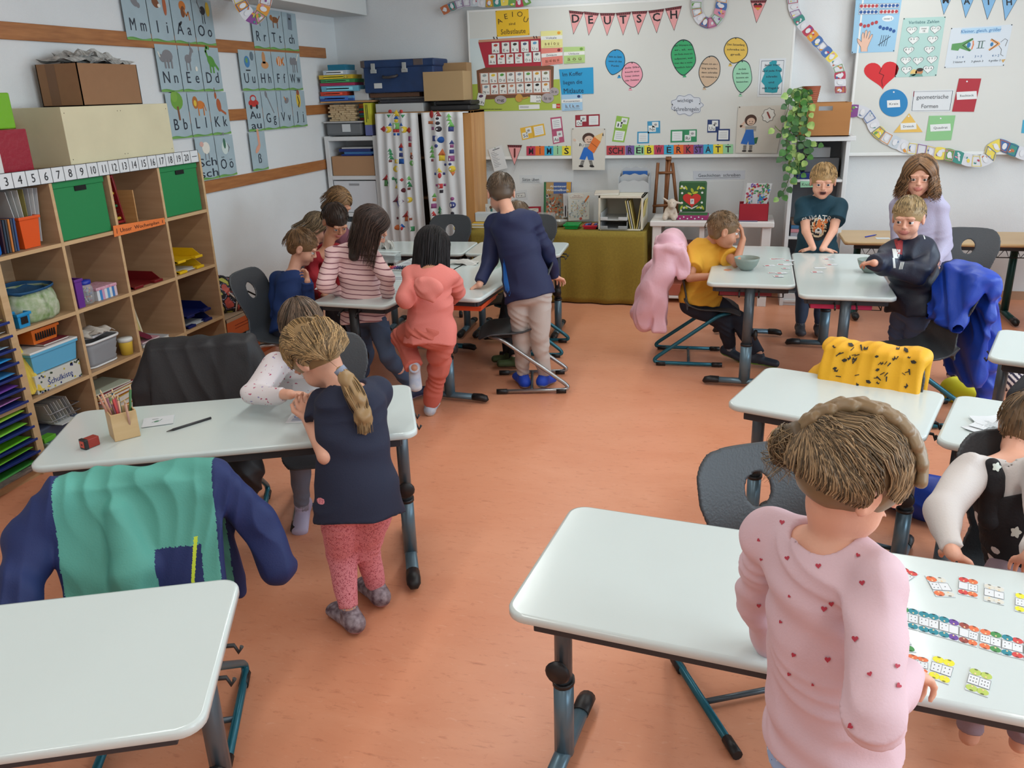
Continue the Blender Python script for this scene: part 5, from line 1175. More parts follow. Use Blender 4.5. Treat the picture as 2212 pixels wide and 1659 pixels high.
# ==== FURNITURE ALONG THE BACK WALL
whl=M((216,219,220),.45);whd=M((206,209,211),.45)
def PY(u,v,y):return P(u,v,y=y)
FY=7.02;t=empty('white_shelf',(-3.38,7.2,0),0,'tall narrow white shelf in the left corner of the back wall','shelf')
x0,x1,zt=-3.63,-3.12,1.41
for x in (x0,x1-.04):MB().mat(whl).rbox(x,x+.04,FY,7.40,0,zt,.002).build('side_panel',t,world=True)
for z in (.0,.33,.70,1.03,zt-.04):MB().mat(whl).rbox(x0+.04,x1-.04,FY,7.40,z,z+.035,.002).build('shelf_board',t,world=True)
MB().mat(whd).box(x0+.04,x1-.04,7.385,7.395,0,zt).build('back_panel',t,world=True)
for z in (.375,.745):
 o=MB().mat(M((214,217,222),.4)).rbox(x0+.048,x1-.048,FY+.01,FY+.03,z-.006,z+.275,.003).build('door',t,world=True)
 MB().mat(M((150,152,156),.4)).rbox(-3.43,-3.33,FY+.005,FY+.012,z+.235,z+.252,.002).build('grip',o,world=True)
 for c in t.children:
  pass
o=MB().mat(M((176,136,100),.7)).rbox(x0+.05,x1-.05,FY+.012,7.36,1.066,1.235,.003).build('cardboard_box',None,world=True);mark(o,'brown cardboard box inside the tall white shelf','box')
for k,(a_,c,dx) in enumerate(((.012,(30,60,150),0),(.02,(60,120,180),.03),(.025,(30,50,120),-.02),(.012,(200,204,206),.01))):
 z=1.238+sum((.012,.02,.025,.012)[:k])+.001*k;o=MB().mat(M(c,.4)).rbox(-3.50+dx,-3.20+dx*.5,FY+.05,FY+.27,z,z+a_,.002).build('game_box',None,world=True);mark(o,'%s flat game box on the cardboard box'%('royal blue','sky blue','navy','white')[k],'game','flat games in the white shelf')
t2=empty('plastic_bin',(-3.42,7.2,zt),0,'clear grey plastic bin with a white label','bin')
MB().mat(M((120,124,128),.3,alpha=.85)).rbox(-3.62,-3.27,7.06,7.32,zt+.001,zt+.115,.02).build('body',t2,world=True);MB().mat(M((196,198,200),.3)).rbox(-3.635,-3.255,7.045,7.335,zt+.112,zt+.124,.004).build('rim',t2,world=True);MB().mat(M(PAPER,.5)).rbox(-3.46,-3.38,7.055,7.059,zt+.035,zt+.10,.001).build('paper_label',t2,world=True)
t2=empty('game_box',(-3.20,7.1,zt),0,'yellow and blue game box standing upright beside the bin','game')
MB().mat(M((206,206,60),.45)).rbox(-3.235,-3.165,7.05,7.30,zt+.09,zt+.275,.002).build('upper_sleeve',t2,world=True);MB().mat(M((110,120,180),.45)).rbox(-3.235,-3.165,7.05,7.30,zt+.001,zt+.09,.002).build('lower_sleeve',t2,world=True)
a=Art(lambda u,v:V(-3.235+u*.07,7.0495,zt+.275-v*.27),(0,-1,0));[a.line([(.3+.2*k,.08),(.3+.2*k,.58-.1*k)],.08,(40,50,30),1) for k in (0,1)];a.build('print',None,None,None,t2)
rn=random.Random(2)
for r in range(8):
 for c in range(5):
  xx=-3.60+c*.052+rn.uniform(-.004,.004)+.02*(r%2);zz=zt+.126+.0175*r
  o=MB().mat(M((214,190,150),.6)).rbox(-.024,.024,-.03,.03,0,.0165,.002).build('wooden_block',None);o.location=(xx+.02,7.13+rn.uniform(-.01,.01),zz);o.rotation_euler=(0,0,rn.uniform(-.1,.1));mark(o,'small light wooden block in the pile on the plastic bin','block','wooden blocks piled on the plastic bin')
for k,c in enumerate(((150,30,40),(60,130,80),(60,120,160),(180,40,40),(40,120,110),(200,90,30),(220,150,40))):
 o=MB().mat(M(c,.5)).rbox(-3.33,-3.245,7.16,7.33,zt+.13+.02*k,zt+.148+.02*k,.002).build('folder',None,world=True);mark(o,'%s folder in the stack under the tray of games'%('crimson','green','blue','red','teal','orange','amber')[k],'folder','folder stack on the bin')
zs=PY(745+0,221,7.05).z
o=MB().mat(wood((206,160,110),(186,140,92))).rbox(-3.66+.03,-3.13,7.02,7.33,zs-.002,zs+.010,.002).build('wooden_board',None,world=True);mark(o,'thin wooden board carrying the stack of games','board')
for xx in (-3.25,):
 o=MB().mat(M((70,58,50),.6)).rbox(-3.235,-3.16,7.06,7.32,zt+.277,zs-.004,.002).build('dark_box',None,world=True);mark(o,'dark brown box between the yellow game and the board','box')
G=[(752,838,196,215,(36,84,160),'blue'),(765,824,193,195,(190,60,40),''),]
zz=zs+.011
def gamebox(u0,u1,h,c,label,txt=None,d=.20,c2=None):
 global zz
 xa,xb=PY(u0,200,7.05).x,PY(u1,200,7.05).x;t=empty('game_box',((xa+xb)/2,7.15,zz),0,label,'game','stack of board games in the corner')
 MB().mat(M(c,.4)).rbox(xa,xb,7.05,7.05+d,zz,zz+h*.55,.002).build('box_base',t,world=True);MB().mat(M(c2 or c,.4)).rbox(xa-.001,xb+.001,7.049,7.051+d,zz+h*.5,zz+h,.002).build('lid',t,world=True)
 if txt:a=Art(lambda u,v:V(xa+u*(xb-xa),7.0488,zz+h-v*h),(0,-1,0));a.rect(.5,.5,.7,.6,tuple(min(255,int(k*1.2+20)) for k in c),0);(a.text(txt,.8,.5,.6,(30,36,60),1,w=.12) if txt=='25' else None);a.scribble(.45,.5,.5,.5,(30,36,60),1,lw=.2);a.build('print',None,None,None,t)
 zz+=h+.001
gamebox(690,762,.045,(44,84,160),'blue game box at the bottom of the stack','x',c2=(90,150,200));gamebox(692,748,.034,(196,64,44),'red game box low in the stack','x')
gamebox(695,775,.046,(110,180,206),'pale blue game box in the middle of the stack','x');gamebox(693,767,.024,(170,50,90),'magenta game box in the stack');gamebox(695,768,.030,(60,140,80),'green game box in the stack','x');gamebox(692,764,.034,(214,180,50),'yellow and blue game box in the upper stack','25',c2=(214,180,50))
gamebox(702,753,.036,(190,206,220),'white and blue game box near the top of the stack','x');gamebox(713,750,.045,(30,120,150),'teal game box on top of the stack')
o=MB().mat(M((206,208,208),.4)).rbox(PY(766,200,7.1).x,PY(797,200,7.1).x,7.08,7.22,zs+.011,zs+.105,.006).build('white_tin',None,world=True);mark(o,'white box standing right of the game stack on the board','box')
CX0,CX1,CT=-3.11,-2.24,1.60
pine=wood((202,150,92),(172,116,62),(1,1,.12),.45,9)
t=empty('curtain_cupboard',(-2.67,7.2,0),0,'pine cupboard closed by two printed curtains','cupboard')
MB().mat(pine).rbox(CX1-.10,CX1,7.03,7.10,0,CT,.003).build('front_post',t,world=True);MB().mat(pine).rbox(CX1-.02,CX1,7.10,7.42,0,CT,.003).build('side_panel',t,world=True);MB().mat(pine).rbox(CX0,CX0+.02,7.06,7.42,0,CT,.003).build('side_panel',t,world=True)
MB().mat(pine).rbox(CX0,CX1,7.03,7.42,CT-.022,CT,.003).build('top_board',t,world=True)
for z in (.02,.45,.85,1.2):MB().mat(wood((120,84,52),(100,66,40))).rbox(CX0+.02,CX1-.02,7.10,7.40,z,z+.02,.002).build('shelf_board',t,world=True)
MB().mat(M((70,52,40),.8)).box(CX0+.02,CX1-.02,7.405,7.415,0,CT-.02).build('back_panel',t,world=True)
MB().mat(M((180,182,184),.3,metal=.8)).tube([(CX0+.01,7.02,CT-.012),(CX1-.02,7.02,CT-.012)],.006,8).build('curtain_rod',t,world=True)
for k in range(14):
 rn=random.Random(k);o=MB().mat(M(rn.choice([(60,50,46),(90,70,60),(50,54,60),(110,90,70)]),.6)).rbox(-2.70+rn.uniform(-.02,.02),-2.55,7.14,7.34,0,.02+.02*(k%3),.002).build('stored_book',None,world=True);o.location.z=(.47,.87,1.22)[k%3]+.062*(k//3);mark(o,'dark book lying in the gap between the curtains','book','books behind the curtains')
def curtain(xa,xb,xa2,xb2,y,prints,label,folds,amp=.018):
 """prints: (u, v, kind, colour, size) in photo pixels"""
 zb=.03;nU,nV=90,30
 def pos(u,v):
  X0,X1=xa+(xa2-xa)*v,xb+(xb2-xb)*v
  k=min(1,.35+v*1.2)
  return V(X0+(X1-X0)*u,y-.02-amp*k*math.sin(u*folds*2*math.pi+.6*math.sin(v*3))-.006*math.sin(u*23+v*7),CT-.006-v*(CT-zb))
 t=empty('curtain',((xa+xb)/2,y,zb),0,label,'curtain','printed curtains of the pine cupboard')
 b=MB().mat(M((214,214,214),.75,bump=.1,bscale=260));b.grid(lambda i,j:pos(i,j),nU,nV);
 out=[]
 def onc(px,py):
  p=P(px,py,y=y);v=(CT-.006-p.z)/(CT-zb);X0,X1=xa+(xa2-xa)*v,xb+(xb2-xb)*v;return (p.x-X0)/(X1-X0),v
 for (px,py,kd,c,sz) in prints:
  s_=sz
  shp={'t':[(0,-1),(1,.8),(-1,.8)],'T':[(0,-1.3),(1.5,.8),(-1.5,.8)],'s':[(-.85,-.85),(.85,-.85),(.85,.85),(-.85,.85)],'c':[(math.cos(q*math.pi/6),math.sin(q*math.pi/6)) for q in range(12)],'r':[(-1.4,-.5),(1.4,-.5),(1.4,.5),(-1.4,.5)],'d':[(0,-1),(1,0),(0,1),(-1,0)],'v':[(-1,-.8),(1,-.8),(0,1)],'e':[(.7*math.cos(q*math.pi/6),1.2*math.sin(q*math.pi/6)) for q in range(12)]}[kd]
  b.mat(M(c,.7));cu,cv=onc(px,py);cpt=pos(cu,cv)+V(0,-.0016,0);ring=[]
  n=len(shp)
  for i in range(n):
   p,q=shp[i],shp[(i+1)%n]
   for f in (0,.34,.67):
    uu,vv=onc(px+(p[0]*(1-f)+q[0]*f)*s_,py+(p[1]*(1-f)+q[1]*f)*s_)
    uu=min(max(uu,0),1);ring.append(pos(uu,vv)+V(0,-.0016,0))
  half=[cpt.lerp(p,.5) for p in ring]
  for i,p in enumerate(ring):
   mid=onc(px,py)
  b.add([cpt]+ring,[[0,1+i,1+(i+1)%len(ring)] for i in range(len(ring))],None,True)
 o=b.build('fabric',t,world=True);solid(o,.0006,1)
 return t
R1,G1,B1,Y1,P1,O1,K1_,L1,N1=(190,56,56),(60,140,90),(30,90,170),(226,196,60),(150,80,130),(214,120,70),(40,34,44),(120,190,100),(60,70,130)
def C2(x,y):return 500+x/3.95,y/3.95
def CC(x,y):return 560+x/4.366,380+y/4.366
pr=[]
for x,y,k,c,s_ in ((1412,965,'t',Y1,8),(1362,950,'c',R1,4),(1458,950,'c',R1,4),(1350,990,'v',G1,4),(1472,990,'v',G1,4),(1412,1000,'t',B1,5),(1412,1075,'s',L1,8),(1412,1030,'c',Y1,4),(1362,1060,'t',B1,4),(1458,1060,'t',B1,4),(1305,1100,'d',R1,7),(1345,1105,'c',Y1,7),(1480,1105,'c',Y1,7),(1520,1110,'d',R1,7),(1400,1115,'s',R1,4),(1425,1115,'s',R1,4),(1400,1145,'s',B1,3),(1430,1145,'s',B1,3),(1532,1182,'s',P1,6),(1530,1235,'s',R1,5),(1455,1240,'t',R1,6),(1453,1272,'s',B1,4),(1455,1320,'s',N1,5),(1460,1375,'s',B1,6.5),(1415,1375,'s',Y1,5),(1360,1280,'t',G1,4),(1365,1305,'t',G1,5),(1368,1340,'t',G1,6),(1366,1372,'s',(120,60,50),3),(1542,1310,'c',O1,3),(1545,1338,'c',(120,60,50),5),(1546,1390,'c',L1,6),(1410,1440,'c',Y1,7),(1330,1515,'T',R1,6),(1336,1560,'s',(100,160,100),8),(1336,1556,'c',(20,70,60),4),(1415,1545,'v',G1,7),(1415,1590,'t',Y1,5),(1384,1522,'e',G1,3),(1460,1533,'d',R1,4),(1520,1518,'t',L1,5),(1522,1570,'t',G1,7),(1523,1608,'s',(120,60,50),3),(1475,1622,'c',(110,50,60),5)):pr.append((*C2(x,y),k,c,s_))
for x,y,k,c,s_ in ((1320,215,'T',(140,60,80),8),(1327,262,'v',N1,9),(1425,222,'c',Y1,6),(1405,360,'T',R1,7),(1403,400,'s',O1,7),(1440,402,'s',(150,80,60),3),(1308,398,'s',(110,50,60),3),(1310,485,'c',O1,6),(1360,465,'t',B1,5),(1448,495,'s',G1,6),(1360,490,'e',R1,3)):pr.append((*CC(x,y),k,c,s_))
curtain(CX0+.01,PY(903,240,7.0).x,CX0-.0,PY(925,500,7.0).x,7.0,pr,'left white curtain printed with coloured shape figures',5)
pr=[]
for x,y,k,c,s_ in ((1712,975,'e',R1,7),(1768,970,'t',(140,60,60),7),(1765,1010,'c',K1_,3),(1768,1050,'c',K1_,4),(1775,1100,'c',K1_,6),(1718,1045,'r',O1,6),(1724,1095,'s',P1,4),(1862,985,'t',L1,5),(1864,1015,'t',L1,5),(1875,1055,'t',L1,8),(1880,1100,'s',N1,6),(1742,1180,'s',N1,7),(1794,1192,'c',B1,7),(1756,1243,'c',N1,4),(1885,1212,'t',N1,5),(1886,1245,'s',P1,4),(1886,1292,'s',N1,5),(1884,1350,'s',P1,7),(1803,1298,'t',O1,8),(1803,1347,'s',Y1,7),(1714,1255,'t',L1,4),(1716,1285,'t',L1,5),(1720,1325,'t',L1,6),(1718,1367,'s',(130,60,70),3),(1830,1403,'c',N1,3),(1873,1398,'c',N1,3),(1780,1450,'t',Y1,6),(1890,1440,'c',Y1,7),(1895,1480,'v',O1,5),(1785,1495,'e',R1,5),(1745,1482,'s',N1,3),(1818,1480,'s',N1,3),(1790,1585,'s',R1,6),(1757,1578,'s',P1,3),(1825,1576,'s',P1,3),(1800,1630,'s',K1_,4)):pr.append((*C2(x,y),k,c,s_))
for x,y,k,c,s_ in ((1658,180,'t',L1,5),(1658,222,'s',O1,4),(1655,280,'s',P1,6),(1830,212,'c',P1,4),(1830,270,'c',N1,7),(1712,300,'t',G1,5),(1712,330,'t',G1,6),(1712,375,'t',G1,7),(1710,412,'s',(130,60,70),4),(1652,352,'t',R1,6),(1655,400,'r',Y1,5),(1832,350,'c',K1_,4),(1836,400,'s',P1,4),(1800,400,'t',N1,4),(1712,485,'T',B1,6),(1720,530,'c',O1,6),(1872,485,'c',Y1,6)):pr.append((*CC(x,y),k,c,s_))
curtain(PY(911,240,7.0).x,CX1-.06,PY(938,500,7.0).x,CX1-.075,7.0,pr,'right white curtain printed with coloured shape figures',3.5)
def bx(name,q,z0,z1,y0,y1,m,label,cat,r=.004,group=None):
 o=MB().mat(m).rbox(q[0],q[1],y0,y1,z0,z1,r).build(name,None,world=True);return mark(o,label,cat,group)
X=lambda u,y=7.05:PY(u,230,y).x
zW=CT+.001
bx('white_box',(X(811),X(914)),zW,zW+.072,7.05,7.34,M((188,190,190),.5),'flat white box at the front left on the cupboard','box')
for k in range(4):
 c=[(44,44,50),(60,60,66),(36,38,46),(80,76,74)][k];z=zW+.074+.012*k;o=MB().mat(M(c,.5)).box(-.22+.004*k,.22-.006*k,-.13,.13,0,.010).build('portfolio',None);o.location=(X(868)+.01*(k%2),7.19,z);o.rotation_euler=(0,0,.03*k-.04);mark(o,'dark portfolio folder squeezed under the blue suitcase','portfolio','dark portfolios under the suitcase')
bx('brown_case',(X(798),X(905)),zW+.124,zW+.160,7.08,7.32,M((104,72,52),.5),'brown wooden case right under the suitcase','case')
z0=zW+.162;zs1=PY(860,128,7.05).z;xa,xb=X(790),X(946)
sm_=M((24,54,98),.45,var=.25,scale=8,bump=.1,bscale=90);met=M((190,192,190),.3,metal=.7)
t2=empty('suitcase',((xa+xb)/2,7.2,z0),0,'old dark blue suitcase with metal latches on the cupboard','suitcase')
h=zs1-z0
MB().mat(sm_).rbox(xa+.012,xb-.012,7.03,7.36,z0,z0+h*.82,.012).build('body',t2,world=True);MB().mat(sm_).rbox(xa,xb,7.018,7.372,z0+h*.76,z0+h,.014).build('lid',t2,world=True)
for u in (816,882):
 xx=X(u);MB().mat(met).rbox(xx-.028,xx+.028,7.013,7.022,z0+h*.60,z0+h*.72,.003).rbox(xx-.018,xx+.018,7.006,7.02,z0+h*.68,z0+h*.90,.003).build('latch',t2,world=True)
MB().mat(M((60,54,54),.5)).tube([(X(836),7.02,z0+h*.5),(X(838),6.995,z0+h*.47),(X(851),6.985,z0+h*.46),(X(864),6.995,z0+h*.49),(X(866),7.02,z0+h*.52)],.011,8).build('handle',t2,world=True)
MB().mat(M((206,208,206),.5)).rbox(X(814),X(831),7.024,7.03,z0+h*.14,z0+h*.30,.006).build('sticker',t2,world=True)
for (ua,ub,z_) in ((784+4,798,h*.78),(900,922,h*.80)):MB().mat(M((86,76,74),.5)).rbox(X(ua)+.005,X(ub),7.0165,7.03,z0+z_,z0+h-.003,.004).build('corner_patch',t2,world=True)
bx('black_bag',(X(930),X(1016)),zW,zW+.045,7.03,7.34,M((34,34,36),.6),'flat black bag on the right side of the cupboard','bag',.015)
bx('black_case',(X(940),X(1018)),zW+.047,zW+.082,7.05,7.30,M((24,24,26),.5),'black case with a grey clasp under the cardboard box','case',.01)
zb_=zW+.084
def open_box(xa,xb,y0,y1,z0,z1,label,m,flap):
 t=empty('cardboard_box',((xa+xb)/2,(y0+y1)/2,z0),0,label,'box','cardboard boxes on the cupboard');MB().mat(m).rbox(xa,xb,y0,y1,z0,z1,.002).build('body',t,world=True)
 if flap:b=MB().mat(m);b.add([(xa,y0,z1+.001),(xb-.02,y0,z1+.001),(xb-.05,y0+.06,z1+.03),(xa+.02,y0+.06,z1+.03)],[(0,1,2,3)]);o=b.build('flap',t,world=True);solid(o,.003)
cm1,cm2=M((172,144,104),.75),M((158,126,88),.75)
open_box(X(920),X(1005),7.02,7.24,zb_,PY(960,154,7.02).z,'front beige cardboard box on the cupboard',cm1,False)
zf=PY(960,154,7.02).z
open_box(X(930),X(1014,7.28),7.20,7.38,zf+.001 if False else zb_,PY(965,137,7.20).z,'second beige cardboard box peeking over the front one',cm2,False) if False else bx('cardboard_box',(X(932,7.26),X(1012,7.26)),zb_,PY(965,136,7.26).z,7.26,7.40,cm2,'cardboard box behind the front beige box','box',.003,'cardboard boxes on the cupboard')
clm=M((142,122,44),.85,var=.12,scale=60,bump=.15,bscale=240)
tx0,tx1,ty0,ty1,tz=-2.24,-.73,6.86,7.42,.615
t=empty('cloth_table',((tx0+tx1)/2,7.14,0),0,'low table fully draped with a mustard cloth','table')
MB().mat(wood((190,150,100),(170,130,84))).rbox(tx0+.02,tx1-.02,ty0+.02,ty1,tz-.03,tz-.006,.003).build('tabletop',t,world=True)
for x in (tx0+.06,tx1-.06):
 for y in (ty0+.06,ty1-.05):MB().mat(M((120,96,66),.5)).rbox(x-.02,x+.02,y-.02,y+.02,0,tz-.03,.003).build('leg',t,world=True)
b=MB().mat(clm)
def drape(u,v):
 L0,L1,L2=ty1-ty0,tx1-tx0,ty1-ty0;s_=u*(L0+L1+L2);f=.012*v*math.sin(s_*26)+.008*v*math.sin(s_*11+1)+.016*v
 if s_<L0:x,y,nx,ny=tx0,ty1-s_,-1,0
 elif s_<L0+L1:x,y,nx,ny=tx0+s_-L0,ty0,0,-1
 else :x,y,nx,ny=tx1,ty0+s_-L0-L1,1,0
 return (x+nx*f,y+ny*f,tz-v*(tz-.012))
b.grid(drape,160,14);b.grid(lambda u,v:(tx0+(tx1-tx0)*u,ty0+(ty1-ty0)*v,tz+.0015*math.sin(u*17)*math.sin(v*9)),24,10)
o=b.build('tablecloth',None,world=True);solid(o,.0025);mark(o,'mustard coloured cloth hanging to the floor over the low table','tablecloth')
TZ=tz+.004
def stand_pic(cr,q,y,col,name,label,cat,fn=None,tilt=0,th=.012,group=None):
 f=quadf(*q);
 a=Art(lambda u,v:P(*cr(*f(u,v)),y=y+tilt*(v-1)*-.0),(0,-1,0));a.asp=math.hypot(q[1][0]-q[0][0],q[1][1]-q[0][1])/math.hypot(q[3][0]-q[0][0],q[3][1]-q[0][1])
 a.sheet([(0,0),(1,0),(1,1),(0,1)],col,th)
 if fn:fn(a)
 return a.build(name,label,cat,group)
def speck(a,n,pal,u0=.05,u1=.95,v0=.05,v1=.95,r=.04,seed=1,L=2):
 rn=random.Random(seed)
 for k in range(n):a.ell(rn.uniform(u0,u1),rn.uniform(v0,v1),rn.uniform(.4,1)*r,rn.uniform(.4,1)*r/a.asp if False else rn.uniform(.4,1)*r*.8,rn.choice(pal),L+k%3,rn.uniform(0,180),8)
def wim(a):
 a.rect(.5,.16,1,.30,(70,96,150),1);a.rect(.2,.16,.3,.3,(176,140,90),2);a.rect(.9,.14,.16,.28,(200,150,60),2);T(a,'Abenteuer',.52,.11,.055,.6,(226,226,220),bold=.02,L=5);T(a,'Wimmelbuch',.5,.21,.06,.8,(226,226,220),bold=.02,L=5)
 a.rect(.04,.5,.08,1,(50,110,70),6);speck(a,150,[(150,100,80),(206,206,200),(190,110,60),(120,140,140),(90,80,76),(196,90,50),(140,150,120)],.1,.97,.33,.97,.055,3)
stand_pic(K1,((908,846),(1217,846),(1205,1262),(903,1270)),7.38,(150,130,110),'picture_book','Abenteuer Wimmelbuch book standing on the cloth table','book',wim,th=.012)
def mal(a):
 a.ell(.42,.13,.34,.10,(226,206,190),2);a.ell(.42,.13,.31,.085,(222,222,214),3);T(a,'Mein Mal-',.42,.10,.035,.3,(150,60,40),L=4);T(a,'Wimmelbuch',.42,.155,.045,.5,(160,50,40),L=4)
 a.line([(.78,.34),(.95,.14)],.07,(206,120,60),3);speck(a,110,[(170,190,200),(200,206,190),(206,190,150),(150,170,180),(196,160,150)],.06,.94,.3,.88,.045,5);a.ell(.6,.95,.07,.05,(190,90,80),4)
stand_pic(K1,((1175,968),(1420,962),(1412,1262),(1180,1282)),7.30,(212,214,208),'picture_book','white colouring Wimmelbuch next to the adventure book','book',mal,th=.01)
stand_pic(K1,((1122,975),(1175,970),(1168,1240),(1128,1245)),7.36,(206,206,208),'brochure','narrow white brochure between the two picture books','brochure',lambda a:[a.line([(.5,.6+.05*k),(.5,.63+.05*k)],.3,(90,90,110),1) for k in range(6)],th=.006)
stand_pic(K1,((600,1125),(872,1120),(872,1200),(620,1240)),7.38,(160,30,50),'folder','crimson folder behind the boy in the navy sweater','folder',lambda a:(a.rect(.5,.45,.8,.5,(206,206,202),1),a.poly([(.1,.7),(.9,.2),(.9,.25),(.1,.8)],(170,150,120),2)))
stand_pic(K1,((100,1098),(345,1090),(350,1200),(115,1205)),7.34,(208,212,210),'greeting_card','opened card with a green picture beside the pine post','card',lambda a:(a.rect(.26,.55,.36,.62,(100,140,70),1),a.ell(.26,.5,.09,.14,(60,70,50),2),[a.line([(.5+.07*k,.3),(.52+.07*k,.8)],.02,(110,130,160),1) for k in range(3)],a.ell(.86,.35,.07,.16,(110,80,60),2),a.rect(.88,.65,.1,.35,(60,120,120),2)))
bx('card_box',(P(*K1(130,1280),y=7.0).x,P(*K1(350,1280),y=7.0).x),TZ+.048,TZ+.125,7.02,7.10,M((196,204,210),.5),'white card file box with blue edge on the yellow books','box')
for k in range(2):book(P(*K1(97,1310),y=6.95).x,P(*K1(360,1310),y=6.95).x,6.95,7.12,TZ+.023*k,TZ+.022+.023*k,(222,176,40),'book',('bottom','top')[k]+' yellow book under the card file box','book','yellow books on the cloth table')
t2=empty('clear_box',(-1.5,7.15,TZ),0,'clear plastic box standing behind the boy in navy','box')
MB().mat(M((226,220,220),.08,alpha=.3)).rbox(P(*K1(820,1250),y=7.1).x,P(*K1(1010,1250),y=7.1).x,7.05,7.2,TZ,TZ+.11,.006).build('body',t2,world=True)
c=P(*K1(1078,1290),y=7.1)
o=MB().mat(M((190,190,186),.2,metal=.3)).lathe([(.03,0),(.055,.018),(.068,.05),(.069,.052),(.064,.05),(.05,.02),(.0,.006)],24,TR((c.x,7.12,TZ))).build('metal_bowl',None,world=True);mark(o,'small silver bowl on the mustard cloth','bowl')
c=P(*K1(950,1320),y=7.0);rn=random.Random(6);b=MB().mat(M((140,110,80),.6,var=.8,scale=40))
for k in range(12):
 an=rn.uniform(0,3.1);p=V(c.x+rn.uniform(-.07,.07),6.98+rn.uniform(-.03,.03),TZ+.006+.012*rn.random());d=V(math.cos(an),math.sin(an),.1)*.05
 b.tube([p-d,p,p+d],.005,6)
o=b.build('twig_wreath',None,world=True);mark(o,'tangle of brown beads on the mustard cloth','beads')
xa,xb=P(*K1(1135,1330),y=6.98).x,P(*K1(1295,1330),y=6.98).x
bin_('flat_tray',xa,xb,6.96,7.10,TZ,.038,M((16,150,70),.3),'small green plastic tray on the mustard cloth','tray',.012)
xa,xb=P(*K1(1350,1330),y=7.0).x,P(*K1(1500,1330),y=7.0).x
bin_('flat_tray',xa,xb,6.98,7.11,TZ,.03,M((196,36,60),.3),'small red plastic tray filled with blocks','tray',.008)
for k,(c_,nm) in enumerate((((60,110,170),'blue'),((50,60,130),'navy'),((200,100,60),'orange'),((90,90,150),'violet'),((60,130,150),'teal'))):
 bx('toy_block',(xa+.012+.026*k,xa+.034+.026*k),TZ+.004,TZ+.035+.006*(k%2),7.01,7.08,M(c_,.4),'%s toy block in the red tray'%nm,'block',.002,'toy blocks in the red tray')
xa,xb,ya=P(*K1(1515,1360),y=6.93).x,P(*K1(2010,1360),y=6.93).x,6.93
z1=P(*K1(1700,1000),y=6.93).z
t2=empty('cream_box',((xa+xb)/2,7.1,TZ),0,'cream open-fronted box on the right of the cloth table','box');crm=M((214,208,190),.5)
for q in ((xa,xa+.016,TZ,z1),(xb-.016,xb,TZ,z1),(xa,xb,z1-.02,z1),(xa,xb,TZ,TZ+.01)):MB().mat(crm).rbox(q[0],q[1],ya,7.32,q[2],q[3],.002).build('board',t2,world=True)
MB().mat(crm).box(xa,xb,7.31,7.32,TZ,z1).build('back_panel',t2,world=True)
w=xb-xa
for k,(z_,c_,nm) in enumerate(((TZ+.012,(150,154,156),'lower dark grey'),(TZ+.085,(196,200,200),'upper light grey'))):
 t3=empty('letter_tray',(xa+w*.34,7.1,z_),0,'%s letter tray inside the cream box'%nm,'tray','grey letter trays in the cream box')
 MB().mat(M(c_,.35)).rbox(xa+.02,xa+w*.66,ya-.02,7.28,z_,z_+.004,.001).rbox(xa+.02,xa+.026,ya-.0,7.28,z_,z_+.06,.001).rbox(xa+w*.66-.006,xa+w*.66,ya,7.28,z_,z_+.06,.001).rbox(xa+.02,xa+w*.22,ya-.02,ya-.012,z_,z_+.028,.002).rbox(xa+w*.46,xa+w*.66,ya-.02,ya-.012,z_,z_+.028,.002).build('body',t3,world=True)
for k in range(6):
 o=MB().mat(M(((206,190,120),(200,200,196),(196,180,110))[k%3],.5)).box(-.004,.004,-.09,.09,0,.235).build('booklet',None);o.location=(xa+w*(.73+.045*k),7.04,TZ+.012);o.rotation_euler=(0,rad(-12 if k<3 else 8),0);mark(o,'cream booklet standing in the right half of the cream box','booklet','booklets in the cream box')
book(P(*K1(1470,930),y=7.0).x,P(*K1(1740,930),y=7.0).x,6.95,7.14,z1+.002,z1+.022,(206,196,180),'book','light book lying on the cream box','book',rz=.12)
xg0,xg1=P(*K1(1752,900),y=7.2).x,P(*K1(2080,900),y=7.2).x;zg1=P(*K1(1900,680),y=7.3).z
t2=empty('brochure_rack',((xg0+xg1)/2,7.3,z1),0,'grey brochure rack with scalloped edges on the cream box','rack')
for k,(yy,f) in enumerate(((7.16,.5),(7.23,.74),(7.30,1.0))):
 zt_=z1+(zg1-z1)*f;n=16;pts=[(xg0,z1+.002),(xg1,z1+.002)]+[(xg1-(xg1-xg0)*i/n,zt_-.018+.018*abs(math.sin(i/n*math.pi))**.5-.006*math.cos(i/n*6*math.pi)) for i in range(n+1)]
 b=MB().mat(M((176,178,180),.55));nn=len(pts);b.add([(p[0],yy,p[1]) for p in pts]+[(p[0],yy+.004,p[1]) for p in pts],[list(range(nn)),list(range(2*nn-1,nn-1,-1))]+[[i,nn+i,nn+(i+1)%nn,(i+1)%nn] for i in range(nn)]);b.build('rack_panel',t2,world=True)
for x in (xg0-.004,xg1):b=MB().mat(M((176,178,180),.55));b.add([(x,7.16,z1+.002),(x,7.33,z1+.002),(x,7.33,zg1-.04),(x,7.16,z1+.12),(x+.004,7.16,z1+.002),(x+.004,7.33,z1+.002),(x+.004,7.33,zg1-.04),(x+.004,7.16,z1+.12)],[(0,1,2,3),(7,6,5,4),(0,4,5,1),(1,5,6,2),(2,6,7,3),(3,7,4,0)]);b.build('side_wing',t2,world=True)
bx('leaflet',(xg0+.02,xg1-.02),z1+.01,z1+(zg1-z1)*.86,7.25,7.27,M((30,90,160),.5),'blue and yellow leaflet in the brochure rack','leaflet',.001)
wx0,wx1,wz=-.70,.285,.70
t=empty('console_table',(-.2,7.15,0),0,'white wooden console table with lower shelf','table');wm=M((222,220,218),.4)
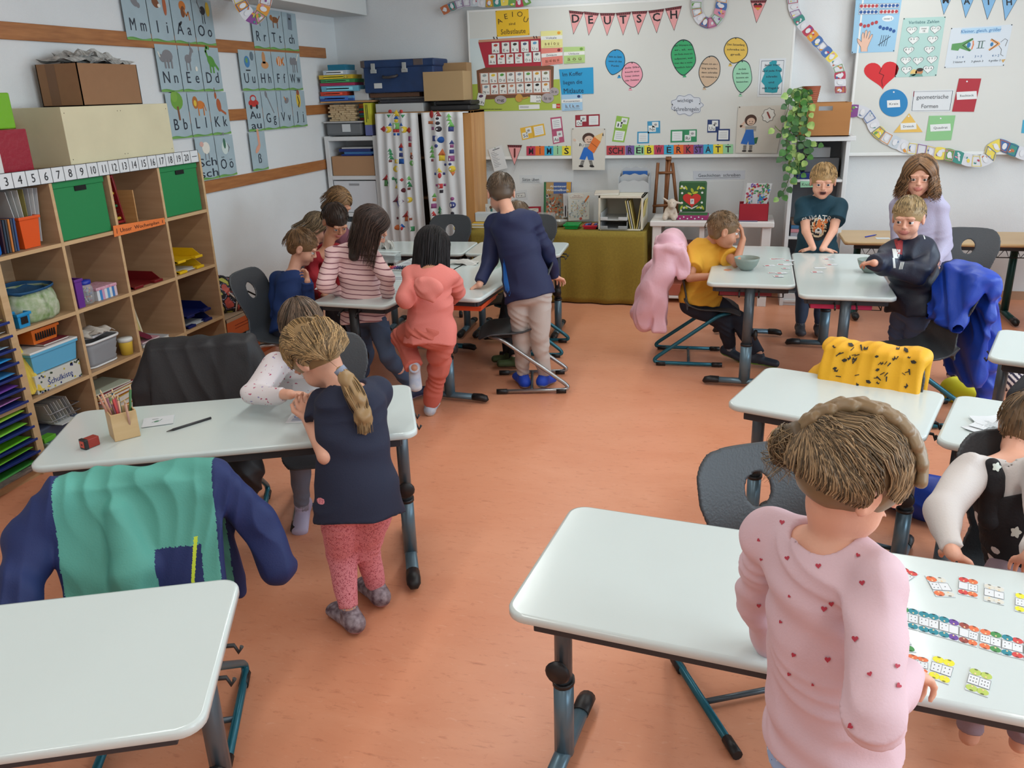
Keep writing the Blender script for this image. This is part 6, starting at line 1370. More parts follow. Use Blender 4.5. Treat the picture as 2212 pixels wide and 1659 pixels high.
MB().mat(wm).rbox(wx0,wx1,6.93,7.36,wz-.045,wz,.008).build('tabletop',t,world=True)
for x in (wx0+.02,wx1-.09):
 for y in (6.96,7.27):MB().mat(wm).rbox(x,x+.07,y,y+.07,0,wz-.045,.003).build('leg',t,world=True)
for z in (.04,.38):MB().mat(wm).rbox(wx0+.03,wx0+.52,6.98,7.32,z,z+.02,.003).build('shelf_board',t,world=True)
MB().mat(wm).rbox(wx0+.40,wx0+.44,6.98,7.32,.06,wz-.045,.003).build('middle_panel',t,world=True)
for k in range(6):book(wx0+.06,wx0+.34,7.0,7.22,.401+.017*k,.417+.017*k,[(60,44,44),(110,90,84),(80,50,48),(130,60,50),(90,90,96),(150,70,50)][k],'magazine','magazine in the pile on the console shelf','magazine','magazines under the console table')
bx('red_folder',(wx0+.05,wx0+.36),.061,.16,7.0,7.3,M((170,90,70),.6),'reddish box on the bottom of the console table','box')
c=P(*K2(350,1245),y=7.02);s=Blob(.004);bx_,by_=c.x,7.03;z_=wz+.0005
s.ell((bx_,by_+.02,z_+.055),(.048,.042,.055),k=.01);s.ell((bx_+.012,by_-.005,z_+.128),(.036,.034,.042),k=.02);s.ell((bx_+.016,by_-.035,z_+.112),(.022,.02,.024),k=.015)
s.cone((bx_-.02,by_,z_+.145),(bx_-.060,by_,z_+.172),.010,.007,k=.008);s.cone((bx_+.045,by_,z_+.140),(bx_+.092,by_,z_+.130),.010,.007,k=.008)
for dx in (-.052,.022):s.cone((bx_+dx*.6,by_-.0,z_+.03),(bx_+dx+.012,by_-.055,z_+.019),.018,.021,k=.01)
for dx in (-.045,.05):s.cone((bx_+dx*.7,by_+.01,z_+.075),(bx_+dx,by_-.025,z_+.03),.014,.016,k=.01)
t2=empty('plush_sheep',(bx_,by_,z_),0,'cream plush sheep sitting on the console table','toy');s.build('body',[M((206,192,176),.9,bump=.5,bscale=120)],t2)
for dx in (-.0,.026):MB().mat(M((30,26,26),.3)).lathe([(0,-.003),(.0035,0),(0,.003)],8,TR((bx_+dx+.002,by_-.037,z_+.140))).build('eye',t2,world=True)
MB().mat(M((70,50,44),.6)).tube([(bx_+.006,by_-.054,z_+.107),(bx_+.016,by_-.056,z_+.100),(bx_+.027,by_-.054,z_+.107)],.0012,5).build('mouth',t2,world=True)
xa,xb=P(*K2(447,1000),y=7.2).x,P(*K2(757,1000),y=7.2).x;zt_=P(*K2(600,835),y=7.2).z
t2=empty('toy_suitcase',((xa+xb)/2,7.12,wz),0,'open green toy suitcase with a red apple heart','case')
MB().mat(M((150,36,100),.5)).rbox(xa+.004,xb+.03,7.0,7.17,wz+.001,wz+.038,.006).build('base_box',t2,world=True);MB().mat(M((40,96,50),.6)).rbox(xa+.014,xb+.02,7.01,7.16,wz+.036,wz+.041,.002).build('inner_lining',t2,world=True)
MB().mat(M((46,92,50),.5)).rbox(xa,xb,7.185,7.215,wz+.04,zt_,.014).build('lid',t2,world=True)
a=Art(lambda u,v:P(*K2(u,v),y=7.184),(0,-1,0))
for cx,cy,an in ((505,915,20),(690,915,-20),(500,1135,-20),(690,1135,20)):
 for d in (-1,1):a.ell(cx+d*24,cy-4,26,11,(186,190,60),1,an+d*40,12)
 a.ell(cx+4,cy,13,12,(226,226,220),3,0,8);a.ell(cx+4,cy,5,5,(220,180,60),4,0,6)
for cx,cy in ((485,970),(710,965),(482,1078),(705,1075),(482,895),(472,1165)):a.ell(cx,cy,13,13,(226,226,222),2,0,8)
a.poly([(525,1105),(590,1135),(660,1105),(655,1118),(592,1150),(530,1118)],(224,222,214),2);a.poly(heart(594,1042,205,160),(206,52,44),3);a.ell(598,940,15,28,(170,180,50),4,-20);a.ell(630,965,34,13,(186,190,60),4,-15);a.ell(570,975,26,11,(186,190,60),4,20);a.rect(597,1062,42,58,(222,222,218),5);a.text('P',597,1060,32,(40,60,120),6)
a.build('print',None,None,None,t2)
b=MB().mat(M((222,218,220),.5));
for k in range(7):b.lathe([(0,-.001),(.007,0),(0,.001)],6,TR((xa+.03+k*.03,6.9995,wz+.012+.012*(k%2)),rx=rad(90)))
b.build('flower_print',t2,world=True)
bx('small_box',(P(*K2(832,1200),y=7.05).x,P(*K2(945,1200),y=7.05).x),wz+.001,wz+.035,7.05,7.15,M((176,160,140),.6),'small beige box behind the boy in yellow','box')
xa,xb=P(*K2(1120,1200),y=6.98).x,P(*K2(1450,1200),y=6.98).x;z2=P(*K2(1250,1090),y=6.98).z
t2=empty('red_box',((xa+xb)/2,7.05,wz),0,'deep red open box on the right end of the console table','box');rdm=M((160,26,44),.5)
for q in ((xa,xb,6.98,6.984),(xa,xb,7.13,7.134),(xa,xa+.004,6.98,7.134),(xb-.004,xb,6.98,7.134)):MB().mat(rdm).rbox(q[0],q[1],q[2],q[3],wz+.001,z2,.001).build('wall_panel',t2,world=True)
MB().mat(rdm).box(xa,xb,6.98,7.134,wz+.001,wz+.005).build('bottom_panel',t2,world=True)
def comic(a):speck(a,130,[(60,130,80),(190,50,70),(120,90,160),(60,120,190),(206,190,110),(200,200,196),(90,160,110),(170,60,90)],.06,.94,.04,.96,.07,7);a.poly([(.3,.5),(.5,.45),(.6,.95),(.36,.97)],(206,206,210),6);a.poly([(.6,.5),(.78,.75),(.6,.8)],(50,130,190),6)
stand_pic(K2,((1215,858),(1495,862),(1430,1110),(1170,1110)),7.06,(206,208,210),'comic_book','colourful comic book standing in the red box','book',comic,th=.008)
bx('magazine',(P(*K2(1090,1255),y=6.98).x,P(*K2(1330,1255),y=6.98).x),wz+.001,wz+.006,6.94,6.975,M((110,110,140),.4),'flat magazine lying in front of the red box','magazine',.001)
t2=empty('easel',(-.68,7.30,0),0,'brown wooden easel leaning behind the console table','easel');em=wood((140,88,48),(112,66,34),(1,1,.2))
def epx(px,py,y=7.38):return P(*K2(px,py),y=y)
for (p,q,r) in (((215,630),(170,1200),.014),((345,560),(300,1110),.016),((375,630),(420,1060),.014),((315,560),(290,1110),.010)):
 A,B=epx(*p),epx(*q);d=(B-A);B2=A+d*((wz+.002-A.z)/d.z) if True else B;MB().mat(em).tube([A,B2],r,4,up=(0,1,0)).build('upright',t2,world=True)
for (p,q) in (((155,1115),(330,1105)),((225,745),(380,740)),((300,590),(365,590))):MB().mat(em).tube([epx(*p,y=7.36),epx(*q,y=7.36)],.012,4,up=(0,1,0)).build('crossbar',t2,world=True)
px0,px1,pf,pz=.375,.80,7.02,1.345
t=empty('plant_shelf',(.59,7.2,0),0,'tall white shelf with grey back holding the trailing plant','shelf')
for x in (px0,px1-.03):MB().mat(whl).rbox(x,x+.03,pf,7.38,0,pz,.003).build('side_panel',t,world=True)
MB().mat(whl).rbox(px0-.01,px1+.035,pf-.01,7.39,pz-.035,pz,.003).build('top_board',t,world=True);MB().mat(M((120,124,130),.6)).box(px0+.03,px1-.03,7.36,7.37,0,pz-.03).build('back_panel',t,world=True)
zz_=P(1745,391,y=pf).z
for z in (.03,.36,.55,zz_-.01):MB().mat(whl).rbox(px0+.03,px1-.03,pf+.005,7.36,z,z+.02,.002).build('shelf_board',t,world=True)
MB().mat(whl).rbox(px0+.03,px1-.03,pf+.02,pf+.04,0,.10,.002).build('plinth',t,world=True)
a=BA(lambda u,v:(u,v),pf+.004);a.sheet([(1729,391),(1768,392),(1768,404),(1729,405)],(150,206,170));a.text('Knobeln',1747,398,7,INK,1,w=30);a.build('paper_sign','mint paper label reading Knobeln on the plant shelf','sign')
bx('game_box',(px0+.06,px0+.17),zz_+.011,zz_+.055,7.06,7.2,M((20,40,110),.4),'small dark blue game box beside the little plant','game');bx('storage_carton',(px0+.12,px1-.05),zz_+.011,zz_+.16,7.2,7.34,M((110,112,116),.5),'grey carton in the upper compartment of the plant shelf','box')
bx('white_carton',(px0+.16,px1-.12),zz_+.162,zz_+.24,7.22,7.34,M((190,194,196),.5),'white carton on the grey carton','box')
for k in range(4):bx('game_box',(px0+.045,px0+.30-.02*k),.571+.03*k,.599+.03*k,7.05,7.3,M([(150,150,160),(190,130,140),(60,110,150),(120,96,80)][k],.5),'%s flat game box in the lower plant shelf'%('grey','rosy','blue','brown')[k],'game',.002,'flat games in the plant shelf')
xa,xb=P(1722,285,y=7.0).x,P(1834,285,y=7.0).x;zb1=P(1790,222,y=7.0).z;cw=wood((176,122,66),(160,106,54),(.3,1,2))
t2=empty('wooden_crate',((xa+xb)/2,7.15,pz),0,'light brown wooden crate with a hand hole on the plant shelf','crate')
b=MB().mat(cw);hx,hz=(xa+xb)/2+.005,zb1-.04
for q in ((xa,hx-.05,pz+.001,zb1),(hx+.05,xb,pz+.001,zb1),(hx-.05,hx+.05,pz+.001,hz-.016),(hx-.05,hx+.05,hz+.016,zb1)):b.box(q[0],q[1],7.0,7.012,q[2],q[3])
b.build('front_panel',t2,world=True)
for q in ((xa,xa+.012,7.012,7.32),(xb-.012,xb,7.012,7.32),(xa,xb,7.32,7.332)):MB().mat(cw).box(q[0],q[1],q[2],q[3],pz+.001,zb1).build('wall_panel',t2,world=True)
MB().mat(cw).box(xa,xb,7.0,7.33,pz+.0005,pz+.008).build('bottom_panel',t2,world=True)
bx('paper_stack',(xa+.02,xb-.02),pz+.01,zb1-.02,7.05,7.2,M((196,206,216),.6),'pale papers inside the wooden crate','papers')
pc=P(1750,222,y=7.2);TCm=M((160,84,56),.7)
t2=empty('trailing_plant',(pc.x,7.2,zb1),0,'green pothos trailing down from a ribbed terracotta pot','plant')
zr=P(1750,186,y=7.2).z;prof=[(.045,zb1-.02)];nR=8
for k in range(nR):z=zb1+(zr-zb1)*k/nR;r_=.05+.02*k/nR;prof+=[(r_,z),(r_+.003,z+(zr-zb1)/nR*.5),(r_,z+(zr-zb1)/nR*.9)]
MB().mat(TCm).lathe(prof+[(.074,zr),(.068,zr),(.06,zr-.02),(0,zr-.02)],26,TR((pc.x,7.2,0))).build('pot',t2,world=True)
def K5(x,y):return 1660+x/4.364,180+y/4.364
st=MB().mat(M((90,110,50),.6));lf=MB();lm=[M((60,118,44),.42,var=.35,scale=30),M((96,148,60),.42,var=.6,scale=22,rgb2=(170,190,110)),M((40,88,36),.42)]
vines=[[(330,30),(230,60),(200,160),(180,260),(150,340)],[(330,40),(300,120),(285,220),(260,300),(220,400),(190,520),(200,620),(215,760),(200,880),(150,1010),(100,1080)],[(320,60),(270,200),(200,380),(170,520),(180,640),(130,700)],[(340,60),(385,200),(375,330),(345,460),(340,560),(330,650),(380,720)],[(330,60),(310,300),(280,480),(260,620),(230,700),(165,790)],[(340,60),(300,260),(250,430),(120,470),(60,400)],[(330,500),(380,540),(430,600),(460,560)],[(230,700),(280,760),(290,880),(285,900)],[(330,50),(250,90),(150,130)]]
rn=random.Random(8)
def leaf(p,d,s,m):
 d=Vector(d).normalized();side=d.cross(V(0,-1,.2)).normalized();n=side.cross(d).normalized();lf.mat(m);vs=[];L=[(0,0),(.12,.34),(.35,.46),(.62,.38),(.85,.17),(1,0)]
 for f,w in L:vs.append(p+d*f*s-n*.10*s*f*f)
 for f,w in L[1:-1]:vs.append(p+d*f*s+side*w*s+n*(.10*s*w-.10*s*f*f)*-1*-1)
 for f,w in L[1:-1]:vs.append(p+d*f*s-side*w*s+n*(.10*s*w-.10*s*f*f))
 f1=[[0,1,6],[1,2,7,6],[2,3,8,7],[3,4,9,8],[4,5,9],[0,10,1],[10,11,2,1],[11,12,3,2],[12,13,4,3],[13,5,4]]
 lf.add(vs,f1,None,True)
nst=0
for vi,vn in enumerate(vines):
 yy=6.97-.012*(vi%4);pts=[P(*K5(*q),y=(7.15 if i==0 else yy)) for i,q in enumerate(vn)];pts=arc(pts,.04,3);st.tube(pts,.0028,6)
 tot=sum((b-a).length for a,b in zip(pts,pts[1:]));n=max(3,int(tot/.032));acc=0
 for k in range(n):
  tgt=tot*(k+.6)/n;a_=0
  for p,q in zip(pts,pts[1:]):
   l=(q-p).length
   if a_+l>=tgt:base=p.lerp(q,(tgt-a_)/l);dv=(q-p).normalized();break
   a_+=l
  sd=V(1,0,0)*(1 if (k+vi)%2 else -1);d=(sd*rn.uniform(.5,1)+V(0,-.35+rn.uniform(-.2,.2),0)+V(0,0,rn.uniform(-1.2,-.1))+dv*.3);pet=base+d.normalized()*.02;st.tube([base,pet],.0016,4)
  leaf(pet,d,rn.uniform(.042,.066),lm[rn.randint(0,2)])
st.build('vines',t2,world=True);o=lf.build('leaves',t2,world=True);o['kind']='stuff'
wdm=wood((206,172,124),(196,160,110),(.3,1,1),.35,4)
t=empty('wooden_desk',(1.6,6.9,0),0,'long beech desk with a black wire basket against the maths wall','desk');gm=M((24,76,74),.35,metal=.3)
b=MB().mat(wdm);slab(b,1.9,.56,.585,.61,.03);o=b.build('tabletop',t);o.location=(.78+.95-1.6,6.88-6.9,0)
MB().mat(dark_m).rbox(.86,2.62,6.66,6.69,.55,.583,.003).build('frame',t,world=True)
b=MB().mat(black_m)
for k in range(22):b.tube([(.92+k*.075,6.68,.55),(.92+k*.075+.03,6.70,.495),(.92+k*.075+.06,6.68,.55)],.003,5)
b.tube([(.90,6.70,.495),(2.58,6.70,.495)],.004,6);b.build('wire_basket',t,world=True)
for x in (.92,2.02):
 o=MB().mat(gm).tube([(x,6.92,.05),(x,6.92,.58)],.034,12,flat=.8).build('leg',t,world=True);o2=MB().mat(gm).tube([(x,6.62,.035),(x,7.2,.035)],.026,10,flat=.8).build('foot',t,world=True)
 MB().mat(black_m).tube([(x,6.68,.036),(x,6.62,.034),(x,6.595,.018)],[.028,.029,.016],10,flat=.85).build('end_cap',o2,world=True) if False else MB().mat(black_m).tube([(x,6.68,.036),(x,6.62,.034),(x,6.595,.018)],[.028,.029,.016],10,flat=.85).build('end_cap',t,world=True)
def pen(u0,v0,u1,v1,z,col,label,tip=True,r=.0045,name='pen',cat='pen'):
 A,B=P(u0,v0,z=z),P(u1,v1,z=z);A.z=B.z=z+r;t=empty(name,A,0,label,cat);d=(B-A)
 MB().mat(M(col,.35)).tube([A,A+d*.86],r,8,up=(0,0,1)).build('barrel',t,world=True);MB().mat(M((60,56,54) if tip else (200,200,204),.4)).tube([A+d*.86,B],[r*.9,r*.25],8,up=(0,0,1)).build('tip',t,world=True);return t
pen(1869,513,1894,508,.61,(30,60,180),'blue pen on the beech desk');pen(2115,515,2138,523,.61,(40,44,90),'dark pen at the right part of the beech desk')
def slip(u,v,w,h,ang,z,label,c=PAPER,cat='card',name='paper_card',group=None,art=None,t=.0012):
 p=P(u,v,z=z);o=empty(name,(p.x,p.y,z),rad(ang),label,cat,group) if False else None
 ca,sa=math.cos(rad(ang)),math.sin(rad(ang));a=Art(lambda x,y:V(p.x+(x-.5)*w*ca+(y-.5)*h*sa,p.y+(x-.5)*w*sa-(y-.5)*h*ca,z+t),(0,0,1));a.STEP=.0003;a.asp=w/h;a.sheet([(0,0),(1,0),(1,1),(0,1)],c,t-.0002)
 if art:art(a)
 return a.build(name,label,cat,group)
slip(1907,515,.10,.07,4,.61,'white slip behind the navy jacket on the beech desk',name='paper_slip',cat='paper')
for k in range(3):slip(2042+k*9,516,.06,.08,20*k,.6102+.0016*k,'white slip in the small pile on the beech desk',name='paper_slip',cat='paper',group='slips on the beech desk')
t=empty('beech_cabinet',(2.3,6.3,0),0,'beech cabinet with glass doors at the right edge','cabinet')
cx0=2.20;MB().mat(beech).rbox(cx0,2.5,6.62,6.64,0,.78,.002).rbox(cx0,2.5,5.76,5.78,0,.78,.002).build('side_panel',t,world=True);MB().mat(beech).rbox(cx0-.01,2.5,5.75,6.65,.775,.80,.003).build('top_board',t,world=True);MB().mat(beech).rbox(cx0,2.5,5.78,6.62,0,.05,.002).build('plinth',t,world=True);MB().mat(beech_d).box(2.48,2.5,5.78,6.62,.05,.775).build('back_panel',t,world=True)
for k,(y0_,y1_) in enumerate(((5.785,6.195),(6.205,6.615))):
 o=MB().mat(beech);
 for q in ((y0_,y1_,.055,.10),(y0_,y1_,.725,.77),(y0_,y0_+.045,.055,.77),(y1_-.045,y1_,.055,.77)):o.box(cx0-.004,cx0+.014,q[0],q[1],q[2],q[3])
 o=o.build('door',t,world=True);MB().mat(M((210,220,224),.03,alpha=.25)).box(cx0+.003,cx0+.006,y0_+.045,y1_-.045,.10,.725).build('pane',t,world=True)
bx('yellow_box',(2.26,2.45),.30,.42,6.28,6.55,M((190,160,50),.5),'yellow box behind the cabinet glass','box');bx('shelf_plank',(2.22,2.47),.28,.298,5.79,6.61,beech,'beech plank inside the glass cabinet','plank')
bx('cream_carton',(2.22,2.46),.802,.90,6.2,6.55,M((206,200,180),.6),'cream carton on the beech cabinet','box')
# ==== PEOPLE
def az(a,pitch=0):
 """unit direction: 0 = away from the camera (+y), 90 = to the right (+x); pitch > 0 looks down"""
 a,p=rad(a),rad(pitch);return V(math.sin(a)*math.cos(p),math.cos(a)*math.cos(p),-math.sin(p))
def JL(u,v,p,L,far=True):
 """point on the ray through (u, v) at bone length L from p (nearest point of the ray if out of reach)"""
 w=ray(u,v).normalized();q=Vector(p)-CAMP;t0=q.dot(w);d2=q.length_squared-t0*t0;s=math.sqrt(max(L*L-d2,0));return CAMP+w*(t0+(s if far else -s))
SKIN=M((224,168,142),.5,var=.06,scale=14,bump=.05,bscale=160);LIP=M((204,128,116),.45);DARKM=M((70,28,26),.6)
SKIN2=M((196,138,108),.5,var=.06,scale=14,bump=.05,bscale=160)
def fr(f,up=(0,0,1)):
 f=Vector(f).normalized();r=f.cross(Vector(up)).normalized();return r,f,r.cross(f)
def hand(b,wr,d,pn,curl=.5,sc=1.0,thumb=1,spread=.16):
 """wr wrist, d pointing direction, pn palm normal (palm faces pn), curl in radians per joint"""
 d=Vector(d).normalized();pn=Vector(pn);pn=(pn-d*pn.dot(d)).normalized();s=d.cross(pn)*thumb
 k=sc;kn=wr+d*.062*k
 b.tors(wr+d*.012*k,kn,.020*k,.012*k,.029*k,.0105*k,s,k=.012)
 for i,(o,L,r) in enumerate(((.024,.050,.0068),(.0085,.056,.0070),(-.0075,.052,.0067),(-.022,.041,.0058))):
  p=kn+s*(o*k)-d*(abs(i-1.3)*.003*k);dd=(d+s*(spread*(1.4-i)*.5)).normalized();a=curl*.6;prev=p;rr=r*k
  for j,fl in enumerate((.45,.31,.24)):
   q_=dd*math.cos(a)+pn*math.sin(a);nx=prev+q_*(L*k*fl);b.cone(prev,nx,rr,rr*.9,k=.003 if j else .006);prev=nx;rr*=.9;a+=curl*(1+.06*i)
 t0=wr+d*.018*k+s*.020*k;t1=t0+(d*.55+s*.75+pn*.25).normalized()*.026*k;t2=t1+(d*.9+s*.25+pn*(.2+curl*.3)).normalized()*.022*k
 b.cone(t0,t1,.0105*k,.0085*k,k=.008);b.cone(t1,t2,.0080*k,.0068*k,k=.004)
def head_sdf(b,C,R,s,mouth=0):
 """R rows: right, forward, up"""
 X,F_,U=[Vector(r) for r in R];L=lambda x,y,z:C+X*(x*s)+F_*(y*s)+U*(z*s);E=lambda c,r,k=.01,op='u',mat=0:b.ell(L(*c),[q*s for q in r],R,k,op,mat)
 E((0,-.012,.026),(.071,.088,.080));E((0,.020,-.026),(.058,.062,.072),.02);E((0,.054,-.078),(.024,.022,.018),.028)
 for m in (-1,1):
  E((m*.032,.050,-.036),(.027,.025,.028),.02);E((m*.027,.076,.024),(.022,.012,.008),.012)
  E((m*.029,.093,.004),(.017,.012,.0105),.009,'s');E((m*.029,.0755,.0125),(.0165,.010,.0045),.004)
  E((m*.029,.0750,-.0085),(.015,.009,.0035),.004)
  E((m*.073,-.006,-.004),(.009,.019,.029),.006);E((m*.081,-.002,-.002),(.005,.010,.017),.004,'s')
  E((m*.008,.0885,-.0222),(.0058,.007,.0052),.004)
 b.cone(L(0,.080,.008),L(0,.0965,-.018),.0062*s,.0086*s,k=.009)
 E((0,.0835,-.0455),(.0158,.0095,.0036),.004,'u',1);E((0,.0830,-.0535),(.0138,.0095,.0046),.004,'u',1);E((0,.078,-.042),(.022,.010,.014),.012)
 if mouth:E((0,.092,-.0494),(.0088,.010,.0026*mouth),.002,'s',2)
 return L
def tubes(mats,paths,name,parent,r=.0022,seg=3,taper=True):
 b=MB();rn=random.Random(5)
 for m in mats:b.mat(m)
 for p in paths:
  b.mi=rn.randint(0,len(mats)-1);n=len(p);rs=[r*(1-.75*(i/(n-1))**2 if taper else 1) for i in range(n)]
  b.tube(p,rs,seg,caps=False)
 return b.build(name,parent,world=True)
def hairmats(c,sat=.25):
 d=tuple(max(0,int(x*(1-sat*1.3))) for x in c);l=tuple(min(255,int(x*(1+sat))+6) for x in c)
 return [M(c,.42,spec=.4),M(d,.45,spec=.4),M(l,.40,spec=.4)]
def do_hair(t,C,R,s,style,col,o):
 X,F_,U=[Vector(r) for r in R];L=lambda x,y,z:C+X*(x*s)+F_*(y*s)+U*(z*s)
 hm=hairmats(col);rn=random.Random(o.get('seed',3));vol=o.get('vol',1.0)
 ce,re=(0,-.014,.030),(.0785*vol,.0955*vol,.0865*vol)
 def S(d,off=0.0):
  d=Vector(d).normalized();off+=.0015+.05*max(0,-d.z-.05)*max(0,-d.y)
  d=Vector(d).normalized();k=1/math.sqrt((d.x/re[0])**2+(d.y/re[1])**2+(d.z/re[2])**2);k+=off;return L(ce[0]+d.x*k,ce[1]+d.y*k,ce[2]+d.z*k)
 b=Blob(o.get('h',.005));b.ell(L(*ce),[q*s*.985 for q in re],R)
 low=o.get('low',-.02)
 b.ell(L(0,-.042,-.008+low*.3),[.062*s,.048*s,.052*s],R,k=.008)
 if style in ('long','curly'):b.ell(L(0,.105,-.02),[.060*s,.062*s,.088*s],R,k=.01,op='s')
 for (c,r) in ((((0,.098,-.050),(.062,.074,.086+.006*o.get('brow',0)))),((.085,.028,-.058),(.034,.046,.060)),((-.085,.028,-.058),(.034,.046,.060)),((.095,-.004,-.004),(.030,.022,.034)),((-.095,-.004,-.004),(.030,.022,.034)),((0,-.01,-.112),(.09,.10,.055))):
  if style!='long' or abs(c[0])<.01 and c[1]>.05:b.ell(L(*c),[q*s for q in r],R,k=.006,op='s')
 if style=='long' or style=='curly':
  b.ell(L(0,-.040,-.03),[.062*s,.040*s,.065*s],R,k=.008)
 b.wr=None
 b.build('hair_cap',hm[0],t)
 paths=[];nst=o.get('n',420)
 wh=Vector(o.get('whorl',(0.15,-.45,.9))).normalized()
 def slerp(a,c,f):
  a,c=Vector(a).normalized(),Vector(c).normalized();w=math.acos(max(-1,min(1,a.dot(c))));k=math.sin(w);return (a*math.sin((1-f)*w)+c*math.sin(f*w))/k if k>1e-3 else a
 if style=='short':
  ln=o.get('len',.05)
  for k in range(nst):
   e=Vector((rn.gauss(0,1),rn.gauss(0,1),rn.gauss(0,1))).normalized()
   if e.z<-.42 or (e.y>.25 and e.z<.07) or (abs(e.x)>.5 and e.y>-.15 and e.z<.02):continue
   f1=ln/.09*(.4 if e.y>.25 and e.z<.3 else 1);w=(e-wh*e.dot(wh));w=w.normalized() if w.length>.05 else Vector((0,1,0));w=(w+Vector((0,.55,-.1))*max(0,e.z)+Vector((0,0,-.5))*(1-max(0,e.z))).normalized()
   p=[];d=e
   for i in range(5):p.append(S(d,.0015+.004*(i/4)*rn.uniform(.2,1.3)*o.get('fluff',1)));d=(d+w*f1/4).normalized()
   paths.append(p)
 if style in ('long','curly'):
  Lh=o.get('length',.2);dn=Vector(o.get('down',(0,0,-1))).normalized();crl=.017 if style=='curly' else .0015;back=Vector(o.get('back',F_*-1));fz=o.get('face',1)
  for k in range(nst):
   a=rn.uniform(-math.pi,math.pi);aa=abs(a)
   if aa<(.62 if style=='curly' else .80):continue
   x,y=math.sin(a),math.cos(a);part=Vector((rn.uniform(-.06,.06)+o.get('part',0),rn.uniform(-.7,.75),1))
   part.y=y*1.5 if aa<1.6 else part.y*.6
   e1=Vector((x,y*1.0,-.12));p=[];off=rn.uniform(.0,.010)
   for i in range(6):p.append(S(slerp(part,e1,i/5),off*(i/5)+.002))
   q_=p[-1];out=(X*x+F_*y).normalized();ph=rn.uniform(0,6.28);ll=Lh*rn.uniform(.75,1.08);n=7;inn=rn.uniform(.0,.35)
   for i in range(1,n+1):
    f=i/n;side=out.cross(dn);p.append(q_+dn*(ll*f)+out*(-.008*inn*f+crl*math.sin(ph+f*10)*f*1.2)+side*(crl*math.cos(ph+f*9)*1.2)+back*(.10*f)+out*(o.get('flare',0)*f))
   paths.append(p)
  bl=Blob(.006);cc=L(0,-.052,-.03)
  for m in (-.030,0,.030):bl.cone(cc+X*m*s,cc+X*(m*1.25*s)+dn*(Lh*.80)+back*.085,.036*s,.022*s,k=.03)
  if fz:
   for m in (-1,1):bl.cone(L(m*.062,-.01,.0),L(m*.066,-.012,0)+dn*(Lh*.74*fz),.024*s,.014*s,k=.03)
  bl.wr=wrinkle(.005,90,5,(F_.x*.2,F_.y*.2,0));bl.build('hair_length',hm[1] if style=='long' else hm[0],t)
 if style in ('pony','braid'):
  tie=Vector(o['tie']).normalized();tw_=None
  if 'tiep' in o:tw_=Vector(o['tiep']);q_=(tw_-L(*ce))/s;tie=Vector((q_.dot(X),q_.dot(F_),q_.dot(U))).normalized()
  for k in range(nst):
   a=rn.uniform(-3.14,3.14)
   e=Vector((math.sin(a),math.cos(a),(.14 if abs(a)<.75 else (.02 if abs(a)<1.5 else -.62))+(rn.uniform(-.12,.12) if rn.random()<.45 else rn.uniform(-.1,.95))))
   m_=Vector((e.x*.3,-.1,.25+1.5*max(0,math.cos(a))));en=e.normalized();p=[S(en*(1-i/7)**2+m_*(2*(i/7)*(1-i/7))+tie*(i/7)**2,.0015+.003*rn.random()+.006*math.sin(math.pi*i/7)*o.get('puff',.5)) for i in range(8)];paths.append(p+([tw_+(p[-1]-tw_)*.25] if tw_ is not None else []))
  if 'tail' in o:
   g=[Vector(q) for q in o['tail']];w=o.get('tailw',.022)
   bl=Blob(.005);rs=[w*.55]+[w]*(len(g)-2)+[w*.45];bl.chain(g,rs,k=.02);bl.wr=wrinkle(.003,160,6,(1,.2,0));bl.build('ponytail',hm[0],t)
   gs=arc(g,.05,4);n=len(gs)
   for k in range(o.get('tn',160)):
    a,r_=rn.uniform(0,6.28),rn.uniform(.6,1.15);e1,e2=rn.gauss(0,.004),rn.gauss(0,.004);p=[]
    for i,q in enumerate(gs):
     f=i/(n-1);ww=w*(.5+.6*math.sin(math.pi*min(f*1.25+.05,1)))*r_*(1-.5*max(0,f-.8));d=(gs[min(i+1,n-1)]-gs[max(i-1,0)]).normalized();x1=d.cross(V(0,1,.2)).normalized();x2=d.cross(x1);p.append(q+x1*(ww*math.cos(a)+e1*f*2)+x2*(ww*math.sin(a)+e2*f*2))
    paths.append(p)
 o_=tubes(hm,paths,'hair_strands',t,r=o.get('sr',.0017)*s)
 o_['kind']='stuff'
 return S,L
SH0=M((60,60,66),.6)
def shoe(t,an,toe,col,sole,s=1.0,lift=0.0,stripes=None,L=.175):
 d=Vector(toe);d=d.normalized();up=V(0,0,1);side=d.cross(up).normalized();up=side.cross(d).normalized()
 h=an-up*(.048*s)-d*.035*s;te=h+d*(L*s*.80)
 b=Blob(.0045);b.tors(h+up*.020*s,te+up*.014*s,.030*s,.032*s,.036*s,.024*s,side,k=.01);b.cone(h+up*.02*s+d*.01,an+up*.012,.031*s,.030*s,k=.02);b.plane(h-up*.012*s,-up);b.plane(an+up*.018,up)
 pu=np.array(up);h0=np.array(h-up*.012*s);dd=np.array(d);fro=float((te-h).length)
 def paint(c,ml):
  z=(c-h0)@pu;x=(c-h0)@dd;m=np.where(z<.014*s,1,0)
  if stripes is not None:m=np.where((z>=.014*s)&(np.sin(x*120+z*90)>.35),2,m)
  return m
 return b.build('shoe',[col,sole]+([stripes] if stripes is not None else []),t,paint=paint)
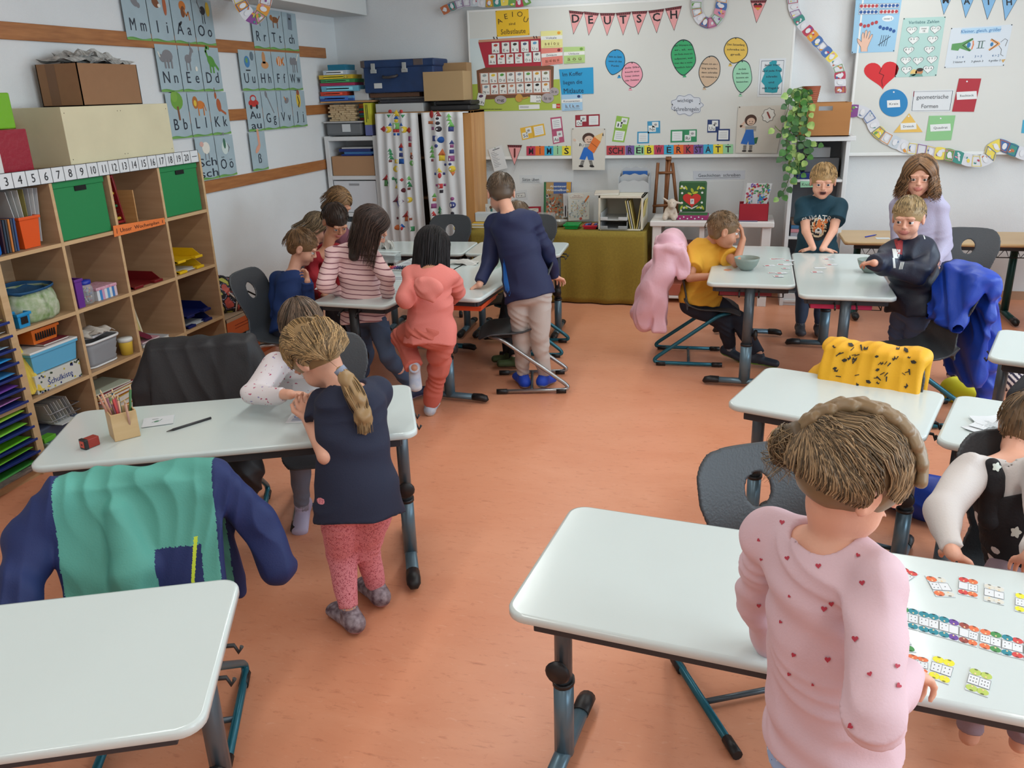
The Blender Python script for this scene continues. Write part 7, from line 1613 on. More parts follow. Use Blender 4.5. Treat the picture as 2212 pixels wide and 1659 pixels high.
def person(label,sp):
 s=sp.get('s',1.0);pel=Vector(sp['pel']) if not isinstance(sp['pel'],tuple) or len(sp['pel'])!=3 or max(sp['pel'])<20 else P(sp['pel'][0],sp['pel'][1],y=sp['pel'][2])
 skin=sp.get('skin',SKIN)
 neck=JL(*sp['neck'][:2],pel,sp.get('tl',.34)*s,sp['neck'][2]);C=JL(*sp['head'][:2],neck,.155*s,sp['head'][2])
 if 'nv' in sp:neck=Vector(sp['nv'])
 if 'hv' in sp:C=Vector(sp['hv'])
 f=az(*sp['face']);r_,f_,u_=fr(f)
 if 'roll' in sp:
  q=Matrix.Rotation(rad(sp['roll']),3,f_);r_,u_=q@r_,q@u_
 R=[tuple(r_),tuple(f_),tuple(u_)]
 base=empty('person',(pel.x,pel.y,0),0,label,'person')
 J={}
 for k in ('A1','A2'):
  if k not in sp:continue
  a=sp[k];sh=JL(*a[0][:2],neck-V(0,0,.035*s),.105*s,a[0][2]);el=JL(*a[1][:2],sh,.195*s,a[1][2]);wr=JL(*a[2][:2],el,.175*s,a[2][2]);J[k]=(sh,el,wr)
 if 'A1' in J and 'A2' in J:side=J['A2'][0]-J['A1'][0]
 else :side=Vector(sp['side'])
 ax=(neck-pel).normalized();side=(side-ax*side.dot(ax)).normalized()
 hs=Vector((side.x,side.y,side.z*.3)).normalized()
 if 'hs' in sp:hs=Vector(sp['hs']).normalized()
 for i,k in enumerate(('G1','G2')):
  if k not in sp:continue
  g=sp[k];hp=pel+hs*((-.062 if i==0 else .062)*s*sp.get('tw',1.0))-V(0,0,.02);
  if g=='stand':kn=hp+V(0,0,-(hp.z-.07)*.5)+f_*.015;an=V(hp.x,hp.y,.07)-f_*.01
  elif isinstance(g,str):dd=az(float(g));kn=hp+dd*.25*s;an=V(kn.x,kn.y,.07)+dd*.02
  else :
   kn=JL(*g[0][:2],hp,.265*s,g[0][2]);an=JL(*g[1][:2],kn,.255*s,g[1][2]) if g[1][2] in (True,False) else P(g[1][0],g[1][1],z=g[1][2])
   if g[1][2] not in (True,False):mid_=hp.lerp(an,.51);kn=mid_+(kn-mid_)*min(1,.09/max((kn-mid_).length,1e-4))
  J[k]=(hp,kn,an)
 h=sp.get('h',.0045);TW=sp.get('tw',1.0)
 b=Blob(h);b.tw=TW;cut=sp.get('cut')
 front=side.cross(ax)
 mid=pel.lerp(neck,.5)+(neck-pel).normalized()*0+Vector(sp.get('bend',(0,0,0)))
 b.tors(pel,mid,.098*s,.072*s,.090*s,.066*s,side,k=.03);b.tors(mid,neck-ax*.065*s,.092*s,.066*s,.100*s,.066*s,side,k=.03)
 b.cone(neck-ax*.05*s,neck.lerp(C,.55),.040*s,.036*s,k=.03)
 for k in J:
  p=J[k]
  if k[0]=='A':
   b.cone(neck-ax*.035*s,p[0],.040*s,.036*s,k=.03);b.cone(p[0],p[1],.036*s,.027*s,k=.012);b.cone(p[1],p[2],.027*s,.0185*s,k=.006)
   hd=sp[k][3];hd_d=Vector(hd[0]) if len(hd[0])==3 else (JL(*hd[0],p[2],.1*s,True)-p[2]);hand(b,p[2],hd_d,hd[1],hd[2],s*.98,hd[3] if len(hd)>3 else 1,.2)
  else :
   b.cone(p[0],p[1],.062*s,.043*s,k=.02);b.cone(p[1],p[2],.043*s,.026*s,k=.01);
 Lh=head_sdf(b,C,R,s*sp.get('hk',1.0),sp.get('mouth',0))
 if cut:b.plane(*cut)
 b.build('body',[skin,LIP,DARKM],base)
 hk=s*sp.get('hk',1.0);Lx=lambda x,y,z:C+r_*(x*hk)+f_*(y*hk)+u_*(z*hk)
 if sp.get('eyes',1):
  ec=sp.get('iris',(90,110,120));gz=Vector(sp.get('gaze',(0,0,0)));brow=tuple(int(x*.8) for x in sp['hair'][1])
  T4=Matrix((r_,f_,u_)).transposed().to_4x4()
  for m in (-1,1):
   c=Lx(m*.0285,.0705,.0025);Tm=Matrix.Translation(c)@T4@Matrix.Scale(hk,4)
   e=MB().mat(M((222,220,216),.25)).lathe([(0,-.0122),(.0070,-.0100),(.0110,-.0052),(.0122,0),(.0110,.0052),(.0070,.0100),(0,.0122)],16,Tm@Matrix.Rotation(rad(-90),4,'X'))
   eo=e.build('eye',base,world=True);gx,gzz=gz.x,gz.z
   Ti=Tm@Matrix.Rotation(gx,4,'Z')@Matrix.Rotation(gzz,4,'X')@Matrix.Rotation(rad(-90),4,'X')
   MB().mat(M(ec,.2)).lathe([(.0068,.0102),(.0062,.0115),(0,.0127)],14,Ti).mat(M((14,12,12),.1)).lathe([(.0028,.0125),(0,.0131)],10,Ti).build('iris',eo,world=True)
   MB().mat(M(brow,.7)).tube([Lx(m*(.012+.009*i),.0865-.0018*i*i,.0245+.0022*math.sin(i*.9)) for i in range(5)],[.0008,.0014,.0014,.0011,.0006],6,flat=.6,up=tuple(f_)).build('eyebrow',base,world=True)
 S,L=do_hair(base,C,R,hk,sp['hair'][0],sp['hair'][1],sp['hair'][2])
 tp=sp['top'];lo=tp.get('loose',.010);hem=tp.get('hem',.06)
 c=Blob(tp.get('h',.006));hb=pel-(ax*.45+V(0,0,.55)).normalized()*hem*s;HW=.016*s*TW;c.tw=TW
 if tp.get('flare'):c.tors(mid,hb,(.094+lo)*s,(.068+lo)*s,(.106+lo+tp['flare'])*s+HW,(.082+lo+tp['flare'])*s,hs,k=.03,cap=(False,True))
 else :c.tors(mid,hb,(.092+lo)*s,(.067+lo)*s,(.106+lo)*s+HW,(.080+lo)*s+HW*.6,hs,k=.03,cap=(False,True))
 c.tors(mid,neck-ax*.065*s,(.092+lo)*s,(.067+lo)*s,(.100+lo)*s,(.067+lo)*s,side,k=.03)
 for k in ('A1','A2'):
  if k not in J:continue
  p=J[k];w=tp.get('arm',lo*.9);c.cone(neck-ax*.038*s,p[0],.041*s+lo*.6,.039*s+w*.8,k=.03)
  if tp['sleeve']=='long':c.cone(p[0],p[1],.037*s+w,.029*s+w,k=.014);e=p[1].lerp(p[2],tp.get('cuff',.93));c.cone(p[1],e,.029*s+w,.0205*s+w*.7,k=.012,cap=(False,True))
  else :e=p[0].lerp(p[1],{'short':.62,'cap':.30}[tp['sleeve']]);c.cone(p[0],e,.037*s+w,.036*s+w*1.6,k=.014,cap=(False,True))
 npos=neck+ax*.022*s;c.cone(npos-ax*.03*s+Vector(tp.get('nf',(0,0,0))),npos+ax*.2,.052*s,.07*s,k=.006,op='s')
 if cut:c.plane(*cut)
 amp=tp.get('wr',.005);c.wr=wrinkle(amp,tp.get('wf',42),tp.get('seed',1),tuple(ax*.7+side*.2))
 o=c.build(tp.get('name','shirt'),tp['mat'],base,extra=tp.get('extra'),paint=tp.get('paint'))
 if 'pants' in sp:
  pt=sp['pants'];lo2=pt.get('loose',.008);c=Blob(.006);c.tw=TW
  c.tors(pel+ax*.015*s,pel-V(0,0,.02),(.098+lo2)*s,(.072+lo2)*s,(.106+lo2)*s,(.082+lo2)*s,hs,k=.03)
  for k in ('G1','G2'):
   if k not in J:continue
   p=J[k];e=p[1].lerp(p[2],pt.get('len',.94));c.cone(p[0],p[1],(.062)*s+lo2,.043*s+lo2,k=.02);c.cone(p[1],e,.043*s+lo2,.027*s+lo2*pt.get('fl',1),k=.012,cap=(False,True))
  if cut:c.plane(*cut)
  c.wr=wrinkle(pt.get('wr',.004),48,4,(.1,.1,.9));c.build('trousers',pt['mat'],base,paint=pt.get('paint'),extra=pt.get('extra'))
 for i,k in enumerate(('G1','G2')):
  if k in J and 'shoe' in sp:
   tv=sp['toe'][i];shoe(base,J[k][2],tv,*sp['shoe'],s=s)
   sk=MB().mat(sp.get('sock',M((150,152,158),.8))).tube([J[k][1].lerp(J[k][2],.86),J[k][2]-V(0,0,.02)*s],.0295*s,12);sk.build('sock',base,world=True)
 return base,J,C,R,S
def cloth(c,**k):return M(c,.8,bump=.12,bscale=220,**k)
def spots(base,dots,scale,thr,dots2=None,thr2=None,rough=.8):
 """fabric with small scattered printed motifs"""
 m=bpy.data.materials.new('print');m.use_nodes=True;nt=m.node_tree;bs=nt.nodes['Principled BSDF'];bs.inputs['Roughness'].default_value=rough
 tc=nt.nodes.new('ShaderNodeTexCoord');cur=None
 for i,(cc,th,sc_) in enumerate(((dots,thr,scale),(dots2,thr2,scale*.77))):
  if cc is None:continue
  v=nt.nodes.new('ShaderNodeTexVoronoi');v.inputs['Scale'].default_value=sc_;n=nt.nodes.new('ShaderNodeTexNoise');n.inputs['Scale'].default_value=sc_*1.7
  mx=nt.nodes.new('ShaderNodeMix');mx.data_type='RGBA';mx.inputs[0].default_value=.028;nt.links.new(tc.outputs['Object'],mx.inputs[6]);nt.links.new(tc.outputs['Object'],n.inputs['Vector']);nt.links.new(n.outputs['Color'],mx.inputs[7])
  nt.links.new(mx.outputs[2],v.inputs['Vector']);lt=nt.nodes.new('ShaderNodeMath');lt.operation='LESS_THAN';lt.inputs[1].default_value=th;nt.links.new(v.outputs['Distance'],lt.inputs[0])
  o=nt.nodes.new('ShaderNodeMix');o.data_type='RGBA';nt.links.new(lt.outputs[0],o.inputs[0])
  if cur is None:o.inputs[6].default_value=(*lin(base),1)
  else :nt.links.new(cur,o.inputs[6])
  o.inputs[7].default_value=(*lin(cc),1);cur=o.outputs[2]
 nt.links.new(cur,bs.inputs['Base Color']);return m
def stripes(base,line,freq,duty,axis=(0,0,1)):
 m=bpy.data.materials.new('stripes');m.use_nodes=True;nt=m.node_tree;bs=nt.nodes['Principled BSDF'];bs.inputs['Roughness'].default_value=.85
 tc=nt.nodes.new('ShaderNodeTexCoord');n=nt.nodes.new('ShaderNodeTexNoise');n.inputs['Scale'].default_value=9;nt.links.new(tc.outputs['Object'],n.inputs['Vector'])
 dp=nt.nodes.new('ShaderNodeVectorMath');dp.operation='DOT_PRODUCT';dp.inputs[1].default_value=axis;nt.links.new(tc.outputs['Object'],dp.inputs[0])
 def mt(op,a,b_=None):
  x=nt.nodes.new('ShaderNodeMath');x.operation=op
  for i,q in enumerate((a,b_)):
   if q is None:continue
   if isinstance(q,(int,float)):x.inputs[i].default_value=q
   else :nt.links.new(q,x.inputs[i])
  return x.outputs[0]
 z=mt('ADD',dp.outputs['Value'],mt('MULTIPLY',n.outputs[0],.02));k=mt('LESS_THAN',mt('FRACT',mt('MULTIPLY',z,freq)),duty)
 o=nt.nodes.new('ShaderNodeMix');o.data_type='RGBA';nt.links.new(k,o.inputs[0]);o.inputs[6].default_value=(*lin(base),1);o.inputs[7].default_value=(*lin(line),1);nt.links.new(o.outputs[2],bs.inputs['Base Color']);return m
def decal(items,lift=.0012):
 """extra() for a garment: flat motifs laid onto the meshed surface where a photo pixel's ray meets it; items: (u, v, size px, pts, material, angle)"""
 def ex(b,vs,f):
  tr=BVHTree.FromPolygons([Vector(v) for v in vs],[list(q) for q in f]);cnt=[0]
  for (u,v,sz,pts,m,an) in items:
   b.mat(m);ca,sa=math.cos(rad(an)),math.sin(rad(an));out=[]
   c0=tr.ray_cast(CAMP,ray(u,v).normalized())
   if c0[0] is None:continue
   P_=list(pts);sd=max(1,24//len(P_));P_=[(p[0]*(1-j/sd)+q[0]*j/sd,p[1]*(1-j/sd)+q[1]*j/sd) for p,q in zip(P_,P_[1:]+P_[:1]) for j in range(sd)];n=len(P_);cx=sum(p[0] for p in P_)/n;cy=sum(p[1] for p in P_)/n;rg=(.34,.67,1) if sz*max(abs(p[0])+abs(p[1]) for p in P_)>9 else (1,)
   for (x,y) in [(cx,cy)]+[(cx+(p[0]-cx)*r,cy+(p[1]-cy)*r) for r in rg for p in P_]:
    d=ray(u+(x*ca-y*sa)*sz,v+(x*sa+y*ca)*sz).normalized();h=tr.ray_cast(CAMP,d)
    q=h[0] if h[0] is not None and (h[0]-c0[0]).length<.12 else c0[0];out.append(q-d*(lift*1.2+.00012*cnt[0]))
   cnt[0]+=1;b.add(out,[[0,1+i,1+(i+1)%n] for i in range(n)]+[[1+r*n+i,1+(r+1)*n+i,1+(r+1)*n+(i+1)%n,1+r*n+(i+1)%n] for r in range(len(rg)-1) for i in range(n)],None,False)
 return ex
def decal_text(t,u,v,hpx,m,ang=0,arcr=None,lift=.0025,sx=1.0):
 def ex(b,vs,f):
  tr=BVHTree.FromPolygons([Vector(q) for q in vs],[list(q) for q in f]);g=glyphs(t,.02);b.mat(m);ca,sa=math.cos(rad(ang)),math.sin(rad(ang));out=[]
  for (x,y) in g[0]:
   X=(x-g[2]/2)*hpx*sx;Y=-(y-.5)*hpx
   if arcr:a=X/arcr;X,Y=math.sin(a)*(arcr-Y),arcr-math.cos(a)*(arcr-Y)
   d=ray(u+X*ca-Y*sa,v+X*sa+Y*ca).normalized();h=tr.ray_cast(CAMP,d);out.append((h[0] if h[0] is not None else P(u,v,y=4))-d*lift)
  b.add(out,[q for q in g[1]],None,False)
 return ex
def multi(*ex):
 def f(b,vs,fa):
  for e in ex:e(b,vs,fa)
 return f
DN=(0,0,-1)
WSOLE=M((206,206,200),.6)
tail=[P(736,800,y=2.26),P(752,822,y=2.25),P(772,860,y=2.235),P(785,900,y=2.225),P(788,935,y=2.215)]
person('girl with long blond ponytail, navy T-shirt and pink dotted leggings, bending over a desk',dict(s=1.04,pel=(772,1060,2.22),neck=(752,835,True),head=(686,768,True),face=(-62,52),roll=-14,tl=.32,hk=1.04,A1=[(698,872,True),(704,985,False),(664,905,True),((655,862),(-.4,.6,.3),.7,-1)],A2=[(812,850,True),(775,940,True),(700,900,True),((668,880),(0,0,-1),.8)],G1=[(735,1190,True),(755,1322,.07)],G2=[(790,1180,True),(812,1266,.07)],toe=[(-.8,.55,-.05),(-.75,.6,-.05)],shoe=(M((70,44,58),.7),M((160,120,128),.6),.0 if False else M((160,150,160),.7)) if False else (M((74,46,60),.7,var=.9,scale=42,rgb2=(170,160,168)),M((166,122,128),.6)),hair=('pony',(150,122,84),dict(nothing=0,tie=(.42,-.80,.12),tiep=P(736,800,y=2.262),tail=tail,tailw=.024,n=1300,tn=260,low=0,vol=1.04,puff=1.0,sr=.0017)),top=dict(mat=M((30,36,58),.85,bump=.1,bscale=200),sleeve='cap',hem=.085,loose=.014,flare=.008,arm=.014,wr=.004,name='t_shirt'),pants=dict(mat=spots((228,146,156),(150,30,56),120,.34,(176,50,74),.2),loose=.006,len=.93,wr=.002)))
MB().mat(M((130,140,160),.5)).tube([P(736,800,y=2.26)+V(-.006,.0,.006),P(736,800,y=2.26)+V(.006,-.0,-.008)],.020,14).build('hair_tie',bpy.data.objects['person'],world=True)
person('girl in a white floral pullover leaning on the desk with folded arms',dict(pel=(660,905,2.86),neck=(655,775,False),head=(652,712,False),face=(150,50),tl=.33,h=.005,A1=[(600,790,False),(548,850,False),(625,852,False),((665,850),(0,0,-1),.3)],A2=[(700,790,False),(730,850,False),(672,860,False),((640,860),(0,0,-1),.3,-1)],G1=[(668,960,False),(652,1092,.09)],G2=[(740,960,False),(832,1078,.07)],toe=[(.25,-.9,-.5),(.2,-1,0)],shoe=(M((180,170,196),.6),M((206,206,186),.6)),sock=M((150,146,160),.8),hair=('pony',(96,76,60),dict(tie=(.1,-.9,.2),n=420,tail=[P(640,700,y=2.95),P(632,760,y=3.0)],tailw=.02,tn=60)),top=dict(mat=spots((222,214,216),(176,60,96),46,.17,(150,140,186),.16),sleeve='long',hem=.05,loose=.014,arm=.012,cuff=.86,wr=.006,name='pullover'),pants=dict(mat=cloth((112,118,134)),loose=.004,wr=.002)))
person('boy in a dark blue sweater sitting left of the group table, hand at his mouth',dict(pel=(-2.60,4.36,.43),neck=(628,590,True),head=(652,535,False),face=(68,28),tl=.34,h=.005,A1=[(600,605,True),(592,680,False),(640,660,True),((664,648),(0,0,-1),.6)],A2=[(655,612,False),(668,668,False),(664,608,False),((660,585),(-.6,.2,.4),.9)],G1='90',G2='90',toe=[(1,.2,0),(1,.2,0)],shoe=(SH0,SH0),hair=('short',(124,94,64),dict(n=700,len=.055,fluff=1.4,whorl=(-.1,-.6,.8))),top=dict(mat=cloth((22,52,108)),sleeve='long',hem=.03,loose=.016,arm=.013,wr=.006,name='sweater'),pants=dict(mat=cloth((36,38,52)))))
person('dark-haired boy in a red jacket looking down at the group table',dict(pel=(-2.56,5.08,.55),neck=(698,545,False),head=(724,478,False),face=(128,38),tl=.36,h=.005,skin=SKIN2,A1=[(738,560,True),(745,620,False),(735,650,False),((720,640),(0,0,-1),.4)],A2=[(672,555,False),(678,625,False),(700,640,False),((722,632),(0,0,-1),.4)],G1='stand',G2='stand',toe=[(.5,-.8,0),(.5,-.8,0)],shoe=(SH0,SH0),hair=('short',(58,42,34),dict(n=600,len=.06,whorl=(.1,-.4,.9),brow=-1)),top=dict(mat=cloth((156,22,36)),sleeve='long',hem=.06,loose=.026,arm=.018,wr=.008,name='jacket'),pants=dict(mat=cloth((40,42,54)))))
person('girl with loose light brown hair standing farthest back at the left corner',dict(pel=(-2.60,5.48,.58),neck=(712,492,True),head=(732,440,False),face=(115,40),tl=.37,h=.006,eyes=0,skin=SKIN2,A1=[(690,512,True),(690,580,True),(705,610,True),((715,615),(0,0,-1),.4)],A2=[(735,515,False),(742,580,False),(745,610,False),((750,615),(0,0,-1),.4)],G1='stand',G2='stand',toe=[(.7,-.6,0),(.7,-.6,0)],shoe=(SH0,SH0),hair=('long',(136,104,70),dict(length=.12,n=420,face=0)),top=dict(mat=cloth((120,70,84)),sleeve='long',wr=.006,name='sweater'),pants=dict(mat=cloth((50,56,80)))))
person('girl with smooth grey-brown hair half hidden behind the boy in red',dict(G1='stand',G2='stand',toe=[(1,0,0),(1,0,0)],shoe=(SH0,SH0),pel=(-2.85,5.22,.53),neck=(672,535,True),head=(686,492,False),face=(60,25),tl=.30,s=.95,h=.006,eyes=0,A1=[(655,548,True),(650,600,True),(665,625,True),((675,630),(0,0,-1),.4)],A2=[(690,550,True),(690,600,True),(695,620,True),((700,630),(0,0,-1),.4)],hair=('long',(128,108,82),dict(length=.10,n=420,face=0)),top=dict(mat=cloth((96,90,96)),sleeve='long',name='sweater'),pants=dict(mat=cloth((60,60,70)))))
person('girl with long brown hair in a pale pink striped long-sleeved shirt',dict(pel=(786,668,4.30),neck=(768,530,True),head=(802,492,False),face=(62,42),roll=4,tl=.335,s=1.04,A1=[(722,552,True),(700,615,False),(736,632,True),((760,650),(0,0,-1),.5)],A2=[(806,560,False),(838,605,False),(836,658,True),((842,690),(-1,0,0),.5)],G1=[(790,760,True),(778,830,True)],G2=[(838,770,False),(892,838,True)],toe=[(.5,.8,0),(.3,.9,-.1)],shoe=(M((40,44,70),.6),M((150,130,160),.6)),hair=('long',(66,50,42),dict(length=.20,n=900,face=0,back=(-.5,-.3,0),part=.1)),top=dict(mat=stripes((226,190,188),(132,82,92),36,.20,(.12,.05,.99)),sleeve='long',hem=.065,loose=.015,arm=.012,wr=.006,name='striped_shirt'),pants=dict(mat=cloth((70,86,112)),loose=.005)))
person('girl with wavy black hair in a salmon hoodie and trousers standing on one leg',dict(pel=(928,708,4.02),neck=(930,580,True),head=(934,540,True),face=(0,45),tl=.315,s=1.0,eyes=0,skin=SKIN2,A1=[(890,598,True),(874,645,False),(880,640,True),((872,620),(0,0,-1),.6)],A2=[(972,600,True),(988,630,True),(975,650,True),((950,640),(0,0,-1),.5)],G1=[(868,728,True),(895,795,False)],G2=[(948,800,True),(930,872,True)],toe=[(.15,-.35,-.9),(-.15,.95,0)],shoe=(M((150,170,200),.6,var=.6,scale=20,rgb2=(206,206,206)),WSOLE),sock=M((206,206,206),.8),hair=('long',(24,20,22),dict(length=.30,n=1100,face=0,vol=1.07,flare=.012,back=(.05,-1.0,0),sr=.0024)),top=dict(mat=cloth((220,126,116)),sleeve='long',hem=.085,loose=.022,arm=.014,wr=.008,name='hoodie'),pants=dict(mat=cloth((198,104,90)),loose=.014,fl=1.2,wr=.007)))
hb=Blob(.006);c0=P(925,622,y=3.90);hb.ell(c0,(.075,.035,.06),k=.02);hb.cone(c0+V(-.04,-.01,.02),c0+V(.03,-.02,-.065),.03,.012,k=.03);hb.wr=wrinkle(.005,60,7);hb.build('hood',cloth((222,130,120)),bpy.data.objects['person.006'])
person('tall boy in navy sports shirt and light grey trousers standing on a chair frame',dict(pel=(1142,620,4.62),neck=(1100,462,True),head=(1082,418,True),face=(-22,30),tl=.405,s=1.09,eyes=0,hk=.95,A1=[(1068,482,True),(1058,560,True),(1036,614,False),((1022,632),(0,0,-1),.35)],A2=[(1148,478,True),(1182,545,True),(1200,598,True),((1216,606),(0,0,-1),.5)],G1=[(1128,725,True),(1130,812,True)],G2=[(1165,725,True),(1176,812,True)],toe=[(-.45,.75,0),(.15,.9,-.15)],shoe=(M((24,70,190),.6),M((150,152,156),.6)),hair=('short',(92,76,60),dict(n=900,len=.022,fluff=.4,h=.004)),top=dict(mat=M((22,32,72),.7,bump=.06,bscale=200),sleeve='long',hem=.06,loose=.018,arm=.015,wr=.004,name='sports_shirt',extra=decal([(1094,600,1,[(-8,-48),(-2,-25),(9,34),(3,48),(-6,10)],M((30,110,200),.6),0)])),pants=dict(mat=cloth((188,180,174)),loose=.010,wr=.004)))
person('child in black trousers and a pale green shirt sitting behind the tall boy',dict(pel=(-1.43,5.40,.44),neck=(1112,520,True),head=(1118,470,True),face=(-60,30),s=.95,eyes=0,h=.006,A1=[(1095,535,False),(1082,588,False),(1055,590,False),((1040,592),(0,0,-1),.3)],A2=[(1130,540,True),(1130,600,True),(1110,620,True),((1095,620),(0,0,-1),.3)],G1=[(1092,700,False),(1100,765,.07)],G2=[(1100,705,False),(1112,775,.07)],toe=[(-.9,-.2,0),(-.9,-.2,0)],shoe=(M((70,86,50),.6),M((40,40,44),.6)),hair=('short',(100,80,60),dict(n=200)),top=dict(mat=cloth((150,170,156)),sleeve='long',hem=.0,name='shirt'),pants=dict(mat=cloth((22,22,26)),loose=.014)))
person('boy in a yellow T-shirt sitting with his hand on his forehead',dict(pel=(1512,648,5.42),neck=(1526,520,True),head=(1563,498,False),face=(78,14),tl=.37,s=1.04,iris=(70,60,50),h=.004,mouth=0,A1=[(1560,542,True),(1590,568,False),(1605,517,True),((1600,480),(-.8,.1,.1),.35,-1)],A2=[(1500,552,False),(1490,600,False),(1552,596,False),((1580,580),(0,0,-1),.25)],G1=[(1612,660,True),(1640,768,.08)],G2=[(1600,668,False),(1578,752,.08)],toe=[(.95,-.1,-.1),(.8,-.5,-.2)],shoe=(M((38,48,62),.6),M((110,180,70),.5)),hair=('short',(118,92,64),dict(n=800,len=.02,fluff=.4,h=.004)),skin=SKIN2,top=dict(mat=cloth((222,164,50)),sleeve='short',hem=.03,loose=.020,arm=.016,wr=.006,name='t_shirt'),pants=dict(mat=cloth((30,34,48)),loose=.012,wr=.005)))
OR,WH,BK_,CR_=M((196,104,44),.7),M((206,208,204),.7),M((22,24,28),.7),M((214,196,160),.7)
circ=lambda rx,ry,n=16:[(rx*math.cos(2*math.pi*k/n),ry*math.sin(2*math.pi*k/n)) for k in range(n)]
tg=[(1767,494,1,circ(22,26),BK_,0),(1767,492,1,circ(19,22),CR_,0),(1768,490,1,circ(13,17),OR,0),(1752,478,1,circ(5,5),OR,0),(1784,478,1,circ(5,5),OR,0),(1768,500,1,circ(8,7),WH,0),(1768,497,1,circ(3,2),BK_,0),(1762,488,1,circ(2,1.6),BK_,0),(1775,488,1,circ(2,1.6),BK_,0)]
for k in range(5):tg+=[(1754,484+6*k,1,[(-5,-1),(4,0),(-5,1.4)],BK_,10*k-20),(1782,484+6*k,1,[(5,-1),(-4,0),(5,1.4)],BK_,20-10*k)]
person('blond boy in a dark teal T-shirt with a tiger print leaning on the table',dict(pel=(1764,548,6.18),neck=(1768,425,False),head=(1778,392,False),face=(182,12),tl=.33,s=1.06,mouth=1.0,iris=(60,70,90),h=.004,hk=1.0,A2=[(1736,443,False),(1741,500,False),(1757,536,False),((1735,540),(0,0,-1),.12)],A1=[(1812,446,False),(1800,498,False),(1776,538,False),((1800,541),(0,0,-1),.12,-1)],G1='stand',G2='stand',toe=[(0,-1,0),(0,-1,0)],shoe=(SH0,SH0),hs=(-1,0,0),hair=('short',(176,144,98),dict(n=900,len=.06,fluff=.9,h=.004,whorl=(.05,-.5,.85),brow=-1)),top=dict(mat=cloth((12,58,74)),sleeve='short',hem=.02,loose=.020,arm=.020,wr=.004,name='t_shirt',h=.005,extra=multi(decal_text('SUMATRA',1770,470,13,WH,0,90,sx=.95),decal(tg)),nf=(0,-.015,0)),pants=dict(mat=cloth((60,76,100)))))
person('girl with shoulder-length curly brown hair in a lavender sweater standing behind',dict(pel=(2000,556,6.05),neck=(1990,415,False),head=(1986,382,False),face=(190,8),tl=.40,s=1.10,iris=(80,70,60),h=.004,mouth=0,hk=1.02,A2=[(1944,442,True),(1940,520,True),(1925,560,True),((1915,575),(0,0,-1),.3)],A1=[(2028,450,False),(2038,530,True),(2020,570,False),((2000,590),(0,0,-1),.3,-1)],G1='stand',G2='stand',toe=[(0,-1,0),(0,-1,0)],shoe=(SH0,SH0),hs=(-1,0,0),hair=('curly',(126,92,62),dict(length=.15,n=1000,face=1,vol=1.06,flare=.022,sr=.0028,back=(0,0,0),part=.15)),top=dict(mat=M((182,178,202),.9,bump=.2,bscale=120),sleeve='long',hem=.03,loose=.022,arm=.018,wr=.005,name='sweater'),pants=dict(mat=cloth((34,48,84)),loose=.010,extra=decal_text('Star',2022,570,9,WH,-10))))
person('blond boy in a navy jacket with white stripes reaching into the grey bowl',dict(pel=(1975,655,4.95),neck=(1968,525,False),head=(1962,472,False),face=(200,10),roll=0,tl=.335,s=1.02,iris=(60,60,60),h=.004,mouth=0,gaze=(-.35,0,0),A2=[(1928,545,False),(1908,570,False),(1888,568,False),((1870,566),(0,0,-1),.5)],A1=[(2006,560,False),(1985,590,False),(1912,576,False),((1888,570),(0,0,-1),.6,-1)],G1=[(1962,700,False),(1960,790,.07)],G2=[(1930,695,False),(1930,780,.07)],toe=[(-.7,-.5,0),(-.7,-.5,0)],shoe=(SH0,SH0),hs=(-.5,.8,0),hair=('short',(164,140,100),dict(n=900,len=.04,fluff=.8,h=.004)),top=dict(mat=M((24,32,52),.5,bump=.1,bscale=120),sleeve='long',hem=.03,loose=.034,arm=.020,cuff=.9,wr=.010,name='jacket',extra=multi(decal([(1945,528,1,[(-14,-10),(6,-16),(4,22),(-6,20)],M((150,44,44),.7),0),(1936,545,1,[(-9,-8),(9,-6),(6,14),(-6,12)],WH,0),(1930,568,1,[(-2,-11),(3,-11),(5,11),(0,11)],WH,0)]+[(1994+5*k,508-1.5*k,1,[(-1.2,-9),(1.2,-9),(4,9),(1.5,9)],WH,-8) for k in range(3)]+[(1945+3*k,572,1,[(-.8,-10),(.8,-10),(.8,10),(-.8,10)],WH,15) for k in range(3)]))),pants=dict(mat=cloth((72,96,134)),loose=.008)))
hp=[(math.sin(t)**3*1.0,-(13*math.cos(t)-5*math.cos(2*t)-2*math.cos(3*t)-math.cos(4*t))/16) for t in [2*math.pi*k/16 for k in range(16)]]
HM=M((176,50,70),.7);D5=lambda x,y:(1580+x/2.026,840+y/2.026)
hearts=[(*D5(x,y),z,hp,HM,a) for x,y,z,a in ((221,583,6,10),(118,662,4,60),(243,740,5.5,-10),(380,774,6.5,0),(129,747,3.5,20),(571,848,6.5,-5),(252,908,3.5,50),(405,963,7,10),(437,942,6,-5),(120,950,5,0),(214,1020,4,40),(540,1093,7.5,5),(271,1165,5.5,30),(421,1185,7,5),(605,1247,6,-20),(251,1250,4.5,30),(355,1296,3.5,50),(733,1298,6.5,50),(727,1212,6,15),(519,1476,7,60),(553,727,5,30))]
pN=P(1800,1520,y=1.17)
lp=V(0,0,0)
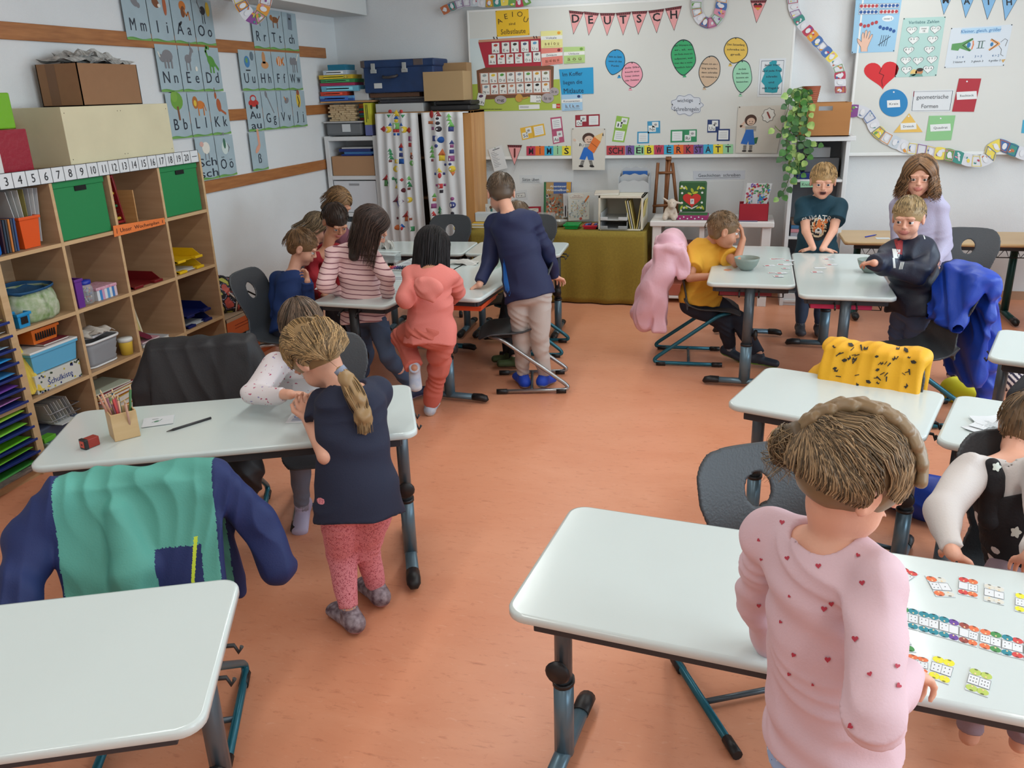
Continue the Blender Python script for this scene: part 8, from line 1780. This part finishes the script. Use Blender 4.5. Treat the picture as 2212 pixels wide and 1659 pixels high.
person('girl with braided hair and pale pink shirt with red hearts, seen from behind in front',dict(hs=(.45,-.89,0),tw=.86,pel=(.215,1.27,.655),nv=tuple(P(1786,1168,z=1.035)),hv=tuple(P(1832,1038,z=1.145)),neck=(1786,1165,True),head=(1838,1008,True),face=(60,38),roll=6,s=1.06,h=.004,hk=.87,eyes=0,A1=[(1665,1160,True),(1634,1290,True),(1668,1410,True),((1670,1470),(.9,.3,0),.9)],A2=[(1892,1258,False),(1885,1550,False),(1958,1452,True),((1995,1462),(0,0,-1),.6)],hair=('braid',(128,106,78),dict(tie=(-.55,-.75,-.12),n=1700,vol=1.06,h=.004,sr=.0015,puff=.8,seed=9)),top=dict(mat=M((214,184,192),.8,bump=.08,bscale=240),sleeve='long',hem=.0,loose=.018,arm=.007,wr=.0035,wf=70,h=.0042,name='heart_shirt',extra=decal(hearts,.0008)),pants=dict(mat=M((40,34,34),.85),loose=.004),G1='stand',G2='stand'))
fl=[(math.cos(2*math.pi*k/20)*(1+.22*math.cos(5*2*math.pi*k/20)),math.sin(2*math.pi*k/20)*(1+.22*math.cos(5*2*math.pi*k/20))) for k in range(20)]
E4=lambda x,y:(1500+x/3.0716,700+y/3.0716)
person('girl in black pinafore with white flowers over a white shirt at the right edge',dict(pel=(.86,2.27,.47),neck=(2170,990,False),head=(2222,930,True),face=(205,35),tl=.32,s=.98,h=.0045,eyes=0,A2=[(2100,1015,False),(2035,1105,False),(2058,1195,False),((2090,1215),(0,0,-1),.4)],A1=[(2245,1030,False),(2260,1120,False),(2230,1200,False),((2200,1215),(0,0,-1),.4,-1)],G1='205',G2='205',toe=[(0,-1,0),(0,-1,0)],hs=(-1,0,0),hair=('short',(116,92,66),dict(n=500,len=.05)),top=dict(mat=M((206,200,196),.8,bump=.1,bscale=200),sleeve='long',hem=.03,loose=.010,arm=.012,wr=.005,name='white_shirt'),pants=dict(mat=cloth((150,130,140)))))
# ==== GARMENTS ON CHAIRS, BAGS
def coat(T,name,mats,label,w=.215,zl=.42,top=.80,yb=-.255,th=.030,sleeves=(),wr=.010,seed=1,paint=None,extra=None,h=.006,front=.25,group=None,res=None):
 """garment hung over a chair back; T maps chair space (faces +y, back at yb)"""
 W=lambda *p:T@V(*p);t=empty(name,W(0,yb,zl),0,label,name,group);c=Blob(h)
 X=np.array(T.to_3x3()@V(1,0,0));Y=np.array(T.to_3x3()@V(0,1,0));R=[X,Y,(0,0,1)]
 c.tors(W(-w+.03,yb,top-.035),W(w-.03,yb,top-.035),.030,.040,.030,.040,(0,0,1),k=.03)
 Rt=[X,np.cos(.22)*Y+np.sin(-.22)*np.array((0,0,1)),np.cos(.22)*np.array((0,0,1))+np.sin(.22)*Y];Rb=[X,Y,(0,0,1)]
 zb=zl;c.box(W(0,yb-th*.9,(top+zb)/2-.02),(w,max(.016,th*.6),(top-zb)/2),.014,Rb,k=.03)
 hf=(top-zl-front)/2;Rt=[X,math.cos(-.30)*Y-math.sin(-.30)*np.array((0,0,1.)),math.sin(-.30)*Y+math.cos(-.30)*np.array((0,0,1.))]
 c.box(W(0,yb+.035+hf*.30,top-.03-hf*.95),(w*.95,max(.017,th*.6),hf),.012,Rt,k=.03)
 for s_ in sleeves:c.chain([W(*q[:3]) for q in s_],[q[3] for q in s_],k=.02)
 c.wr=wrinkle(wr,42,seed,tuple(X));c.plane(W(0,0,.01),DN)
 c.build('fabric',mats,t,paint=(lambda cc,ml:paint(cc,ml,T)) if paint else None,extra=extra)
 return t
def loc(cc,T):
 Ti=np.array(T.inverted());return cc@Ti[:3,:3].T+Ti[:3,3]
NAVY=M((22,40,92),.7,bump=.1,bscale=200);NEON=M((190,214,60),.5)
Tt=TR((-1.46,1.50,0),rad(204.5))
def p_teal(cc,ml,T):
 q=loc(cc,T);m=np.where((np.abs(q[:,0])>.205),1,0);m=np.where((q[:,0]<-.04)&(q[:,0]>-.16)&(q[:,2]<.60)&(q[:,1]>-.255),1,m);return np.where((np.abs(q[:,0]+.145-(.6-q[:,2])*.15)<.005)&(q[:,1]>-.25)&(q[:,2]<.62),2,m)
coat(Tt,'jacket',[M((84,160,146),.65,bump=.1,bscale=200),NAVY,NEON],'sea green and navy rain jacket hung over the chair at the lower left',w=.225,zl=.36,top=.80,sleeves=[((.20,-.24,.73,.06),(.29,-.20,.63,.062),(.30,-.05,.52,.055)),((-.20,-.24,.73,.06),(-.29,-.25,.60,.055),(-.34,-.22,.46,.05)),((.05,-.19,.70,.04),(.02,-.14,.55,.06),(.03,-.13,.42,.06))],wr=.006,paint=p_teal,front=.06,seed=3,h=.004)
coat(TR((-2.07,2.67,0),rad(204.5)),'jacket',[M((30,30,34),.55,bump=.1,bscale=160)],'black jacket over the chair behind the pencil box desk',w=.215,zl=.40,top=.81,sleeves=[((.19,-.24,.73,.05),(.24,-.22,.60,.055),(.25,-.18,.44,.05)),((-.19,-.24,.73,.05),(-.24,-.22,.60,.055),(-.25,-.18,.46,.05))],wr=.0045,front=.06,seed=5)
PK=M((226,180,192),.5,bump=.12,bscale=90)
coat(TR((-.15,5.47,0),rad(-86)),'coat',[PK],'puffy pale pink winter coat hanging over the chair of the boy in yellow',w=.22,zl=.26,top=.82,th=.07,sleeves=[((-.06,-.26,.80,.075),(.07,-.27,.80,.075)),((.15,-.28,.70,.08),(.17,-.36,.50,.085),(.14,-.42,.30,.07)),((-.15,-.28,.70,.08),(-.17,-.36,.5,.085),(-.17,-.40,.30,.07)),((0,-.34,.6,.09),(0,-.42,.32,.09))],wr=.008,front=.36,seed=7)
ym=M((232,172,24),.6,bump=.08,bscale=160);Ty=TR((.46,3.04,0),rad(161.5));rn=random.Random(4);ink=M((40,34,26),.6);it=[]
for k in range(46):
 u,v=rn.uniform(1800,1975),rn.uniform(744,838);s_=rn.uniform(4,7);it.append((u,v,s_,rn.choice([[(-1,-.4),(.2,-.6),(1,.1),(.5,.6),(-.6,.5)],[(-1,-.15),(1,-.25),(1,.1),(-1,.2)],[(-.8,.6),(-.5,-.5),(.1,.1),(.9,-.6),(.6,.6)],[(-.3,-1),(.3,-1),(.15,.9),(-.2,.9)]]),ink,rn.uniform(-50,50)))
coat(Ty,'jacket',[ym],'bright yellow jacket printed with little black diggers over a chair',w=.19,zl=.46,top=.80,sleeves=[((.12,-.27,.72,.05),(.2,-.27,.62,.045),(.2,-.25,.5,.045))],wr=.0045,front=.06,seed=2,extra=decal(it),h=.005)
BLU=M((24,66,176),.45,bump=.08,bscale=160)
coat(TR((.93,4.60,0),rad(104)),'jacket',[BLU,M((28,36,60),.7)],'royal blue jacket hanging long over the chair back by the navy jacket boy',w=.19,zl=.24,top=.83,th=.04,sleeves=[((.03,-.28,.78,.06),(-.04,-.30,.70,.06)),((.08,-.30,.70,.055),(.12,-.36,.45,.05),(.12,-.38,.20,.045)),((-.08,-.30,.70,.055),(-.11,-.36,.45,.05),(-.10,-.37,.12,.045))],wr=.010,front=.30,seed=4)
coat(TR((1.28,3.05,0),rad(161)),'jacket',[M((30,34,44),.5,bump=.1,bscale=160)],'dark blue-black jacket over the chair at the right edge',w=.24,zl=.42,top=.78,sleeves=[((.18,-.25,.72,.06),(.27,-.22,.58,.055),(.28,-.2,.44,.05))],wr=.005,front=.1,seed=6)
def bag(name,pts,rs,mats,label,wr=.010,paint=None,strap=None,z0=.002,cat='bag',h=.006):
 c=Blob(h);c.chain([V(*p) for p in pts],rs,k=.05);c.plane((0,0,z0),DN);c.wr=wrinkle(wr,40,8,(.5,.5,.2));t=empty(name,(pts[0][0],pts[0][1],z0),0,label,cat);c.build('body',mats,t,paint=paint)
 if strap:MB().mat(M((24,24,26),.6)).tube(arc([V(*p) for p in strap],.05),.016,8,flat=.3).build('strap',t,world=True)
 return t
BLK=M((30,30,33),.6,bump=.1,bscale=120)
bag('backpack',[(-2.98,3.12,.08),(-2.88,2.95,.16),(-2.80,2.78,.07)],[.10,.13,.09],[BLK],'black backpack on the floor between shelf and pencil box desk',strap=[(-2.82,2.78,.06),(-2.62,2.78,.02),(-2.52,2.86,.03),(-2.66,2.96,.03)])
bag('backpack',[(-2.55,3.18,.08),(-2.42,3.08,.12)],[.10,.12],[M((40,40,44),.6)],'small dark backpack lying below the black jacket')
bag('drawstring_bag',[(-1.84,2.56,.52),(-1.83,2.54,.38),(-1.83,2.53,.26)],[.03,.085,.075],[M((20,20,24),.55)],'black drawstring bag hanging from the pencil box desk',z0=.10)
def pst(c,ml):return np.where(np.sin((c[:,0]*.8+c[:,1]*.5+c[:,2])*190)>0,1,0)
bag('bag',[(1.38,5.25,.10),(1.55,5.08,.12)],[.10,.09],[M((24,30,60),.7),M((206,206,206),.7)],'navy and white striped bag on the floor by the right desk',paint=pst)
bag('cloth',[(1.26,4.95,.05),(1.36,4.82,.05)],[.07,.06],[M((226,214,30),.6)],'neon yellow cloth lying in front of the striped bag',cat='cloth')
bag('bag',[(.72,3.52,.10),(.88,3.40,.09)],[.10,.09],[BLU],'blue bag on the floor behind the small empty desk leg')
bag('sweater',[(.98,2.98,.50),(.98,2.95,.38)],[.05,.055],[BLK],'dark garment hanging under the desk with paper slips',z0=.25,cat='sweater')
pp=[o for o in COL.objects if o.name.startswith('person') and o.get('label','').startswith('girl in black pinafore')][0]
def worn(parent,name,a,b_,wa,da,wb,db,side,mat,extra=None,straps=(),cuts=(),wr=.004):
 c=Blob(.0045);c.tors(a,b_,wa,da,wb,db,side,k=.02,cap=(True,True))
 for q in straps:c.cone(q[0],q[1],q[2],k=.015)
 for q in cuts:c.plane(*q)
 c.wr=wrinkle(wr,50,3);return c.build(name,mat,parent,extra=extra)
WFL=M((206,214,204),.6);pl=V(.86,2.27,.47);nk=JL(2170,990,pl,.32*.98,False);axo=(nk-pl).normalized();sdo=V(1,.1,0)
worn(pp,'pinafore',pl-axo*.10,nk-axo*.085,.135,.108,.108,.092,sdo,M((22,22,26),.85,bump=.2,bscale=160),extra=decal([(*E4(2110,1078),14,fl,WFL,0),(*E4(1956,1230),8,fl,WFL,0),(*E4(1862,1275),9,fl,WFL,0),(*E4(2133,1382),11,fl,WFL,0),(*E4(2006,948),9,fl,WFL,0)],.004),straps=[])
pn_=[o for o in COL.objects if o.name.startswith('person') and o.get('label','').startswith('girl with braided')][0]
pl=V(.215,1.27,.655);nk=P(1786,1168,z=1.035);axo=(nk-pl).normalized()
worn(pn_,'undershirt',pl-V(0,0,.045),pl+V(0,0,.05),.112,.104,.104,.096,(.45,-.89,0),spots((150,176,214),(214,220,226),60,.2,(60,70,110),.1))
def surf(o,u,v,off=.006):
 me=o.data;T_=o.matrix_basis.copy();T_.translation+=(o.parent.location if o.parent else V(0,0,0));tr=BVHTree.FromPolygons([T_@q.co for q in me.vertices],[list(q.vertices) for q in me.polygons]);d=ray(u,v).normalized();h=tr.ray_cast(CAMP,d)
 return h[0]-d*off if h[0] is not None else None
sh_=[o for o in pp.children if o.name.startswith('white_shirt')][0]
sp_=[surf(sh_,u,v,.002) for u,v in ((2142,985),(2144,1005),(2148,1030),(2146,1055),(2142,1085),(2140,1120))];sp_=[q for q in sp_ if q is not None]
c=Blob(.0045);c.chain(sp_,[.020,.021,.022,.026,.032,.038][:len(sp_)],k=.02);c.build('strap',M((22,22,26),.85,bump=.2,bscale=160),pp,extra=decal([(*E4(2006,948),9,fl,WFL,0)],.003))
Cn=P(1832,1038,z=1.145);rN,fN,uN=fr(az(60,38));qN=Matrix.Rotation(rad(6),3,fN);rN,uN=qN@rN,qN@uN
def hd(d,off=0):d=Vector(d).normalized();k=.925/math.sqrt((d.x/.083)**2+(d.y/.101)**2+(d.z/.0917)**2)+off;return Cn+rN*(d.x*k)+fN*(d.y*k-.013)+uN*(d.z*k+.028)
c=Blob(.0035);path=[(.62,.7,.55),(.5,.35,.85),(.25,.0,1),(.0,-.35,.95),(-.25,-.65,.65),(-.42,-.8,.25),(-.5,-.85,-.1)];g_=[hd(Vector(path[i]).normalized().lerp(Vector(path[i+1]).normalized(),j/3),.010) for i in range(6) for j in range(3)]+[hd(path[-1],.010)];pts=g_;n=len(pts)
for i in range(n-1):
 f=i/(n-1);d=(pts[i+1]-pts[i]).normalized();nrm=(pts[i]-Cn).normalized();sd_=d.cross(nrm)
 s_=1 if i%2 else -1;a=pts[i]+sd_*(.014*s_);c.cone(a-d*.006,a+d*.020-sd_*(.017*s_)+nrm*.005,.0105,.0065,k=.0015);c.cone(a+sd_*(.006*s_)-d*.004,a+d*.018-sd_*(.004*s_),.0075,.006,k=.0015)
hm=hairmats((134,112,82));c.build('braid',hm[0],pn_)
c=Blob(.004);bc=hd((-.62,-.8,-.35),.012);c.ell(bc,(.030,.028,.032),k=.01);c.ell(bc+V(-.012,.0,-.022),(.022,.02,.024),k=.015);c.wr=wrinkle(.004,120,2);c.build('hair_bun',hm[1],pn_)
rn=random.Random(6);lp_=[]
for k in range(110):
 ax_=Vector((rn.gauss(0,1),rn.gauss(0,1),rn.gauss(0,1))).normalized();e1=ax_.orthogonal().normalized();e2=ax_.cross(e1);a0=rn.uniform(0,6.28);lp_.append([bc+V(-.004,0,-.008)+(e1*math.cos(a0+j*.42)+e2*math.sin(a0+j*.42))*(.034+.0012*j*rn.random()) for j in range(7)])
tubes(hm,lp_,'bun_strands',pn_,r=.0013)['kind']='stuff'
tubes(hm,[[hd((-.6+rn.uniform(-.3,.2),-.8+rn.uniform(-.1,.2),-.5)),bc+V(rn.uniform(-.05,.01),rn.uniform(-.03,.02),-.03),bc+V(rn.uniform(-.05,.02),rn.uniform(-.03,.02),-.065)] for k in range(60)],'loose_hair',pn_,r=.0009)
# ==== SMALL THINGS ON THE DESKS
DZ=.65
def bowl(u,v,label):
 p=P(u,v,z=DZ);o=MB().mat(M((136,148,140),.4)).lathe([(.0,.0008),(.034,.001),(.040,.006),(.062,.030),(.074,.060),(.0785,.078),(.0755,.078),(.070,.058),(.056,.028),(.034,.008),(0,.007)],32,TR((p.x,p.y,DZ))).build('bowl',None,world=True);return mark(o,label,'bowl','grey bowls on the white desks')
bowl(1612,583,'grey bowl in front of the boy in yellow');bowl(1879,588,'grey bowl the boy in the navy jacket reaches into')
rn=random.Random(12)
def sc(a):a.rect(.3,.5,.35,.6,(190,90,90),1);a.text('I I',.7,.5,.4,(60,90,150),1,sx=.4)
red=lambda a:[a.ell(.2+.2*k,.5,.13,.25,(196,90,80),1,30*k,8) for k in range(4)]
for k,(u,v,w,h,an,f) in enumerate(((1678,560,.09,.05,10,red),(1692,572,.08,.045,-12,red),(1662,574,.07,.04,20,sc),(1668,590,.05,.03,0,red),(1705,563,.06,.035,15,sc),(1702,571,.06,.04,5,None),(1698,580,.05,.03,20,sc),(1688,590,.07,.04,25,sc),(1682,597,.06,.035,10,sc))):
 slip(u,v,w,h,an,DZ+.0003*k,'little picture card spread on the desk next to the left bowl',group='picture cards by the left bowl',art=f,t=.001)
for k,(u,v,w,h,an,f) in enumerate(((1790,560,.07,.04,20,sc),(1796,572,.07,.04,25,sc),(1772,579,.07,.045,8,None),(1765,588,.07,.045,10,sc))):
 slip(u,v,w,h,an,DZ+.0003*k,'little picture card spread on the desk next to the right bowl',group='picture cards by the right bowl',art=f,t=.001)
pc=P(262,950,z=DZ);bw=wood((214,182,136),(200,166,118),(1,1,8));T=TR((pc.x-.012,pc.y+.035,DZ),rad(52));t=empty('pencil_box',(pc.x-.012,pc.y+.035,DZ),rad(52),'light wooden box full of coloured pencils','box')
for q in ((-.042,.042,-.042,-.037),(-.042,.042,.037,.042),(-.042,-.037,-.037,.037),(.037,.042,-.037,.037)):MB().mat(bw).rbox(q[0],q[1],q[2],q[3],.001,.098,.001).build('side_board',t)
MB().mat(bw).box(-.037,.037,-.037,.037,.001,.006).build('bottom_board',t)
cs=[(222,170,140),(150,50,60),(40,90,70),(196,150,130),(110,60,70),(60,110,60),(180,120,100),(214,160,130),(120,40,50),(40,70,90),(206,150,120),(90,120,70),(150,90,110),(190,60,60)]
nm_=('beige','crimson','dark green','rosy','plum','green','tan','salmon','maroon','steel blue','apricot','olive','mauve','red')
for k in range(14):
 bx_,by_=rn.uniform(-.025,.025),rn.uniform(-.025,.025);a=T@V(bx_*.9,by_*.9,.008);e=a+(V(bx_*1.6+rn.uniform(-.02,.02),by_*1.6+rn.uniform(-.02,.02),.155)).normalized()*(.155+rn.uniform(-.02,.02));d=e-a
 t2=empty('coloured_pencil',a,0,'%s coloured pencil standing in the wooden pencil box'%nm_[k],'pencil','coloured pencils in the wooden box');MB().mat(M(cs[k],.4)).tube([a,a+d*.9],.0042,6).build('barrel',t2,world=True);MB().mat(M((214,180,140),.6)).tube([a+d*.9,e],[.0040,.0006],6).build('point',t2,world=True)
p=P(182,972,z=DZ);t=empty('pencil_sharpener',(p.x,p.y+.02,DZ),rad(-15),'red and black box-shaped pencil sharpener','sharpener');MB().mat(M((150,44,32),.35)).rbox(-.0155,.0155,-.012,.035,.001,.034,.003).build('body',t);MB().mat(M((30,26,26),.4)).rbox(-.017,.017,-.020,-.006,.0005,.036,.003).build('cap',t);MB().mat(M((206,70,50),.4)).rbox(-.011,.011,-.0212,-.0195,.007,.030,.002).build('front_plate',t);MB().mat(M((20,16,16),.6)).lathe([(.0035,0),(0,.0012)],12,TR((0,-.0212,.018),rx=rad(90))).build('hole',t)
def draw(a):a.line([(.3,.6),(.45,.45),(.55,.5),(.62,.35)],.025,(60,110,90),1);a.ell(.45,.55,.09,.06,(90,140,110),1,-30);a.scribble(.4,.25,.2,.08,(50,60,60),2);a.line([(.2,.8),(.9,.55)],.006,(150,160,190),1)
for k in range(3):slip(342,910,.105,.09,30+2*k,DZ+.0011*k,('lowest','middle','topmost')[k]+' folded drawing card beside the pencil box',group='drawing cards beside the pencil box',art=draw if k==2 else None,t=.0012)
slip(650,903,.09,.10,15,DZ,'drawing card with blue scribbles under the ponytail girl',art=lambda a:(a.ell(.4,.4,.2,.15,(110,130,190),1),a.ell(.4,.4,.15,.1,PAPER,2),a.scribble(.5,.7,.6,.3,(60,80,150),2,3)))
def pen2(u0,v0,u1,v1,col,label,**k):return pen(u0,v0,u1,v1,DZ,col,label,**k)
pen2(456,905,360,935,(56,56,60),'dark grey pencil lying on the desk beside the drawing cards',name='pencil',cat='pencil');pen2(627,877,660,872,(70,60,140),'purple pencil next to the floral sleeve',name='pencil',cat='pencil')
def E6(x,y):return 1880+x/3.259,1150+y/3.259
def domino(q,c1,c2,d1,d2,label,vert=False):
 f=quadf(*[E6(*p) for p in q]);mp_=lambda u,v:P(*f(u,v),z=DZ+.0012);a=Art(mp_,(0,0,1));a.STEP=.0002;a.sheet([(0,0),(1,0),(1,1),(0,1)],(206,214,216),.001)
 for v0,sgn in ((.15,1),(.85,-1)):
  for u,c in ((.26,c1),(.74,c2)):a.ell(u,v0,.27,.135,c,1,0,14);a.ell(u,v0+sgn*.07,.05,.035,(230,200,150),2,0,8);a.ell(u,v0-sgn*.1,.09,.03,tuple(int(k*.55) for k in c),2,0,8)
 a.rect(.5,.5,.98,.38,(220,224,226),3);a.line([(.01,.31),(.99,.31),(.99,.69),(.01,.69)],.012,(40,44,50),4,True);a.line([(.5,.31),(.5,.69)],.014,(40,44,50),4)
 for n,u0 in ((d1,.25),(d2,.75)):
  for k in range(n):a.ell(u0+(((k%3)-1)*.13 if n>4 else ((k%2)-.5)*.2 if n>1 else 0),.5+((k//3)-.5)*.14 if n>4 else .5+((k//2)-.5)*.16*(n>1),.025,.022,(30,32,38),5,0,8)
 return a.build('domino_card',label,'card','caterpillar domino cards')
Rd,Or,Wh,Gn,Tl,Pu,Ye=(206,60,56),(222,110,60),(214,212,200),(60,140,70),(20,130,146),(100,60,150),(228,222,40)
domino(((222,238),(345,292),(235,368),(130,312)),Rd,Rd,2,2,'loose domino card with red caterpillars, leftmost of the upper row');domino(((383,303),(520,318),(602,458),(462,450)),Or,Wh,4,1,'tilted domino card with orange and white caterpillars');domino(((624,308),(757,336),(755,463),(618,432)),Rd,Or,0,4,'domino card with red and orange caterpillars in the upper row')
domino(((803,356),(942,390),(942,514),(799,480)),Wh,Wh,1,1,'domino card with white caterpillars in the upper row');domino(((1022,420),(1150,450),(1148,585),(1018,552)),Ye,Ye,4,4,'yellow domino card cut by the right edge of the upper row')
ch=[((203,512),(338,545),(335,692),(195,655),Gn,Tl,6,4),((342,548),(482,580),(480,732),(340,694),Tl,Tl,3,3),((486,582),(624,622),(620,770),(484,733),Tl,Pu,3,0),((628,624),(768,670),(750,808),(624,772),(150,60,50),Or,0,5),((774,672),(924,708),(918,858),(768,812),Or,Gn,5,3),((928,710),(1076,752),(1074,896),(922,860),Tl,Rd,3,2),((1080,754),(1230,795),(1228,940),(1078,898),Rd,Pu,2,4)]
for k,q in enumerate(ch):domino(q[:4],*q[4:],'%s card of the long caterpillar domino chain'%('first green and teal','second all teal','third teal and purple','fourth brown and orange','fifth orange and green','sixth teal and red','last red and purple')[k])
domino(((105,668),(215,675),(325,845),(195,840)),Rd,Gn,0,6,'domino card with red and green caterpillars below the chain');domino(((262,850),(410,888),(402,1000),(250,960)),Or,Or,4,4,'orange domino card under the hand of the heart shirt girl');domino(((445,862),(600,905),(552,1072),(408,1018)),Ye,Ye,4,4,'yellow domino card beside the hand');domino(((707,946),(862,1000),(828,1162),(666,1105)),(180,200,90),(180,200,90),6,6,'light green domino card with snail caterpillars near the desk edge')
rn=random.Random(15)
for k in range(12):slip(2130+rn.uniform(-32,30),915+rn.uniform(-12,14),.075,.05,rn.uniform(-60,60),DZ+.0009*k,'white paper slip in the heap on the right desk',name='paper_slip',cat='paper',group='paper slips on the right desk',t=.001)
p=P(2185,935,z=DZ);s_=crumple(p.x,p.y,DZ+.004,.08,.07,.045,M((214,220,222),.15,alpha=.35),31,16);o=s_.build('plastic_bag',None,world=True);mark(o,'crumpled clear plastic bag beside the paper slips','bag')
p=P(852,583,z=DZ);t=empty('pencil_case',(p.x,p.y,DZ),0,'opened felt pen case with a row of coloured pens','case');MB().mat(M((214,214,210),.5)).rbox(p.x-.10,p.x+.12,p.y-.03,p.y+.03,DZ+.001,DZ+.012,.002).build('tray',t,world=True)
for k in range(12):o=MB().mat(M([(30,60,120),(40,130,70),(60,160,90),(200,120,50),(190,60,50),(180,60,90),(90,50,120),(30,50,100),(30,40,80),(20,24,40),(200,60,60),(220,180,60)][k],.4)).tube([(p.x-.09+.0175*k,p.y-.034,DZ+.018),(p.x-.09+.0175*k,p.y+.028,DZ+.018)],.006,8).build('felt_pen',None,world=True);mark(o,'felt pen lying in the opened case on the group table','pen','felt pens in the case')
for k,(u,v,w,h,an) in enumerate(((868,602,.20,.14,5),(890,570,.16,.12,-8),(850,630,.13,.09,10),(700,622,.10,.08,15),(905,560,.12,.09,20))):slip(u,v,w,h,an,DZ+.0004*k,('newspaper sheet in front of the felt pens','newspaper sheet right of the felt pens','card with blue writing beside the salmon sleeve','small card on the left corner of the group table','red and white leaflet on the group table')[k],name='paper_sheet',cat='paper',art=lambda a:a.scribble(.5,.5,.8,.7,(110,116,130),1,6),t=.001)
p=P(835,566,z=DZ);t=empty('clear_box',(p.x,p.y,DZ),0,'clear plastic box on the group table behind the felt pens','box');MB().mat(M((210,222,222),.08,alpha=.35)).rbox(p.x-.09,p.x+.09,p.y-.05,p.y+.06,DZ+.001,DZ+.06,.01).build('body',t,world=True);MB().mat(M((214,224,222),.2)).tube([(p.x-.09,p.y-.05,DZ+.06),(p.x+.09,p.y-.05,DZ+.06),(p.x+.09,p.y+.06,DZ+.06),(p.x-.09,p.y+.06,DZ+.06),(p.x-.09,p.y-.05,DZ+.06)],.004,6).build('rim',t,world=True)
for (u,v,rx,ry,rz_,lb,sd) in ((836,537,.05,.035,.09,'crumpled white cotton bag standing on the back left desk',41),(1000,570,.10,.05,.03,'crumpled white plastic bag beside the tall boy hand',42)):
 p=P(u,v,z=DZ);o=crumple(p.x,p.y,DZ+.004,rx,ry,rz_,M((206,204,198),.7),sd,16).build('cloth_bag',None,world=True);solid(o,.002);mark(o,lb,'bag')
xa=P(1000,655,z=.57);bin_('book_basket',-1.80,-1.40,4.42,4.75,.553,.03,M((214,80,40),.4),'orange basket under the right group desk','basket',.004)
o=MB().mat(M((196,40,90),.5)).rbox(.42,.74,4.75,5.0,.556,.585,.003).build('folder',None,world=True);mark(o,'magenta folder in the wire basket of the right bowl desk','folder');o=MB().mat(M((130,30,50),.5)).rbox(-.08,.22,5.0,5.25,.556,.580,.003).build('folder',None,world=True);mark(o,'wine red folder in the wire basket of the left bowl desk','folder')
